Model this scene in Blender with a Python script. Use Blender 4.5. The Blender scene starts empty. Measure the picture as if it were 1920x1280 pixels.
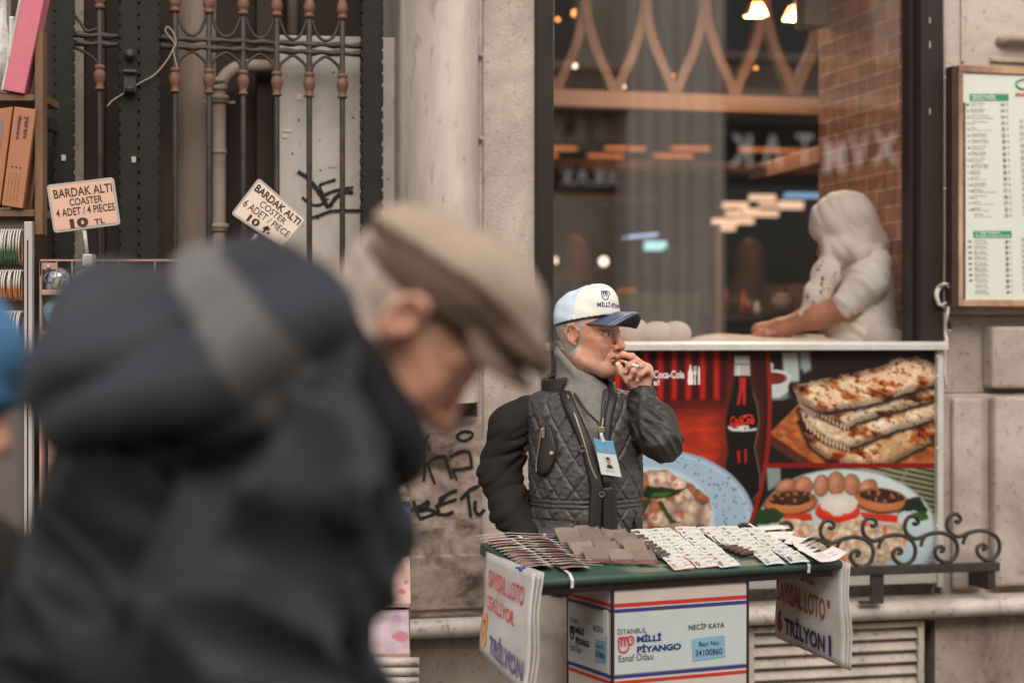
import bpy, math, random
import numpy as np
from mathutils import Matrix, Vector
R_ = random.Random(7)
C = bpy.context.scene.collection
# ---------------------------------------------------------------- camera, sky, sun, exposure
FPX = 3467.0                      # focal length in photo pixels (1920 wide)
CAMZ = 1.6
cam = bpy.data.cameras.new('camera'); camo = bpy.data.objects.new('camera', cam); C.objects.link(camo)
camo.location = (0, 0, CAMZ); camo.rotation_euler = (math.pi/2, 0, 0)
cam.sensor_width = 36; cam.lens = FPX*36/1920; cam.clip_start = .05; cam.clip_end = 300
cam.dof.use_dof = True; cam.dof.focus_distance = 4.9; cam.dof.aperture_fstop = 1.75; cam.dof.aperture_blades = 0
S = bpy.context.scene; S.camera = camo
WLD = bpy.data.worlds.new('World'); S.world = WLD; WLD.use_nodes = True
nt = WLD.node_tree; bg = nt.nodes['Background']
sky = nt.nodes.new('ShaderNodeTexSky'); sky.sky_type = 'NISHITA'; sky.sun_disc = False
SUN_EL, SUN_AZ = 42, 170
sky.sun_elevation = math.radians(SUN_EL); sky.sun_rotation = math.radians(SUN_AZ)
hs = nt.nodes.new('ShaderNodeHueSaturation'); hs.inputs['Saturation'].default_value = .25
mx = nt.nodes.new('ShaderNodeMix'); mx.data_type = 'RGBA'; mx.blend_type = 'MULTIPLY'; mx.inputs[0].default_value = 1
mx.inputs[7].default_value = (1.0, .965, .91, 1)
nt.links.new(sky.outputs[0], hs.inputs['Color']); nt.links.new(hs.outputs[0], mx.inputs[6]); nt.links.new(mx.outputs[2], bg.inputs[0])
bg.inputs[1].default_value = .15
sl = bpy.data.lights.new('sun', 'SUN'); sl.energy = .8; sl.angle = math.radians(40); sl.color = (1, .95, .88)
so = bpy.data.objects.new('sun', sl); C.objects.link(so); so.location = (0, 0, 20)
_az, _el = math.radians(SUN_AZ), math.radians(SUN_EL)
sd = Vector((math.sin(_az)*math.cos(_el), math.cos(_az)*math.cos(_el), math.sin(_el)))   # towards the sun (south-ish, behind the camera)
so.rotation_euler = sd.to_track_quat('Z', 'Y').to_euler()
S.view_settings.view_transform = 'Standard'; S.view_settings.look = 'None'
S.view_settings.exposure = 1.48; S.view_settings.gamma = 1
S.cycles.max_bounces = 8; S.cycles.transparent_max_bounces = 12
S.cycles.caustics_reflective = False; S.cycles.caustics_refractive = False
S.cycles.sample_clamp_indirect = 6

# ---------------------------------------------------------------- frames and pixel helpers (photo is 1920 x 1280)
AW = math.radians(14.4); CA, SA = math.cos(AW), math.sin(AW); D0 = 5.68
WALL = Matrix.Translation((0, D0, 0)) @ Matrix.Rotation(AW, 4, 'Z')      # x along the shopfront, y into it, z up
EYE = Matrix.Identity(4)                                                 # x right, y away from the street side, z up
def at(px, py, d):
    return Vector(((px-960)/FPX*d, d, CAMZ+(640-py)/FPX*d))
def wd(px, v=0):
    k = (px-960)/FPX
    return (D0*CA-v)/(CA-k*SA)
def WU(px, v=0):
    d = wd(px, v); k = (px-960)/FPX
    return d*k*CA+(d-D0)*SA
def WZ(px, py, v=0):
    return CAMZ+(640-py)/FPX*wd(px, v)
def wp(px, py, v=0):
    return Vector((WU(px, v), -v, WZ(px, py, v)))
def lin(c):
    c = np.asarray(c, float)/255.0
    return np.where(c <= .04045, c/12.92, ((c+.055)/1.055)**2.4)
def L(r, g, b): return tuple(float(x) for x in lin((r, g, b)))

# ---------------------------------------------------------------- materials
def mat(name, col, rough=.7, var=.15, vs=6, stain=None, stain_s=1.5, stain_amt=.5, bump=0, bs=60, bd=.002, spec=.3, metal=0, attr=None, sss=0, emit=None, es=0, stretch=None, alpha=None, coat=0, speck=0, speck_s=70):
    m = bpy.data.materials.new(name); m.use_nodes = True
    n = m.node_tree.nodes; l = m.node_tree.links; b = n['Principled BSDF']
    tc = n.new('ShaderNodeTexCoord'); src = tc.outputs['Object']
    if stretch:
        mp = n.new('ShaderNodeMapping'); mp.inputs['Scale'].default_value = stretch; l.new(src, mp.inputs[0]); src = mp.outputs[0]
    if attr:
        at_ = n.new('ShaderNodeVertexColor'); at_.layer_name = attr; base = at_.outputs[0]
    else:
        rgb = n.new('ShaderNodeRGB'); rgb.outputs[0].default_value = (*col, 1); base = rgb.outputs[0]
    if var:
        nz = n.new('ShaderNodeTexNoise'); nz.inputs['Scale'].default_value = vs; nz.inputs['Detail'].default_value = 6; nz.inputs['Roughness'].default_value = .65
        l.new(src, nz.inputs['Vector'])
        mr = n.new('ShaderNodeMapRange'); mr.inputs[1].default_value = .25; mr.inputs[2].default_value = .75
        mr.inputs[3].default_value = 1-var; mr.inputs[4].default_value = 1+var; l.new(nz.outputs[0], mr.inputs[0])
        vm = n.new('ShaderNodeVectorMath'); vm.operation = 'SCALE'; l.new(base, vm.inputs[0]); l.new(mr.outputs[0], vm.inputs['Scale']); base = vm.outputs[0]
    if stain:
        n2 = n.new('ShaderNodeTexNoise'); n2.inputs['Scale'].default_value = stain_s; n2.inputs['Detail'].default_value = 8; n2.inputs['Roughness'].default_value = .7
        n2.inputs['Distortion'].default_value = .6; l.new(src, n2.inputs['Vector'])
        m2 = n.new('ShaderNodeMapRange'); m2.inputs[1].default_value = .42; m2.inputs[2].default_value = .64; m2.inputs[3].default_value = 0; m2.inputs[4].default_value = stain_amt
        l.new(n2.outputs[0], m2.inputs[0])
        mm = n.new('ShaderNodeMix'); mm.data_type = 'RGBA'; l.new(m2.outputs[0], mm.inputs[0]); l.new(base, mm.inputs[6]); mm.inputs[7].default_value = (*stain, 1); base = mm.outputs[2]
    if speck:
        n4 = n.new('ShaderNodeTexNoise'); n4.inputs['Scale'].default_value = speck_s; n4.inputs['Detail'].default_value = 3; l.new(src, n4.inputs['Vector'])
        m4 = n.new('ShaderNodeMapRange'); m4.inputs[1].default_value = .60; m4.inputs[2].default_value = .68; m4.inputs[3].default_value = 0; m4.inputs[4].default_value = speck; l.new(n4.outputs[0], m4.inputs[0])
        m5 = n.new('ShaderNodeMix'); m5.data_type = 'RGBA'; l.new(m4.outputs[0], m5.inputs[0]); l.new(base, m5.inputs[6]); m5.inputs[7].default_value = (*L(84, 70, 60), 1); base = m5.outputs[2]
    l.new(base, b.inputs['Base Color'])
    b.inputs['Roughness'].default_value = rough; b.inputs['Metallic'].default_value = metal; b.inputs['Specular IOR Level'].default_value = spec
    if coat: b.inputs['Coat Weight'].default_value = coat
    if sss:
        b.inputs['Subsurface Weight'].default_value = sss; b.inputs['Subsurface Radius'].default_value = (.01, .004, .002); b.inputs['Subsurface Scale'].default_value = .6
    if bump:
        nb = n.new('ShaderNodeTexNoise'); nb.inputs['Scale'].default_value = bs; nb.inputs['Detail'].default_value = 5; l.new(src, nb.inputs['Vector'])
        bp = n.new('ShaderNodeBump'); bp.inputs['Strength'].default_value = bump; bp.inputs['Distance'].default_value = bd
        l.new(nb.outputs[0], bp.inputs['Height']); l.new(bp.outputs[0], b.inputs['Normal'])
    if emit:
        b.inputs['Emission Color'].default_value = (*emit, 1); b.inputs['Emission Strength'].default_value = es
    return m
def matc(name, rough=.6, spec=.3, var=.06, vs=40, bump=0, bs=100, bd=.001, sss=0, coat=0):      # colours come from the mesh's own paint
    return mat(name, (1, 1, 1), rough=rough, spec=spec, var=var, vs=vs, attr='Col', bump=bump, bs=bs, bd=bd, sss=sss, coat=coat)

# ---------------------------------------------------------------- mesh builder, things and parts
class MB:
    def __init__(s): s.v = []; s.f = []; s.c = []; s.smooth = False; s.has = False
    def add(s, vs, fs, col=None):
        o = len(s.v); s.v += [tuple(p) for p in vs]; s.f += [tuple(i+o for i in f) for f in fs]
        if col is not None: s.has = True
        s.c += [col]*len(vs); return s
    def box(s, x0, x1, y0, y1, z0, z1, col=None):
        return s.add([(x0,y0,z0),(x1,y0,z0),(x1,y1,z0),(x0,y1,z0),(x0,y0,z1),(x1,y0,z1),(x1,y1,z1),(x0,y1,z1)],
                     [(0,3,2,1),(4,5,6,7),(0,1,5,4),(1,2,6,5),(2,3,7,6),(3,0,4,7)], col)
    def slab(s, q, t, col=None, n=None):        # q = TL TR BR BL, thickness away from the viewer
        q = [Vector(p) for p in q]
        if n is None: n = ((q[1]-q[0]).cross(q[3]-q[0])).normalized()
        b = [p+n*t for p in q]
        return s.add(q+b, [(3,2,1,0),(4,5,6,7),(0,1,5,4),(1,2,6,5),(2,3,7,6),(3,0,4,7)], col)
    def tube(s, pts, r, n=8, col=None, closed=False, flat=1.0):
        pts = [Vector(p) for p in pts]; m = len(pts)
        rs = r if hasattr(r, '__len__') else [r]*m
        base = len(s.v); vs = []; up = None
        for i, p in enumerate(pts):
            if closed: t = (pts[(i+1) % m]-pts[i-1])
            else: t = pts[min(i+1, m-1)]-pts[max(i-1, 0)]
            t.normalize()
            if up is None:
                up = Vector((0, 0, 1)) if abs(t.z) < .9 else Vector((0, 1, 0))
            a = t.cross(up)
            if a.length < 1e-6: a = t.cross(Vector((1, 0, 0)))
            a.normalize(); b = a.cross(t).normalized(); up = b
            for k in range(n):
                th = 2*math.pi*k/n
                vs.append(p+a*(math.cos(th)*rs[i])+b*(math.sin(th)*rs[i]*flat))
        fs = []
        for i in range(m if closed else m-1):
            j = (i+1) % m
            for k in range(n):
                k2 = (k+1) % n
                fs.append((i*n+k, i*n+k2, j*n+k2, j*n+k))
        if not closed:
            fs.append(tuple(range(n))[::-1]); fs.append(tuple((m-1)*n+k for k in range(n)))
        return s.add(vs, fs, col)
    def lathe(s, prof, c=(0, 0, 0), n=16, col=None, axis=None):     # prof = [(r, z)]
        vs = []; M = axis or Matrix.Identity(3)
        for r, z in prof:
            for k in range(n):
                th = 2*math.pi*k/n
                vs.append(Vector(c)+M @ Vector((r*math.cos(th), r*math.sin(th), z)))
        fs = [(i*n+k, i*n+(k+1) % n, (i+1)*n+(k+1) % n, (i+1)*n+k) for i in range(len(prof)-1) for k in range(n)]
        fs += [tuple(range(n))[::-1], tuple((len(prof)-1)*n+k for k in range(n))]
        return s.add(vs, fs, col)
    def prism(s, pts, ext, col=None):           # polygon pts (3-D, any plane), extruded by vector ext
        pts = [Vector(p) for p in pts]; n = len(pts); e = Vector(ext)
        return s.add(pts+[p+e for p in pts], [tuple(range(n)), tuple(range(2*n-1, n-1, -1))]+[(i, i+n, (i+1) % n+n, (i+1) % n) for i in range(n)], col)
    def grid(s, P, col=None):                   # P[i][j] points
        a, b = len(P), len(P[0]); vs = [p for r in P for p in r]
        return s.add(vs, [(i*b+j, i*b+j+1, (i+1)*b+j+1, (i+1)*b+j) for i in range(a-1) for j in range(b-1)], col)
    def ball(s, c, r, n=10, col=None, M=None):
        r = r if hasattr(r, '__len__') else (r, r, r); vs = []
        for i in range(n+1):
            ph = math.pi*i/n
            for k in range(2*n):
                th = math.pi*k/n
                p = Vector((r[0]*math.sin(ph)*math.cos(th), r[1]*math.sin(ph)*math.sin(th), r[2]*math.cos(ph)))
                vs.append(Vector(c)+(M @ p if M else p))
        w = 2*n
        return s.add(vs, [(i*w+k, (i+1)*w+k, (i+1)*w+(k+1) % w, i*w+(k+1) % w) for i in range(n) for k in range(w)], col)
def mesh_from(name, V, F, mats, smooth=False, cols=None, bevel=0):
    me = bpy.data.meshes.new(name)
    V = np.asarray(V, np.float32)
    if isinstance(F, np.ndarray):
        nf, k = F.shape
        me.vertices.add(len(V)); me.vertices.foreach_set('co', V.ravel())
        me.loops.add(nf*k); me.loops.foreach_set('vertex_index', F.ravel().astype(np.int32))
        me.polygons.add(nf); me.polygons.foreach_set('loop_start', np.arange(0, nf*k, k, dtype=np.int32))
        me.update(calc_edges=True)
    else:
        me.from_pydata([tuple(map(float, p)) for p in V], [], F)
    me.validate()
    for m in (mats if isinstance(mats, (list, tuple)) else [mats]): me.materials.append(m)
    if cols is not None:
        a = me.color_attributes.new('Col', 'FLOAT_COLOR', 'POINT')
        cc = np.ones((len(V), 4), np.float32); cc[:, :3] = cols; a.data.foreach_set('color', cc.ravel())
    if smooth: me.polygons.foreach_set('use_smooth', np.ones(len(me.polygons), bool))
    return me
class Th:      # a thing: root object + frame matrix + origin (in the frame)
    pass
def setp(o, label=None, cat=None, group=None, kind=None):
    if label: o['label'] = label
    if cat: o['category'] = cat
    if group: o['group'] = group
    if kind: o['kind'] = kind
    return o
def thing(name, label, cat, frame=EYE, origin=(0, 0, 0), group=None):
    t = Th(); t.o = bpy.data.objects.new(name, None); C.objects.link(t.o); t.o.empty_display_size = .1
    t.f = frame; t.org = Vector(origin); t.o.matrix_world = frame @ Matrix.Translation(t.org)
    setp(t.o, label, cat, group); return t
def link(name, me, parent=None, frame=EYE, origin=(0, 0, 0), bevel=0, weld=False):
    o = bpy.data.objects.new(name, me); C.objects.link(o)
    if parent is not None:
        o.parent = parent.o if isinstance(parent, Th) else parent
    else: o.matrix_world = frame @ Matrix.Translation(Vector(origin))
    if bevel:
        b = o.modifiers.new('bevel', 'BEVEL'); b.width = bevel; b.segments = 2; b.limit_method = 'ANGLE'; b.harden_normals = False
    return o
def part(name, mb, m, th, under=None, smooth=False, bevel=0, label=None):
    V = np.array([tuple(v) for v in mb.v], float)-np.array(th.org)
    cols = None
    if mb.has: cols = np.array([c if c is not None else (.5, .5, .5) for c in mb.c])
    o = link(name, mesh_from(name, V, mb.f, m, smooth or mb.smooth, cols), under if under is not None else th, bevel=bevel)
    if label: o['label'] = label
    return o
def partnp(name, V, F, m, th, under=None, cols=None, smooth=True):
    return link(name, mesh_from(name, np.asarray(V)-np.array(th.org), F, m, smooth, cols), under if under is not None else th)
def single(name, mb, m, label, cat, frame=EYE, origin=None, group=None, smooth=False, bevel=0, kind=None):
    V = np.array([tuple(v) for v in mb.v], float)
    if origin is None:
        origin = ((V[:, 0].min()+V[:, 0].max())/2, (V[:, 1].min()+V[:, 1].max())/2, V[:, 2].min())
    cols = np.array([c if c is not None else (.5, .5, .5) for c in mb.c]) if mb.has else None
    o = link(name, mesh_from(name, V-np.array(origin), mb.f, m, smooth or mb.smooth, cols), None, frame, origin, bevel)
    return setp(o, label, cat, group, kind)
def struct(name, mb, m, frame=EYE, smooth=False):
    o = single(name, mb, m, None, None, frame, smooth=smooth); o['kind'] = 'structure'; return o

# ---------------------------------------------------------------- lettering: text as thin meshes laid on a quad
_tc = {}
def text_mesh(txt, bold=0, shear=0, spacing=1):
    key = (txt, bold, shear, spacing)
    if key in _tc: return _tc[key]
    cu = bpy.data.curves.new('lettering', 'FONT'); cu.body = txt; cu.size = 1; cu.offset = bold; cu.shear = shear; cu.space_character = spacing
    cu.resolution_u = 3; cu.fill_mode = 'BOTH'
    ob = bpy.data.objects.new('lettering', cu); C.objects.link(ob)
    dg = bpy.context.evaluated_depsgraph_get(); dg.update()
    me = bpy.data.meshes.new_from_object(ob.evaluated_get(dg))
    V = np.array([v.co[:2] for v in me.vertices]) if len(me.vertices) else np.zeros((0, 2))
    F = [tuple(p.vertices) for p in me.polygons]
    bpy.data.objects.remove(ob); bpy.data.curves.remove(cu); bpy.data.meshes.remove(me)
    _tc[key] = (V, F); return V, F
def qp(q, u, v, off=0, bow=0):          # point on quad TL TR BR BL (u right, v down)
    a = q[0].lerp(q[1], u); b = q[3].lerp(q[2], u); n = ((q[3]-q[0]).cross(q[1]-q[0])).normalized()
    return a.lerp(b, v)+n*(off+bow*math.sin(math.pi*u)*(0.3+v))
def qtext(mb, txt, q, box, off=.0015, bold=0, shear=0, col=None, bow=0, spacing=1):
    V, F = text_mesh(txt, bold, shear, spacing)
    if not len(V): return mb
    u0, v0, u1, v1 = box; mn, mx_ = V.min(0), V.max(0); q = [Vector(p) for p in q]
    sp = np.maximum(mx_-mn, 1e-6)
    pts = [qp(q, u0+(u1-u0)*(x-mn[0])/sp[0], v1-(v1-v0)*(y-mn[1])/sp[1], off, bow) for x, y in V]
    return mb.add(pts, F, col)
def qpoly(mb, pts, q, off=.001, col=None, bow=0):
    q = [Vector(p) for p in q]
    return mb.add([qp(q, u, v, off, bow) for u, v in pts], [tuple(range(len(pts)))[::-1]], col)
def qrect(mb, q, u0, v0, u1, v1, off=.001, col=None, bow=0): return qpoly(mb, [(u0, v0), (u1, v0), (u1, v1), (u0, v1)], q, off, col, bow)
def stroke(mb, pts, w, lift=(0, -1, 0), th=.002, col=None, seed=0):          # a painted line along 3-D points lying on a face; w metres wide
    rr = random.Random(seed); pts = [Vector(p) for p in pts]; n = Vector(lift).normalized(); P = []
    for i, p in enumerate(pts):
        t = (pts[min(i+1, len(pts)-1)]-pts[max(i-1, 0)]).normalized(); s_ = t.cross(n).normalized(); k = w*(.8+.4*rr.random())/2
        P.append([p+s_*k+n*th, p-s_*k+n*th])
    return mb.grid(P, col)
def curve(pts, n=8):                    # Catmull-Rom through the points
    pts = [Vector(p) for p in pts]; out = []
    for i in range(len(pts)-1):
        p0, p1, p2, p3 = pts[max(i-1, 0)], pts[i], pts[i+1], pts[min(i+2, len(pts)-1)]
        for k in range(n):
            t = k/n
            out.append(.5*((2*p1)+(p2-p0)*t+(2*p0-5*p1+4*p2-p3)*t*t+(3*p1-p0-3*p2+p3)*t**3))
    return out+[pts[-1]]

# ---------------------------------------------------------------- signed-distance modelling for figures and food
def cap_(P, a, b, ra, rb):
    a = np.asarray(a, np.float32); b = np.asarray(b, np.float32); ab = b-a; d = P-a
    h = np.clip((d@ab)/max(float(ab@ab), 1e-9), 0, 1)
    return np.linalg.norm(d-h[..., None]*ab, axis=-1)-(ra+(rb-ra)*h)
def ell_(P, c, r, M=None):
    d = P-np.asarray(c, np.float32)
    if M is not None: d = d@np.asarray(M, np.float32)        # columns of M = ellipsoid axes
    r = np.asarray(r, np.float32); k0 = np.linalg.norm(d/r, axis=-1); k1 = np.linalg.norm(d/(r*r), axis=-1)
    return k0*(k0-1)/np.maximum(k1, 1e-9)
def smin(a, b, k):
    h = np.clip(.5+.5*(b-a)/k, 0, 1); return b+(a-b)*h-k*h*(1-h)
def smax(a, b, k): return -smin(-a, -b, k)
def chain(P, pts, rs, k=.01):
    f = None
    for i in range(len(pts)-1):
        g = cap_(P, pts[i], pts[i+1], rs[i], rs[i+1]); f = g if f is None else smin(f, g, k)
    return f
def nets(fn, lo, hi, h):
    lo = np.asarray(lo, float); n = np.maximum(np.ceil((np.asarray(hi)-lo)/h).astype(int)+1, 4)
    ax = [np.arange(n[i], dtype=np.float32)*h+lo[i] for i in range(3)]
    F = np.empty(n, np.float32)
    for i in range(0, n[0], 16):
        G = np.stack(np.meshgrid(ax[0][i:i+16], ax[1], ax[2], indexing='ij'), -1).astype(np.float32); F[i:i+16] = fn(G)
    I = F < 0; c = [I[a:n[0]-1+a, b:n[1]-1+b, d:n[2]-1+d] for a in (0, 1) for b in (0, 1) for d in (0, 1)]
    s = sum(x.astype(np.int8) for x in c); act = (s > 0) & (s < 8)
    idx = np.argwhere(act); ids = -np.ones(act.shape, np.int32); ids[act] = np.arange(len(idx), dtype=np.int32)
    acc = np.zeros((len(idx), 3)); cnt = np.zeros(len(idx)); off = [(a, b, d) for a in (0, 1) for b in (0, 1) for d in (0, 1)]
    for a in off:
        for ax_ in range(3):
            if a[ax_]: continue
            b = list(a); b[ax_] = 1; fa = F[tuple((idx+a).T)]; fb = F[tuple((idx+b).T)]; m = (fa < 0) != (fb < 0)
            t = np.where(m, fa/np.where(m, fa-fb, 1), 0); p = np.repeat(np.array(a, float)[None], len(idx), 0); p[:, ax_] = t
            acc[m] += p[m]; cnt[m] += 1
    V = (idx+acc/np.maximum(cnt, 1)[:, None])*h+lo; Q = []
    for ax_ in range(3):
        o1, o2 = (ax_+1) % 3, (ax_+2) % 3
        s0 = [slice(1, -1)]*3; s0[ax_] = slice(0, -1); s1 = list(s0); s1[ax_] = slice(1, None)
        A, B = I[tuple(s0)], I[tuple(s1)]; e = np.argwhere(A != B)
        if not len(e): continue
        base = e.copy(); base[:, o1] += 1; base[:, o2] += 1
        def cell(d1, d2):
            q = base.copy(); q[:, o1] -= d1; q[:, o2] -= d2; return ids[tuple(q.T)]
        q = np.stack([cell(1, 1), cell(0, 1), cell(0, 0), cell(1, 0)], 1); fl = ~A[tuple(e.T)]; q[fl] = q[fl][:, ::-1]; Q.append(q)
    Q = np.concatenate(Q); Q = Q[(Q >= 0).all(1)]
    return V, Q
def noise3(P, s, seed=0):               # cheap smooth noise of points, about -1..1
    r = np.random.RandomState(seed); f = 0
    for i in range(6):
        w = r.normal(size=3); w = w/np.linalg.norm(w)*s*(.6+.8*r.rand()); f = f+np.sin(P@w.astype(np.float32)+r.rand()*6.28)
    return f/3.2
def rotm(F, U):                          # columns: forward, left, up
    F = np.array(F, float); F /= np.linalg.norm(F); U = np.array(U, float); U -= F*(F@U); U /= np.linalg.norm(U)
    return np.stack([F, np.cross(U, F), U], 1)
# ================================================================= THE STREET AND THE SHOPFRONT
M_stucco = mat('stucco', L(180, 166, 154), .9, .12, 5, stain=L(128, 113, 101), stain_s=2.6, stain_amt=.65, speck=.35, speck_s=60, bump=.7, bs=110, bd=.006, spec=.15)
M_column = mat('painted_column', L(188, 174, 161), .75, .07, 4, stain=L(140, 124, 111), stain_s=3.0, stain_amt=.6, speck=.3, speck_s=26, bump=.12, bs=30, spec=.2, stretch=(1, 1, .35))
M_plaster = mat('plaster', L(174, 160, 148), .85, .12, 4, stain=L(126, 110, 98), stain_s=2.4, stain_amt=.7, speck=.4, speck_s=42, bump=.35, bs=70, bd=.003, spec=.2)
M_pedestal = mat('grimy_stone', L(150, 131, 117), .7, .3, 14, L(66, 52, 43), 5.5, 1.0, bump=.4, bs=50, spec=.25, stretch=(1, 1, 1.7))
M_marble = mat('marble_ledge', L(186, 174, 164), .45, .12, 9, speck=.5, speck_s=30, stain=L(120, 104, 92), stain_s=3.5, stain_amt=.6, bump=.1, bs=40, spec=.4)
M_base = mat('base_stone', L(146, 130, 117), .8, .15, 6, speck=.5, speck_s=48, stain=L(84, 70, 60), stain_s=2.2, stain_amt=.75, bump=.3, bs=50, spec=.2)
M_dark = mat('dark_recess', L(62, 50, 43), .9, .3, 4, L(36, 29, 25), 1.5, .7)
M_recess = mat('recess_plaster', L(156, 136, 120), .9, .12, 3, L(84, 68, 58), 1.5, .7, bump=.2, bs=30, stretch=(1, 1, .4))
M_iron = mat('gate_iron', L(40, 36, 32), .6, .35, 30, L(78, 60, 46), 12, .5, bump=.35, bs=90, bd=.003, spec=.4)
M_ironpost = mat('post_iron', L(36, 34, 30), .7, .25, 14, L(40, 36, 32), 4, .6, bump=.3, bs=80, bd=.002, spec=.18)
M_rust = mat('rusty_finial', L(108, 74, 55), .6, .25, 40, L(80, 66, 54), 25, .8, bump=.25, bs=120, spec=.3)
M_frame = mat('window_frame_paint', L(42, 35, 30), .5, .2, 8, L(32, 26, 22), 3, .5, spec=.22, stretch=(1, 1, .3))
M_alu = mat('aluminium', L(196, 190, 182), .38, .06, 20, L(150, 140, 130), 6, .3, spec=.5, metal=.25)
M_black = mat('black_paint', L(26, 23, 22), .5, .2, 30)
M_wood = mat('old_wood', L(112, 84, 62), .8, .35, 18, L(66, 48, 36), 6, .6, bump=.4, bs=60, bd=.003, stretch=(1, 1, .12))
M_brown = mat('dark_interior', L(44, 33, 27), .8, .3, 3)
# ---- ground
g = MB().box(-14, 14, -14, 9, -.3, -.004)
struct('street_paving', g, mat('paving', L(120, 110, 100), .8, .25, 3, L(80, 72, 66), 2, .5, bump=.3, bs=20), WALL)

B = thing('shop_building', 'pale stone shopfront with a round column and big window behind the cap wearer', 'building', WALL, (0, 0, 0))
def wbox(mb, p0, p1, z0, z1, vf, vb, vref=0, col=None):      # photo columns p0..p1, front at vf, back at vb (metres out of the wall)
    return mb.box(WU(p0, vref), WU(p1, vref), -vf, -vb, z0, z1, col)
Z_LEDGE, Z_SILL, Z_TOP = .775, 1.6, 6.5
# stucco jamb between column and window
mb = MB(); wbox(mb, 905, 1012, .76, Z_TOP, .0, -.3)
part('stucco_jamb', mb, M_stucco, B, bevel=.006)
# moulding strip with joints
mb = MB(); zs = [.76, 1.3, WZ(905, 266), WZ(905, 258), WZ(905, 110), WZ(905, 102), 2.9, 2.92, Z_TOP]
for i in range(0, 8, 2):
    wbox(mb, 893, 904.6, zs[i], zs[i+1], .028, -.3)
wbox(mb, 893.5, 904, .76, Z_TOP, .008, -.25)
part('joint_moulding', mb, M_plaster, B, bevel=.008)
# engaged round column
u0, u1 = WU(751), WU(893.5); uc, ur = (u0+u1)/2, (u1-u0)/2; n = 40; prof = []
for k in range(n+1):
    th = math.pi*(1-k/n); prof.append((uc+ur*math.cos(th), .06-.3*math.sin(th)))
mb = MB(); mb.prism([(x, y, 1.42) for x, y in prof]+[(u1, .3, 1.42), (u0, .3, 1.42)], (0, 0, Z_TOP-1.42))
o = part('column', mb, M_column, B, smooth=True)
o.modifiers.new('split', 'EDGE_SPLIT').split_angle = math.radians(40)
# pedestal with its graffiti
mb = MB(); vp = .10
wbox(mb, 738, 906, .775, WZ(800, 782, vp), vp, -.3, vp); ped = part('pedestal', mb, M_pedestal, B, bevel=.008)
mb = MB(); wbox(mb, 752, 1034, .80, WZ(800, 1040, vp), vp+.012, -.2, vp); part('pedestal_plinth', mb, M_pedestal, B, bevel=.006)
def marks(lines, v, w, seed=0, lift=.002):
    m = MB()
    for i, ln in enumerate(lines):
        stroke(m, curve([wp(x, y, v) for x, y in ln], 6), w, (0, -1, 0), lift+.0006*i, seed=seed+i)
    return m
gl = [[(787, 816), (795, 828), (806, 843)], [(803, 815), (795, 828), (788, 840)],
      [(855, 818), (868, 809), (884, 811), (884, 819), (868, 826), (855, 819)],
      [(793, 847), (795, 875), (794, 902)], [(799, 864), (806, 884), (815, 906)], [(799, 868), (815, 856), (835, 854)],
      [(833, 853), (840, 875), (846, 897)], [(843, 856), (862, 846), (879, 848), (884, 878)], [(846, 880), (866, 878), (886, 874)], [(848, 884), (856, 898)]]
part('graffiti', marks(gl, vp, .0085, 3), M_black, B, ped)
gl2 = [[(775, 938), (781, 960), (788, 974)], [(770, 957), (786, 949), (802, 940), (800, 950), (784, 957), (806, 955), (815, 961), (800, 968), (786, 972)],
       [(822, 936), (846, 922), (857, 918)], [(817, 962), (836, 964), (850, 958)], [(815, 949), (838, 941), (856, 935)], [(834, 930), (820, 948), (823, 962)],
       [(862, 936), (880, 918), (898, 910)], [(876, 924), (879, 946), (882, 968)], [(890, 938), (890, 956), (898, 964), (908, 954)]]
part('graffiti', marks(gl2, vp, .0105, 9), M_black, B, ped)
# ledge (rounded marble) and base
for nm, pa, pb in (('left', 735, 838), ('mid', 838.8, 1500), ('right', 1501, 1871), ('end', 1872, 2100)):
    ua, ub = WU(pa, .12), WU(pb, .12); pr = [(.3, .715), (-.10, .715)]
    for k in range(9):
        th = -math.pi/2+math.pi*k/8; pr.append((-.10-.035*math.cos(th), .745+.03*math.sin(th)))
    pr.append((.3, .775))
    mb = MB().prism([(ua, y, z) for y, z in pr], (ub-ua, 0, 0)); o = part('ledge', mb, M_marble, B, smooth=True)
    o.modifiers.new('split', 'EDGE_SPLIT').split_angle = math.radians(40)
mb = MB(); wbox(mb, 735, 1395, 0, .712, .06, -.3); wbox(mb, 1395, 1737, .0, .36, .06, -.3); wbox(mb, 1395, 1737, .702, .712, .06, -.3); wbox(mb, 1737, 2150, 0, .712, .06, -.3)
part('base_course', mb, M_base, B)
mb = MB(); wbox(mb, 1395, 1737, .355, .704, -.08, -.3); part('vent_recess', mb, M_dark, B)
# wall under the window (behind the food poster) and above it
uw0, uw1 = WU(1012), WU(1764)
mb = MB(); mb.box(uw0, uw1, .04, .3, .77, 1.57); part('apron_wall', mb, M_plaster, B)
mb = MB(); mb.box(uw0, uw1, .0, .3, 3.4, Z_TOP); part('wall_over_window', mb, M_stucco, B)
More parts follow.
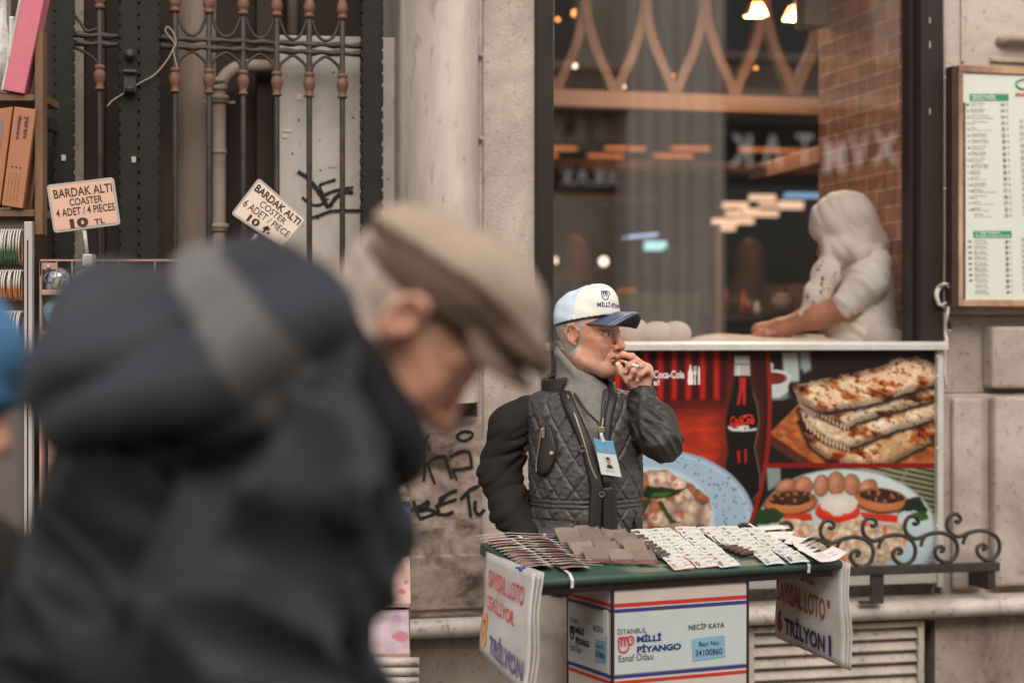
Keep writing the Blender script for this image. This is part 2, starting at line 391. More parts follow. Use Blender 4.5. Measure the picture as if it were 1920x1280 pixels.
# right pier: mouldings and raised panels
UR = WU(2150)
mb = MB(); mb.box(uw1, UR, .0, .3, WZ(1850, 590), Z_TOP); mb.box(uw1, UR, .0, .3, .76, WZ(1850, 738))
mb.box(uw1, UR, .045, .3, WZ(1850, 738), WZ(1850, 590)); part('pier_wall', mb, M_plaster, B, bevel=.006)
mb = MB(); mb.box(WU(1852), UR, -.05, .0, .8, WZ(1880, 742)); mb.box(WU(1853), UR, -.03, .045, WZ(1880, 728), WZ(1880, 612)); part('raised_panel', mb, M_plaster, B, bevel=.012)
mb = MB(); mb.box(WU(1781), WU(1838), -.025, .0, .79, WZ(1800, 745)); part('pier_strip', mb, M_plaster, B, bevel=.012)
mb = MB(); mb.tube([(WU(1874), .0, WZ(1890, 80)), (WU(1882), -.03, WZ(1890, 76)), (UR, -.03, WZ(1890, 76))], .02, 10, flat=.8); part('roll_moulding', mb, M_recess, B, smooth=True)
mb = MB(); mb.box(WU(1800), WU(1806), -.012, 0, WZ(1800, 118), Z_TOP); mb.box(WU(1855), UR, -.012, 0, WZ(1880, 118), WZ(1880, 108)); part('pier_moulding', mb, M_plaster, B, bevel=.004)
# window: dark frame, glass, aluminium sill
W = MB(); zt = 3.4
W.box(WU(1005, .02), WU(1035), -.025, .12, Z_SILL, zt); W.box(WU(1722), WU(1764), -.02, .12, Z_SILL, zt); W.box(WU(1035), WU(1722), -.018, .12, zt-.08, zt)
W.box(WU(1031), WU(1038), .02, .1, Z_SILL, zt-.08); W.box(WU(1716), WU(1722.5), .03, .1, Z_SILL, zt-.08)
win = part('window', W, M_frame, B, bevel=.004)
mb = MB()
for py, h in ((35, 11), (80, 12), (205, 11)):
    mb.box(WU(1737), WU(1738.4), -.0225, -.02, WZ(1737, py+h), WZ(1737, py))
part('scuff_mark', mb, M_alu, B, win)
M_glass = bpy.data.materials.new('shop_glass'); M_glass.use_nodes = True
n_ = M_glass.node_tree.nodes; l_ = M_glass.node_tree.links; n_.clear()
go = n_.new('ShaderNodeOutputMaterial'); gm = n_.new('ShaderNodeMixShader'); gt = n_.new('ShaderNodeBsdfTransparent'); gg = n_.new('ShaderNodeBsdfGlossy'); gw = n_.new('ShaderNodeLayerWeight'); gp = n_.new('ShaderNodeMath'); gf = n_.new('ShaderNodeMath')
gw.inputs[0].default_value = .5; gp.operation = 'POWER'; gp.inputs[1].default_value = 3.0; gf.operation = 'MULTIPLY_ADD'; gf.inputs[1].default_value = .75; gf.inputs[2].default_value = .25; l_.new(gw.outputs['Facing'], gp.inputs[0]); l_.new(gp.outputs[0], gf.inputs[0]); gg.inputs['Roughness'].default_value = .0; gt.inputs[0].default_value = (.93, .92, .9, 1); gg.inputs[0].default_value = (1, .97, .93, 1)
l_.new(gf.outputs[0], gm.inputs[0]); l_.new(gt.outputs[0], gm.inputs[1]); l_.new(gg.outputs[0], gm.inputs[2]); l_.new(gm.outputs[0], go.inputs[0])
mb = MB(); mb.add([(WU(1034), .06, Z_SILL), (WU(1720), .06, Z_SILL), (WU(1720), .06, zt-.08), (WU(1034), .06, zt-.08)], [(0, 1, 2, 3)])
part('glass_pane', mb, M_glass, B, win)
mb = MB(); pr = [(.10, 1.572), (-.055, 1.572), (-.055, 1.592), (-.04, 1.600), (.10, 1.600)]
mb.prism([(WU(1046), y, z) for y, z in pr], (WU(1764)-WU(1046), 0, 0)); part('window_sill', mb, M_alu, B, win, bevel=.002)
# gateway left of the column
mb = MB(); mb.box(-3.2, WU(757), .36, .8, 0, Z_TOP); part('recess_wall', mb, M_recess, B)
mb = MB(); mb.box(WU(752), WU(757), .1, .36, 0, Z_TOP); part('recess_side_wall', mb, M_recess, B)
mb = MB()
for a, b, y in ((60, 104, .2), (160, 186, .26), (200, 226, .28), (297, 330, .24), (482, 524, .24)):
    mb.box(WU(a, -y), WU(b, -y), y, y+.1, 0, Z_TOP)
part('dark_gap', mb, M_dark, B)  # dark slabs stand in for the dark gaps behind the gate
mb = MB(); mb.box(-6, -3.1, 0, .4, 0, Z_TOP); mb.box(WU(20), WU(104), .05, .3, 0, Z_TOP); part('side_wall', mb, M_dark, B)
mb = MB(); mb.tube([(WU(365, -.3), .36, 0), (WU(365, -.3), .36, Z_TOP)], .09, 20); part('inner_column', mb, M_recess, B, smooth=True)
mb = MB(); mb.box(WU(137, -.05), WU(160, -.05), .25, .34, 0, Z_TOP); part('door_jamb', mb, M_plaster, B)

# ---- iron gate
G = thing('iron_gate', 'dark wrought iron gate of slim bars with rusty turned collars', 'gate', WALL, (WU(490), 0, 0))
for a, b in ((103, 138), (225, 258), (261, 297), (678, 714)):
    mb = MB(); v = .02; mb.box(WU(a), WU(b), -v, v, 0, 4.2)
    for zz in np.arange(.1, 4.1, .035):                     # hammered edges
        for e in (a, b):
            mb.box(WU(e)-.004, WU(e)+.004, -v-.003+.002*R_.random(), v*.6, zz, zz+.022+.008*R_.random())
    po = part('post', mb, M_ironpost, G, bevel=.003)
    if a == 225:
        mb = MB(); zc = WZ(242, 150); uc_ = WU(242)
        mb.lathe([(.0, -.0), (.016, 0), (.016, .02), (.008, .03)], (uc_, -.02, WZ(242, 105)), 10, axis=Matrix.Rotation(math.pi/2, 3, 'X'))
        mb.box(uc_-.018, uc_+.018, -.045, -.02, WZ(242, 178), WZ(242, 134)); mb.ball((uc_, -.05, WZ(242, 171)), .014, 6); mb.box(uc_-.02, uc_+.02, -.06, -.02, WZ(242, 142), WZ(242, 137))
        part('lock', mb, M_iron, G, po, bevel=.003)
    if a == 103 or a == 225:
        mb = MB(); ux = WU(a+16 if a == 103 else 250); mb.box(ux-.006, ux+.006, -.024, -.021, WZ(120, 303), WZ(120, 292)); part('paint_fleck', mb, M_marble, G, po)
ZR1, ZR2 = WZ(500, 80), WZ(500, 95)
def rail(pa, pb, z, nm='rail'):
    ua, ub = WU(pa), WU(pb); N = int((ub-ua)/.012); pts = []; rs = []
    for i in range(N+1):
        pts.append((ua+(ub-ua)*i/N, 0, z+.0015*math.sin(i*1.3))); rs.append(.0085+.0022*math.sin(i*1.05))
    part(nm, MB().tube(pts, rs, 8), M_iron, G, smooth=True)
for z in (ZR1, ZR2):
    rail(138, 226, z); rail(297, 679, z)
VASE = [(.0, -.033), (.011, -.033), (.0145, -.030), (.013, -.026), (.0095, -.022), (.0125, -.013), (.0165, .0), (.0165, .008), (.0145, .016), (.011, .020), (.0135, .023), (.0155, .027), (.0135, .031), (.009, .034), (0, .034)]
def gate_bar(px, low_cut=0):
    u = WU(px); b = part('bar', MB().tube([(u, 0, 0), (u, 0, 4.2)], .0085, 10), M_iron, G, smooth=True)
    for zc in (WZ(500, 157), WZ(500, 8)):
        fl = 1 if zc < ZR1 else -1
        part('collar', MB().lathe([(r*1.08, fl*z*1.12) for r, z in VASE], (u, 0, zc), 18), M_rust, G, b, smooth=True)
bars = [187, 328, 392, 456, 519, 580, 642]
for p in bars: gate_bar(p)
eb = [297]+bars[1:]+[690]
for i, (a, b) in enumerate(zip(bars[1:-1], bars[2:])):
    ua, ub = WU(a)+.006, WU(b)-.006
    zt_, zb_ = WZ(500, 24), ZR1+.012
    up = [(ua, 0, zt_), (ua+.006, 0, zt_-.03), (ua+.022, 0, zb_+.012), ((ua+ub)/2, 0, zb_), (ub-.022, 0, zb_+.012), (ub-.006, 0, zt_-.03), (ub, 0, zt_)]
    part('arch', MB().tube(curve(up, 6), .005, 7), M_iron, G, smooth=True)
    zt_, zb_ = WZ(500, 137), ZR2-.012
    dn = [(ua, 0, zt_), (ua+.005, 0, zt_+.025), (ua+.022, 0, zb_-.012), ((ua+ub)/2, 0, zb_), (ub-.022, 0, zb_-.012), (ub-.005, 0, zt_+.025), (ub, 0, zt_)]
    part('arch', MB().tube(curve(dn, 6), .005, 7), M_iron, G, smooth=True)
ua, ub = WU(138), WU(187)-.006
part('arch', MB().tube(curve([(ua, 0, ZR2-.012), (ua+.03, 0, ZR2-.025), (ub-.005, 0, ZR2-.05), (ub, 0, ZR2-.075)], 6), .005, 7), M_iron, G, smooth=True)
part('arch', MB().tube(curve([(ua, 0, ZR1+.06), (ua+.02, 0, ZR1+.035), (ub-.03, 0, ZR1+.012), (ub, 0, ZR1+.02)], 6), .005, 7), M_iron, G, smooth=True)
# wire hooked over the gate
pts = [wp(x, y, .035) for x, y in ((201, 200), (212, 188), (238, 172), (262, 156), (285, 144), (300, 130), (314, 112), (325, 92), (330, 80), (325, 62), (315, 51), (310, 58), (320, 72), (328, 84), (325, 95), (330, 118), (333, 130))]
single('wire', MB().tube(curve(pts, 6), .0022, 6), mat('wire_metal', L(140, 126, 112), .5, .1), 'thin bent wire looped over the iron gate rails', 'wire', WALL, smooth=True)
# drain pipe behind the gate
P = thing('drain_pipe', 'grey brown drain pipe with an elbow behind the gate bars', 'pipe', WALL, (WU(410, -.20), .20, 0))
M_pipe = mat('pipe_paint', L(150, 132, 118), .7, .12, 8, L(98, 84, 74), 5, .5, bump=.15, bs=50)
zc = WZ(410, 122, -.20); uu = WU(411, -.20); pts = [(uu, .20, 0), (uu, .20, zc-.09)]+[(uu+.09-.09*math.cos(t), .20, zc-.09+.09*math.sin(t)) for t in np.linspace(.2, math.pi/2, 8)]+[(WU(512, -.20), .20, zc)]
pip = part('pipe_run', MB().tube(pts, .021, 14), M_pipe, P, smooth=True)
for py, r in ((152, .026), (166, .025), (184, .030), (190, .027), (285, .0235), (424, .030), (430, .027)):
    z = WZ(411, py, -.20); part('clamp', MB().lathe([(r*.8, -.008), (r, -.006), (r, .006), (r*.8, .008)], (uu, .20, z), 16), M_pipe, P, smooth=True)
part('clamp', MB().box(uu-.05, uu+.05, .215, .219, WZ(411, 190, -.20)-.004, WZ(411, 190, -.20)+.004), M_pipe, P)
mb = MB().tube([(WU(549, -.26), .26, WZ(549, 66, -.26)), (WU(549, -.26), .26, 4)], .02, 12)
single('drain_pipe', mb, M_pipe, 'short straight downpipe ending above the white board', 'pipe', WALL, smooth=True)
mb = MB().tube([(WU(507, -.26), .26, WZ(507, 130, -.26)), (WU(507, -.26), .26, 4)], .016, 12)
single('drain_pipe', mb, M_pipe, 'thin upright pipe just left of the white board', 'pipe', WALL, smooth=True)
# white board with graffiti and scraps of tape
BO = thing('display_board', 'tall dirty white board scrawled with black graffiti behind the gate', 'board', WALL, (WU(637, -.1), .12, 0))
vb = -.1
q0 = [wp(524, 66, vb), wp(748, 71, vb), wp(752, 1090, vb), wp(524, 1090, vb)]
mb = MB().slab([Vector((p.x, .1, p.z)) for p in q0], .03)
bp_ = part('panel', mb, mat('board_paint', L(178, 168, 158), .7, .06, 5, L(128, 114, 104), 2.5, .5, bump=.1, bs=30), BO, bevel=.003)
gl = [[(558, 322), (566, 327), (574, 332), (590, 350), (600, 365), (612, 385), (616, 389)], [(616, 389), (620, 384), (630, 370), (645, 362), (662, 361)],
      [(566, 370), (576, 378), (590, 385), (604, 382), (612, 372)], [(598, 347), (612, 342), (629, 337)], [(598, 347), (604, 362), (608, 374)], [(604, 368), (620, 360), (640, 355), (662, 351)], [(575, 410), (595, 405), (620, 396), (650, 395), (680, 395)]]
m = MB()
for i, ln in enumerate(gl): stroke(m, curve([(p.x, .1, p.z) for p in (wp(x, y, vb) for x, y in ln)], 6), .013 if i < 2 else .008, (0, -1, 0), .002+.0006*i, seed=i)
part('graffiti', m, M_black, BO, bp_)
m = MB(); rr = random.Random(4)
for i in range(46):
    x, y = rr.uniform(530, 745), rr.uniform(85, 460); s = rr.choice((1, 1.5, 2, 3))
    p = wp(x, y, vb); k = s/700
    m.add([(p.x+k*math.cos(t)*rr.uniform(.5, 1.2), .1-.001, p.z+k*math.sin(t)*rr.uniform(.5, 1.2)) for t in (0, 1.2, 2.5, 3.8, 5)], [(0, 1, 2, 3, 4)])
part('dirt_speck', m, M_dark, BO, bp_)
m = MB()
for x, y, w, h in ((538, 245, 16, 5), (534, 255, 10, 8), (623, 310, 13, 8), (561, 182, 10, 12)):
    p, p2 = wp(x-w/2, y-h/2, vb), wp(x+w/2, y+h/2, vb); m.box(p.x, p2.x, .097, .099, p2.z, p.z)
part('tape_scrap', m, M_marble, BO, bp_)

# ---- vent grille under the ledge
V = thing('vent_grille', 'cream metal vent grille of slanted slats under the marble ledge', 'vent', WALL, (WU(1570), -.06, .36))
M_vent = mat('vent_paint', L(176, 162, 148), .6, .12, 8, speck=.5, speck_s=60, stain=L(120, 104, 92), stain_s=3, stain_amt=.6, bump=.1, bs=40)
a, b = WU(1397, .06), WU(1727, .06); z0, z1 = .37, WZ(1600, 1166, .06)
mb = MB(); mb.box(a, b, -.085, -.06, z1-.018, z1); mb.box(a, b, -.085, -.06, z0, z0+.018); mb.box(b-.022, b, -.084, -.06, z0+.018, z1-.018); mb.box(a, a+.022, -.084, -.06, z0+.018, z1-.018)
part('frame', mb, M_vent, V, bevel=.003)
mb = MB(); zz = z1-.03
while zz > z0+.03:
    mb.add([(a+.02, -.078, zz-.022), (b-.02, -.078, zz-.022), (b-.02, -.05, zz+.014), (a+.02, -.05, zz+.014), (a+.02, -.076, zz-.026), (b-.02, -.076, zz-.026), (b-.02, -.046, zz+.010), (a+.02, -.046, zz+.010)],
           [(0, 1, 2, 3), (7, 6, 5, 4), (0, 4, 5, 1), (1, 5, 6, 2), (2, 6, 7, 3), (3, 7, 4, 0)])
    zz -= .038
part('slats', mb, M_vent, V)
# ---- scroll railing on the ledge
RL = thing('scroll_railing', 'low black iron railing of curling scrolls standing on the marble ledge', 'railing', WALL, (WU(1640, .13), -.13, .775))
vr = .15
mb = MB(); zr = WZ(1700, 1066, vr); mb.box(WU(1150, vr), WU(1872, vr), -vr-.012, -vr+.012, zr-.015, zr+.013); part('rail', mb, M_iron, RL, bevel=.002)
for p in (1644, 1250):
    u = WU(p, vr); mb = MB().box(u-.022, u+.022, -vr-.006, -vr+.006, .776, zr-.015); mb.box(u-.055, u+.022, -vr-.004, -vr+.02, .776, .785); part('post', mb, M_iron, RL, bevel=.002)
u = WU(1858, vr); part('post', MB().box(u-.012, u+.012, -vr-.006, .0, zr-.075, zr-.015), M_iron, RL)
def scroll(px0):
    def s(x, y): return wp(px0+x, y-(px0-1540)*.05, vr)
    c1 = [(19, 984), (17, 990), (10, 990), (9, 981), (17, 976), (27, 982), (27, 990)]
    main = [(14, 988), (20, 990), (24, 984), (18, 976), (6, 977), (-1, 989), (0, 1003), (10, 1014), (22, 1017), (40, 1010), (60, 1006), (80, 1010), (94, 1022), (97, 1040), (90, 1055), (76, 1062), (62, 1056), (55, 1045), (57, 1036), (65, 1032), (71, 1035), (70, 1040), (65, 1041)]
    pts = curve([s(x, y) for x, y in main], 5); n = len(pts)
    part('scroll', MB().tube(pts, [.0068]*n, 8), M_iron, RL, smooth=True)
    part('scroll', MB().tube(curve([s(x, y) for x, y in ((38, 1011), (31, 1022), (29, 1032))], 5), .006, 7), M_iron, RL, smooth=True)
for i in range(-5, 4): scroll(1540+i*79)

# ---- conduit and cable by the window frame
M_cab = mat('cable_sheath', L(186, 174, 162), .6, .1, 20)
mb = MB(); mb.tube([(WU(1768), -.012, Z_TOP), (WU(1768), -.012, 1.5), (WU(1767), -.03, 1.45)], .005, 8)
for p in (0, 1):
    mb.tube([wp(1774, 590, .016), wp(1772.5, 460, .016), wp(1772.5, 300, .016), wp(1771, 100, .016), wp(1769, -200, .016)], .005, 8)
for py in (148, 355, 620): mb.box(WU(1765), WU(1777), -.024, -.002, WZ(1770, py+2), WZ(1770, py-2))
single('conduit', mb, M_cab, 'pair of thin beige conduits running up beside the window frame', 'conduit', WALL, smooth=True)
lp = [(1801, 400), (1800, 480), (1802, 530), (1796, 542), (1782, 536), (1770, 532), (1758, 540), (1755, 556), (1763, 572), (1776, 566), (1786, 552), (1782, 540), (1770, 534), (1758, 548), (1760, 566), (1772, 577), (1780, 570), (1776, 590), (1772, 620), (1775, 638), (1768, 654), (1762, 662)]
cbl = thing('cable', 'white cable knotted in a loop beside the menu board', 'cable', WALL, wp(1775, 570, .03))
part('cord', MB().tube(curve([wp(x, y, .02+.012*(i % 3)) for i, (x, y) in enumerate(lp)], 7), .0052, 8), M_cab, cbl, smooth=True)
part('plug', MB().tube([wp(1774, 592, .035), wp(1776, 597, .035), wp(1781, 616, .035)], [.003, .006, .005], 8), M_black, cbl, smooth=True)

# ---- menu board
vm_ = .07
MN = thing('menu_board', 'wood framed white menu board with green headings hung on the pier', 'menu board', WALL, (WU(1900, vm_), -.04, WZ(1800, 574, vm_)))
M_mwood = mat('menu_frame_wood', L(176, 138, 110), .6, .2, 12, L(84, 58, 42), 5, .8, stretch=(1, 1, .4), bump=.1, bs=40)
zt, zb = WZ(1800, 122, vm_), WZ(1800, 574, vm_); ul, ur_ = WU(1798, vm_), WU(1798, vm_)+.62
fr = MB(); w = .026
fr.box(ul, ur_, -vm_, -.0, zt-.022, zt); fr.box(ul, ur_, -vm_, -.0, zb, zb+.022); fr.box(ul, ul+w*.6, -vm_, -.0, zb+.022, zt-.022); fr.box(ur_-w, ur_, -vm_, -.0, zb+.022, zt-.022)
part('frame', fr, M_mwood, MN, bevel=.002)
part('frame_side', MB().box(ul-.022, ul-.001, -vm_+.004, 0, zb-.002, zt-.004), mat('frame_side_brown', L(58, 38, 28), .6, .3, 10), MN)  # left side face coloured darker than the frame front
sh = MB(); sh.box(ul+w*.6, ur_-w, -vm_+.008, -.01, zb+.022, zt-.022); part('sheet', sh, mat('menu_sheet', L(196, 196, 182), .5, .04, 4, L(176, 176, 160), 2, .3), MN)
ps = MB(); ps.box(ul+w*.6, ul+w*.6+.011, -vm_+.006, -vm_+.008, zb+.022, zt-.12); part('picture_strip', ps, mat('strip_print', L(96, 66, 48), .5, .6, 20, L(22, 20, 20), 9, 1), MN)
def mq(p0, y0, p1, y1): return [wp(p0, y0, vm_-.008), wp(p1, y0, vm_-.008), wp(p1, y1, vm_-.008), wp(p0, y1, vm_-.008)]
M_grn = mat('green_print', L(52, 128, 84), .5, .05); M_ink = mat('grey_ink', L(96, 92, 86), .6, .05); M_ink2 = mat('dark_ink', L(44, 44, 42), .6, .05); M_wht = mat('white_print', L(214, 214, 206), .5, .03); M_redi = mat('red_ink', L(168, 58, 44), .5, .05)
gb = MB(); wt = MB(); bi = MB(); fi = MB()
for q, a, b in (((1818, 176.5, 1891, 189.5), 'Otantik Yemekler', '(Authentic Dishes)'), ((1824.5, 433, 1896.5, 446), '2. Yağlı Çeşitleri', '(Vegetables Cooked in Olive Oil)')):
    Q = mq(*q); qrect(gb, Q, 0, 0, 1, 1, .001)
    part('heading_band', gb, M_grn, MN); gb = MB()
    qtext(wt, a, Q, (.05, .1, .66 if a[0] == 'O' else .7, .48), .002, .02); qtext(wt, b, Q, (.05, .56, .68 if a[0] == 'O' else .95, .92), .002, .02)
part('heading_lettering', wt, M_wht, MN)
it = ['Yayla Çorba', 'Ezme Salata', 'Peynir Kızartma', 'Yoğurt Ezmesi', 'Paça', 'Lahana Sarma', 'Patates Mantı', 'Kızarmış Et', 'Biber Dolma', 'Dana Söğüş', 'Köfteli Pilav', 'Mantı', 'Ciğer', 'Tava Balık', 'Et Sote', 'Kuzu Güveç', 'Bamya', 'Börek', 'Sütlaç']
pr = ['14', '14', '14', '13', '22', '22', '20', '24', '30', '20', '20', '20', '20', '17', '17', '18', '17', '22', '13']
en = ['Yoghurt soup', 'Mashed salad', 'Fried cheese with tomato', 'Dip', 'Meat soup with garlic', 'Stuffed cabbage', 'Filled with potato', 'Roasted meat', 'Stuffed pepper', 'Cold beef', 'Rice with balls', 'Ravioli']
for i, p in enumerate(pr):
    y = 193+i*11.55; dx = i*.42
    if i < 18: qtext(bi, str(i+1), mq(1812+dx-(2 if i > 8 else 0), y+1.5, 1816+dx+(2 if i > 8 else 0), y+6), (0, 0, 1, 1))
    qtext(fi, it[i % 19], mq(1819+dx, y-1, 1819+dx+3.1*len(it[i % 19])**.9, y+3), (0, 0, 1, 1)); qtext(fi, en[i % 12], mq(1819+dx, y+4, 1819+dx+2.5*len(en[i % 12])**.9, y+7), (0, 0, 1, 1))
    qtext(bi, p, mq(1876+dx, y, 1882.5+dx, y+7), (0, 0, 1, 1), bold=.02); qtext(fi, 't', mq(1886+dx, y, 1889+dx, y+6), (0, 0, 1, 1), bold=.02)
    if i > 2: qtext(bi, str(11+i), mq(1910+dx, y-4, 1916+dx, y+3), (0, 0, 1, 1))
for i, p in enumerate(['24', '20', '20', '20', '20', '20', '14', '20', '13', '44']):
    y = 450+i*10.5; dx = i*.3
    if i < 8: qtext(bi, str(42+i), mq(1814+dx, y, 1821+dx, y+5), (0, 0, 1, 1), bold=.02)
    qtext(fi, it[(i*3+2) % 19], mq(1826+dx, y-1, 1848+dx, y+3), (0, 0, 1, 1)); qtext(fi, en[(i*5+1) % 12], mq(1826+dx, y+4, 1852+dx, y+7), (0, 0, 1, 1))
    qtext(bi, p, mq(1884+dx, y, 1890+dx, y+6.5), (0, 0, 1, 1), bold=.03); qtext(fi, 't', mq(1893+dx, y, 1895+dx, y+5), (0, 0, 1, 1), bold=.02)
    qtext(bi, str(50+i), mq(1915+dx, y-4, 1921+dx, y+2), (0, 0, 1, 1))
part('price_list', bi, M_ink2, MN); part('dish_list', fi, M_ink, MN)
rm = MB(); qtext(rm, 'ANADOLU', mq(1902, 173.5, 1950, 182), (0, 0, 1, 1), bold=.03); part('name_lettering', rm, M_redi, MN)
pts = [wp(1920+15*math.cos(t)*1.0, 158-9*math.sin(t), vm_-.006) for t in np.linspace(.5, 5.4, 26)]
part('round_emblem', MB().tube(pts, .004, 6, flat=.5), M_grn, MN, smooth=True)
# ================================================================= THE SHOP INTERIOR BEHIND THE GLASS
def proj_px(u, y): return 960+FPX*(u*CA-y*SA)/(D0+u*SA+y*CA)
UB = WU(1724, -.13); yb = .13
while proj_px(UB, yb) > 1536: yb += .005
YB = yb; Z_F, Z_C = .55, 4.3; UL = WU(1012)-1.2; YR = 7.5
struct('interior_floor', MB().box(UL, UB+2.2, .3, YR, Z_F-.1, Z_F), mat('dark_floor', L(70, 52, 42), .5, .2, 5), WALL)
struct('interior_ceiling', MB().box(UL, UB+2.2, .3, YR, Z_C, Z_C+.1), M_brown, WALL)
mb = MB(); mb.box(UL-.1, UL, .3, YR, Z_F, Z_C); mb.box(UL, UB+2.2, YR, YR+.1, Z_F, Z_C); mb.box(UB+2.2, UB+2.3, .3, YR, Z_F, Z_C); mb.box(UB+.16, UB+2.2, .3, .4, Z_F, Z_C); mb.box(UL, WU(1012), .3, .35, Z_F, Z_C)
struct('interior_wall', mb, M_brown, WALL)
M_brick = bpy.data.materials.new('brick'); M_brick.use_nodes = True
n_ = M_brick.node_tree.nodes; l_ = M_brick.node_tree.links; b_ = n_['Principled BSDF']
tc = n_.new('ShaderNodeTexCoord'); sp = n_.new('ShaderNodeSeparateXYZ'); cb = n_.new('ShaderNodeCombineXYZ'); bt = n_.new('ShaderNodeTexBrick'); nz = n_.new('ShaderNodeTexNoise'); ad = n_.new('ShaderNodeVectorMath'); sc = n_.new('ShaderNodeVectorMath')
l_.new(tc.outputs['Object'], sp.inputs[0]); l_.new(sp.outputs[1], cb.inputs[0]); l_.new(sp.outputs[2], cb.inputs[1])
nz.inputs['Scale'].default_value = 26; sc.operation = 'SCALE'; sc.inputs['Scale'].default_value = .011; l_.new(tc.outputs['Object'], nz.inputs[0]); l_.new(nz.outputs['Color'], sc.inputs[0]); l_.new(cb.outputs[0], ad.inputs[0]); l_.new(sc.outputs[0], ad.inputs[1]); l_.new(ad.outputs[0], bt.inputs['Vector'])
bt.inputs['Scale'].default_value = 1; bt.inputs['Brick Width'].default_value = .165; bt.inputs['Row Height'].default_value = .0585; bt.inputs['Mortar Size'].default_value = .0048; bt.inputs['Mortar Smooth'].default_value = .5; bt.inputs['Bias'].default_value = -.1
bt.inputs['Color1'].default_value = (*L(216, 146, 108), 1); bt.inputs['Color2'].default_value = (*L(172, 110, 78), 1); bt.inputs['Mortar'].default_value = (*L(226, 184, 156), 1)
n2 = n_.new('ShaderNodeTexNoise'); n2.inputs['Scale'].default_value = 14; n2.inputs['Detail'].default_value = 6; l_.new(tc.outputs['Object'], n2.inputs[0]); mr = n_.new('ShaderNodeMapRange'); mr.inputs[1].default_value = .3; mr.inputs[2].default_value = .7; mr.inputs[3].default_value = .65; mr.inputs[4].default_value = 1.3
vm = n_.new('ShaderNodeVectorMath'); vm.operation = 'SCALE'; l_.new(n2.outputs[0], mr.inputs[0]); l_.new(bt.outputs[0], vm.inputs[0]); l_.new(mr.outputs[0], vm.inputs['Scale']); l_.new(vm.outputs[0], b_.inputs['Base Color'])
bp = n_.new('ShaderNodeBump'); bp.inputs['Strength'].default_value = .6; bp.inputs['Distance'].default_value = .004; l_.new(bt.outputs['Fac'], bp.inputs['Height']); l_.new(bp.outputs[0], b_.inputs['Normal']); b_.inputs['Roughness'].default_value = .9
single('brick_wall', MB().box(UB, UB+.15, .13, YB, Z_F, Z_C), M_brick, 'warm red brick side wall behind the woman in the headscarf', 'wall', WALL)

def emat(name, col, s): return mat(name, col, .5, 0, emit=col, es=s)
E_warm = emat('lamp_glow', L(255, 224, 190), 5.0); E_or = emat('orange_glow', L(222, 136, 84), .2); E_pan = emat('panel_glow', L(240, 200, 170), .48); E_blue = emat('blue_glow', L(120, 165, 205), .32); E_cy = emat('cyan_glow', L(160, 215, 225), .5); E_wh = emat('white_glow', L(255, 226, 200), 1.2); E_amb = emat('amber_glow', L(255, 150, 80), 1.6)
M_lat = mat('lattice_wood', L(92, 64, 49), .6, .2, 10, stretch=(1, 1, .3)); M_beam = mat('beam_wood', L(112, 82, 68), .6, .15, 8)
# curved wood lattice on a beam
yl = 2.3
LT = thing('wood_lattice', 'curved wooden lattice of leaf shapes standing on a beam inside the shop', 'lattice', WALL, (WU(1290, -yl), yl, WZ(1290, 212, -yl)))
a, b = WU(960, -yl), WU(1660, -yl)
part('beam', MB().box(a, b, yl-.05, yl+.05, WZ(1290, 210, -yl), WZ(1290, 178, -yl)), M_beam, LT, bevel=.004)
for i in range(-1, 6):
    xb = 1150+112*i
    for s in (-1, 1):
        pts = curve([wp(xb+s*2, 178, -yl), wp(xb+s*12, 150, -yl), wp(xb+s*36, 95, -yl), wp(xb+s*51, 40, -yl), wp(xb+s*55, -5, -yl), wp(xb+s*51, -50, -yl), wp(xb+s*36, -105, -yl), wp(xb, -190, -yl)], 5)
        vs = []; w = .021
        mb = MB(); P0 = []
        for k, p in enumerate(pts):
            t = (pts[min(k+1, len(pts)-1)]-pts[max(k-1, 0)]).normalized(); nn = Vector((t.z, 0, -t.x))*w; yy = .004*s
            P0.append([p-nn+Vector((0, yy-.03, 0)), p+nn+Vector((0, yy-.03, 0)), p+nn+Vector((0, yy+.03, 0)), p-nn+Vector((0, yy+.03, 0)), p-nn+Vector((0, yy-.03, 0))])
        mb.grid(P0); part('slat', mb, M_lat, LT)
# ceiling beams; the long one has orange strip light put into its colour
def ibox(name, p0, p1, y0, y1, yd, th, m, label, cat, group=None, bevel=0):
    return single(name, MB().box(WU(p0, -yd), WU(p1, -yd), yd, yd+th, WZ((p0+p1)/2, y1, -yd), WZ((p0+p1)/2, y0, -yd)), m, label, cat, WALL, group=group, bevel=bevel)
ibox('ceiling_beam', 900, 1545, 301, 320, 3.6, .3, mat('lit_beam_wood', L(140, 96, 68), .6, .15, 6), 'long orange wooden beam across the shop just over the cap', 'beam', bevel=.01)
ibox('ceiling_beam', 930, 1232, 366, 381, 4.2, .3, M_beam, 'short wooden beam low behind the glass at the left', 'beam', bevel=.01)
sl_ = MB(); sl_.prism([wp(1438, 330, -1.6), wp(1438, 306, -1.6), wp(1545, 272, -1.6), wp(1545, 302, -1.6)], (0, .2, 0)); single('ceiling_beam', sl_, M_beam, 'slanting wooden beam end against the brick wall', 'beam', WALL)
for i, (a, b, y) in enumerate(((1030, 1082, 278), (1138, 1210, 278), (1263, 1332, 278), (1020, 1046, 291), (1105, 1170, 292), (1228, 1300, 292), (1390, 1500, 281))):
    ibox('strip_light', a, b, y-3, y+3, 5.0, .05, E_or, 'thin orange strip light under the shop ceiling', 'strip light', 'orange strip lights inside the shop')
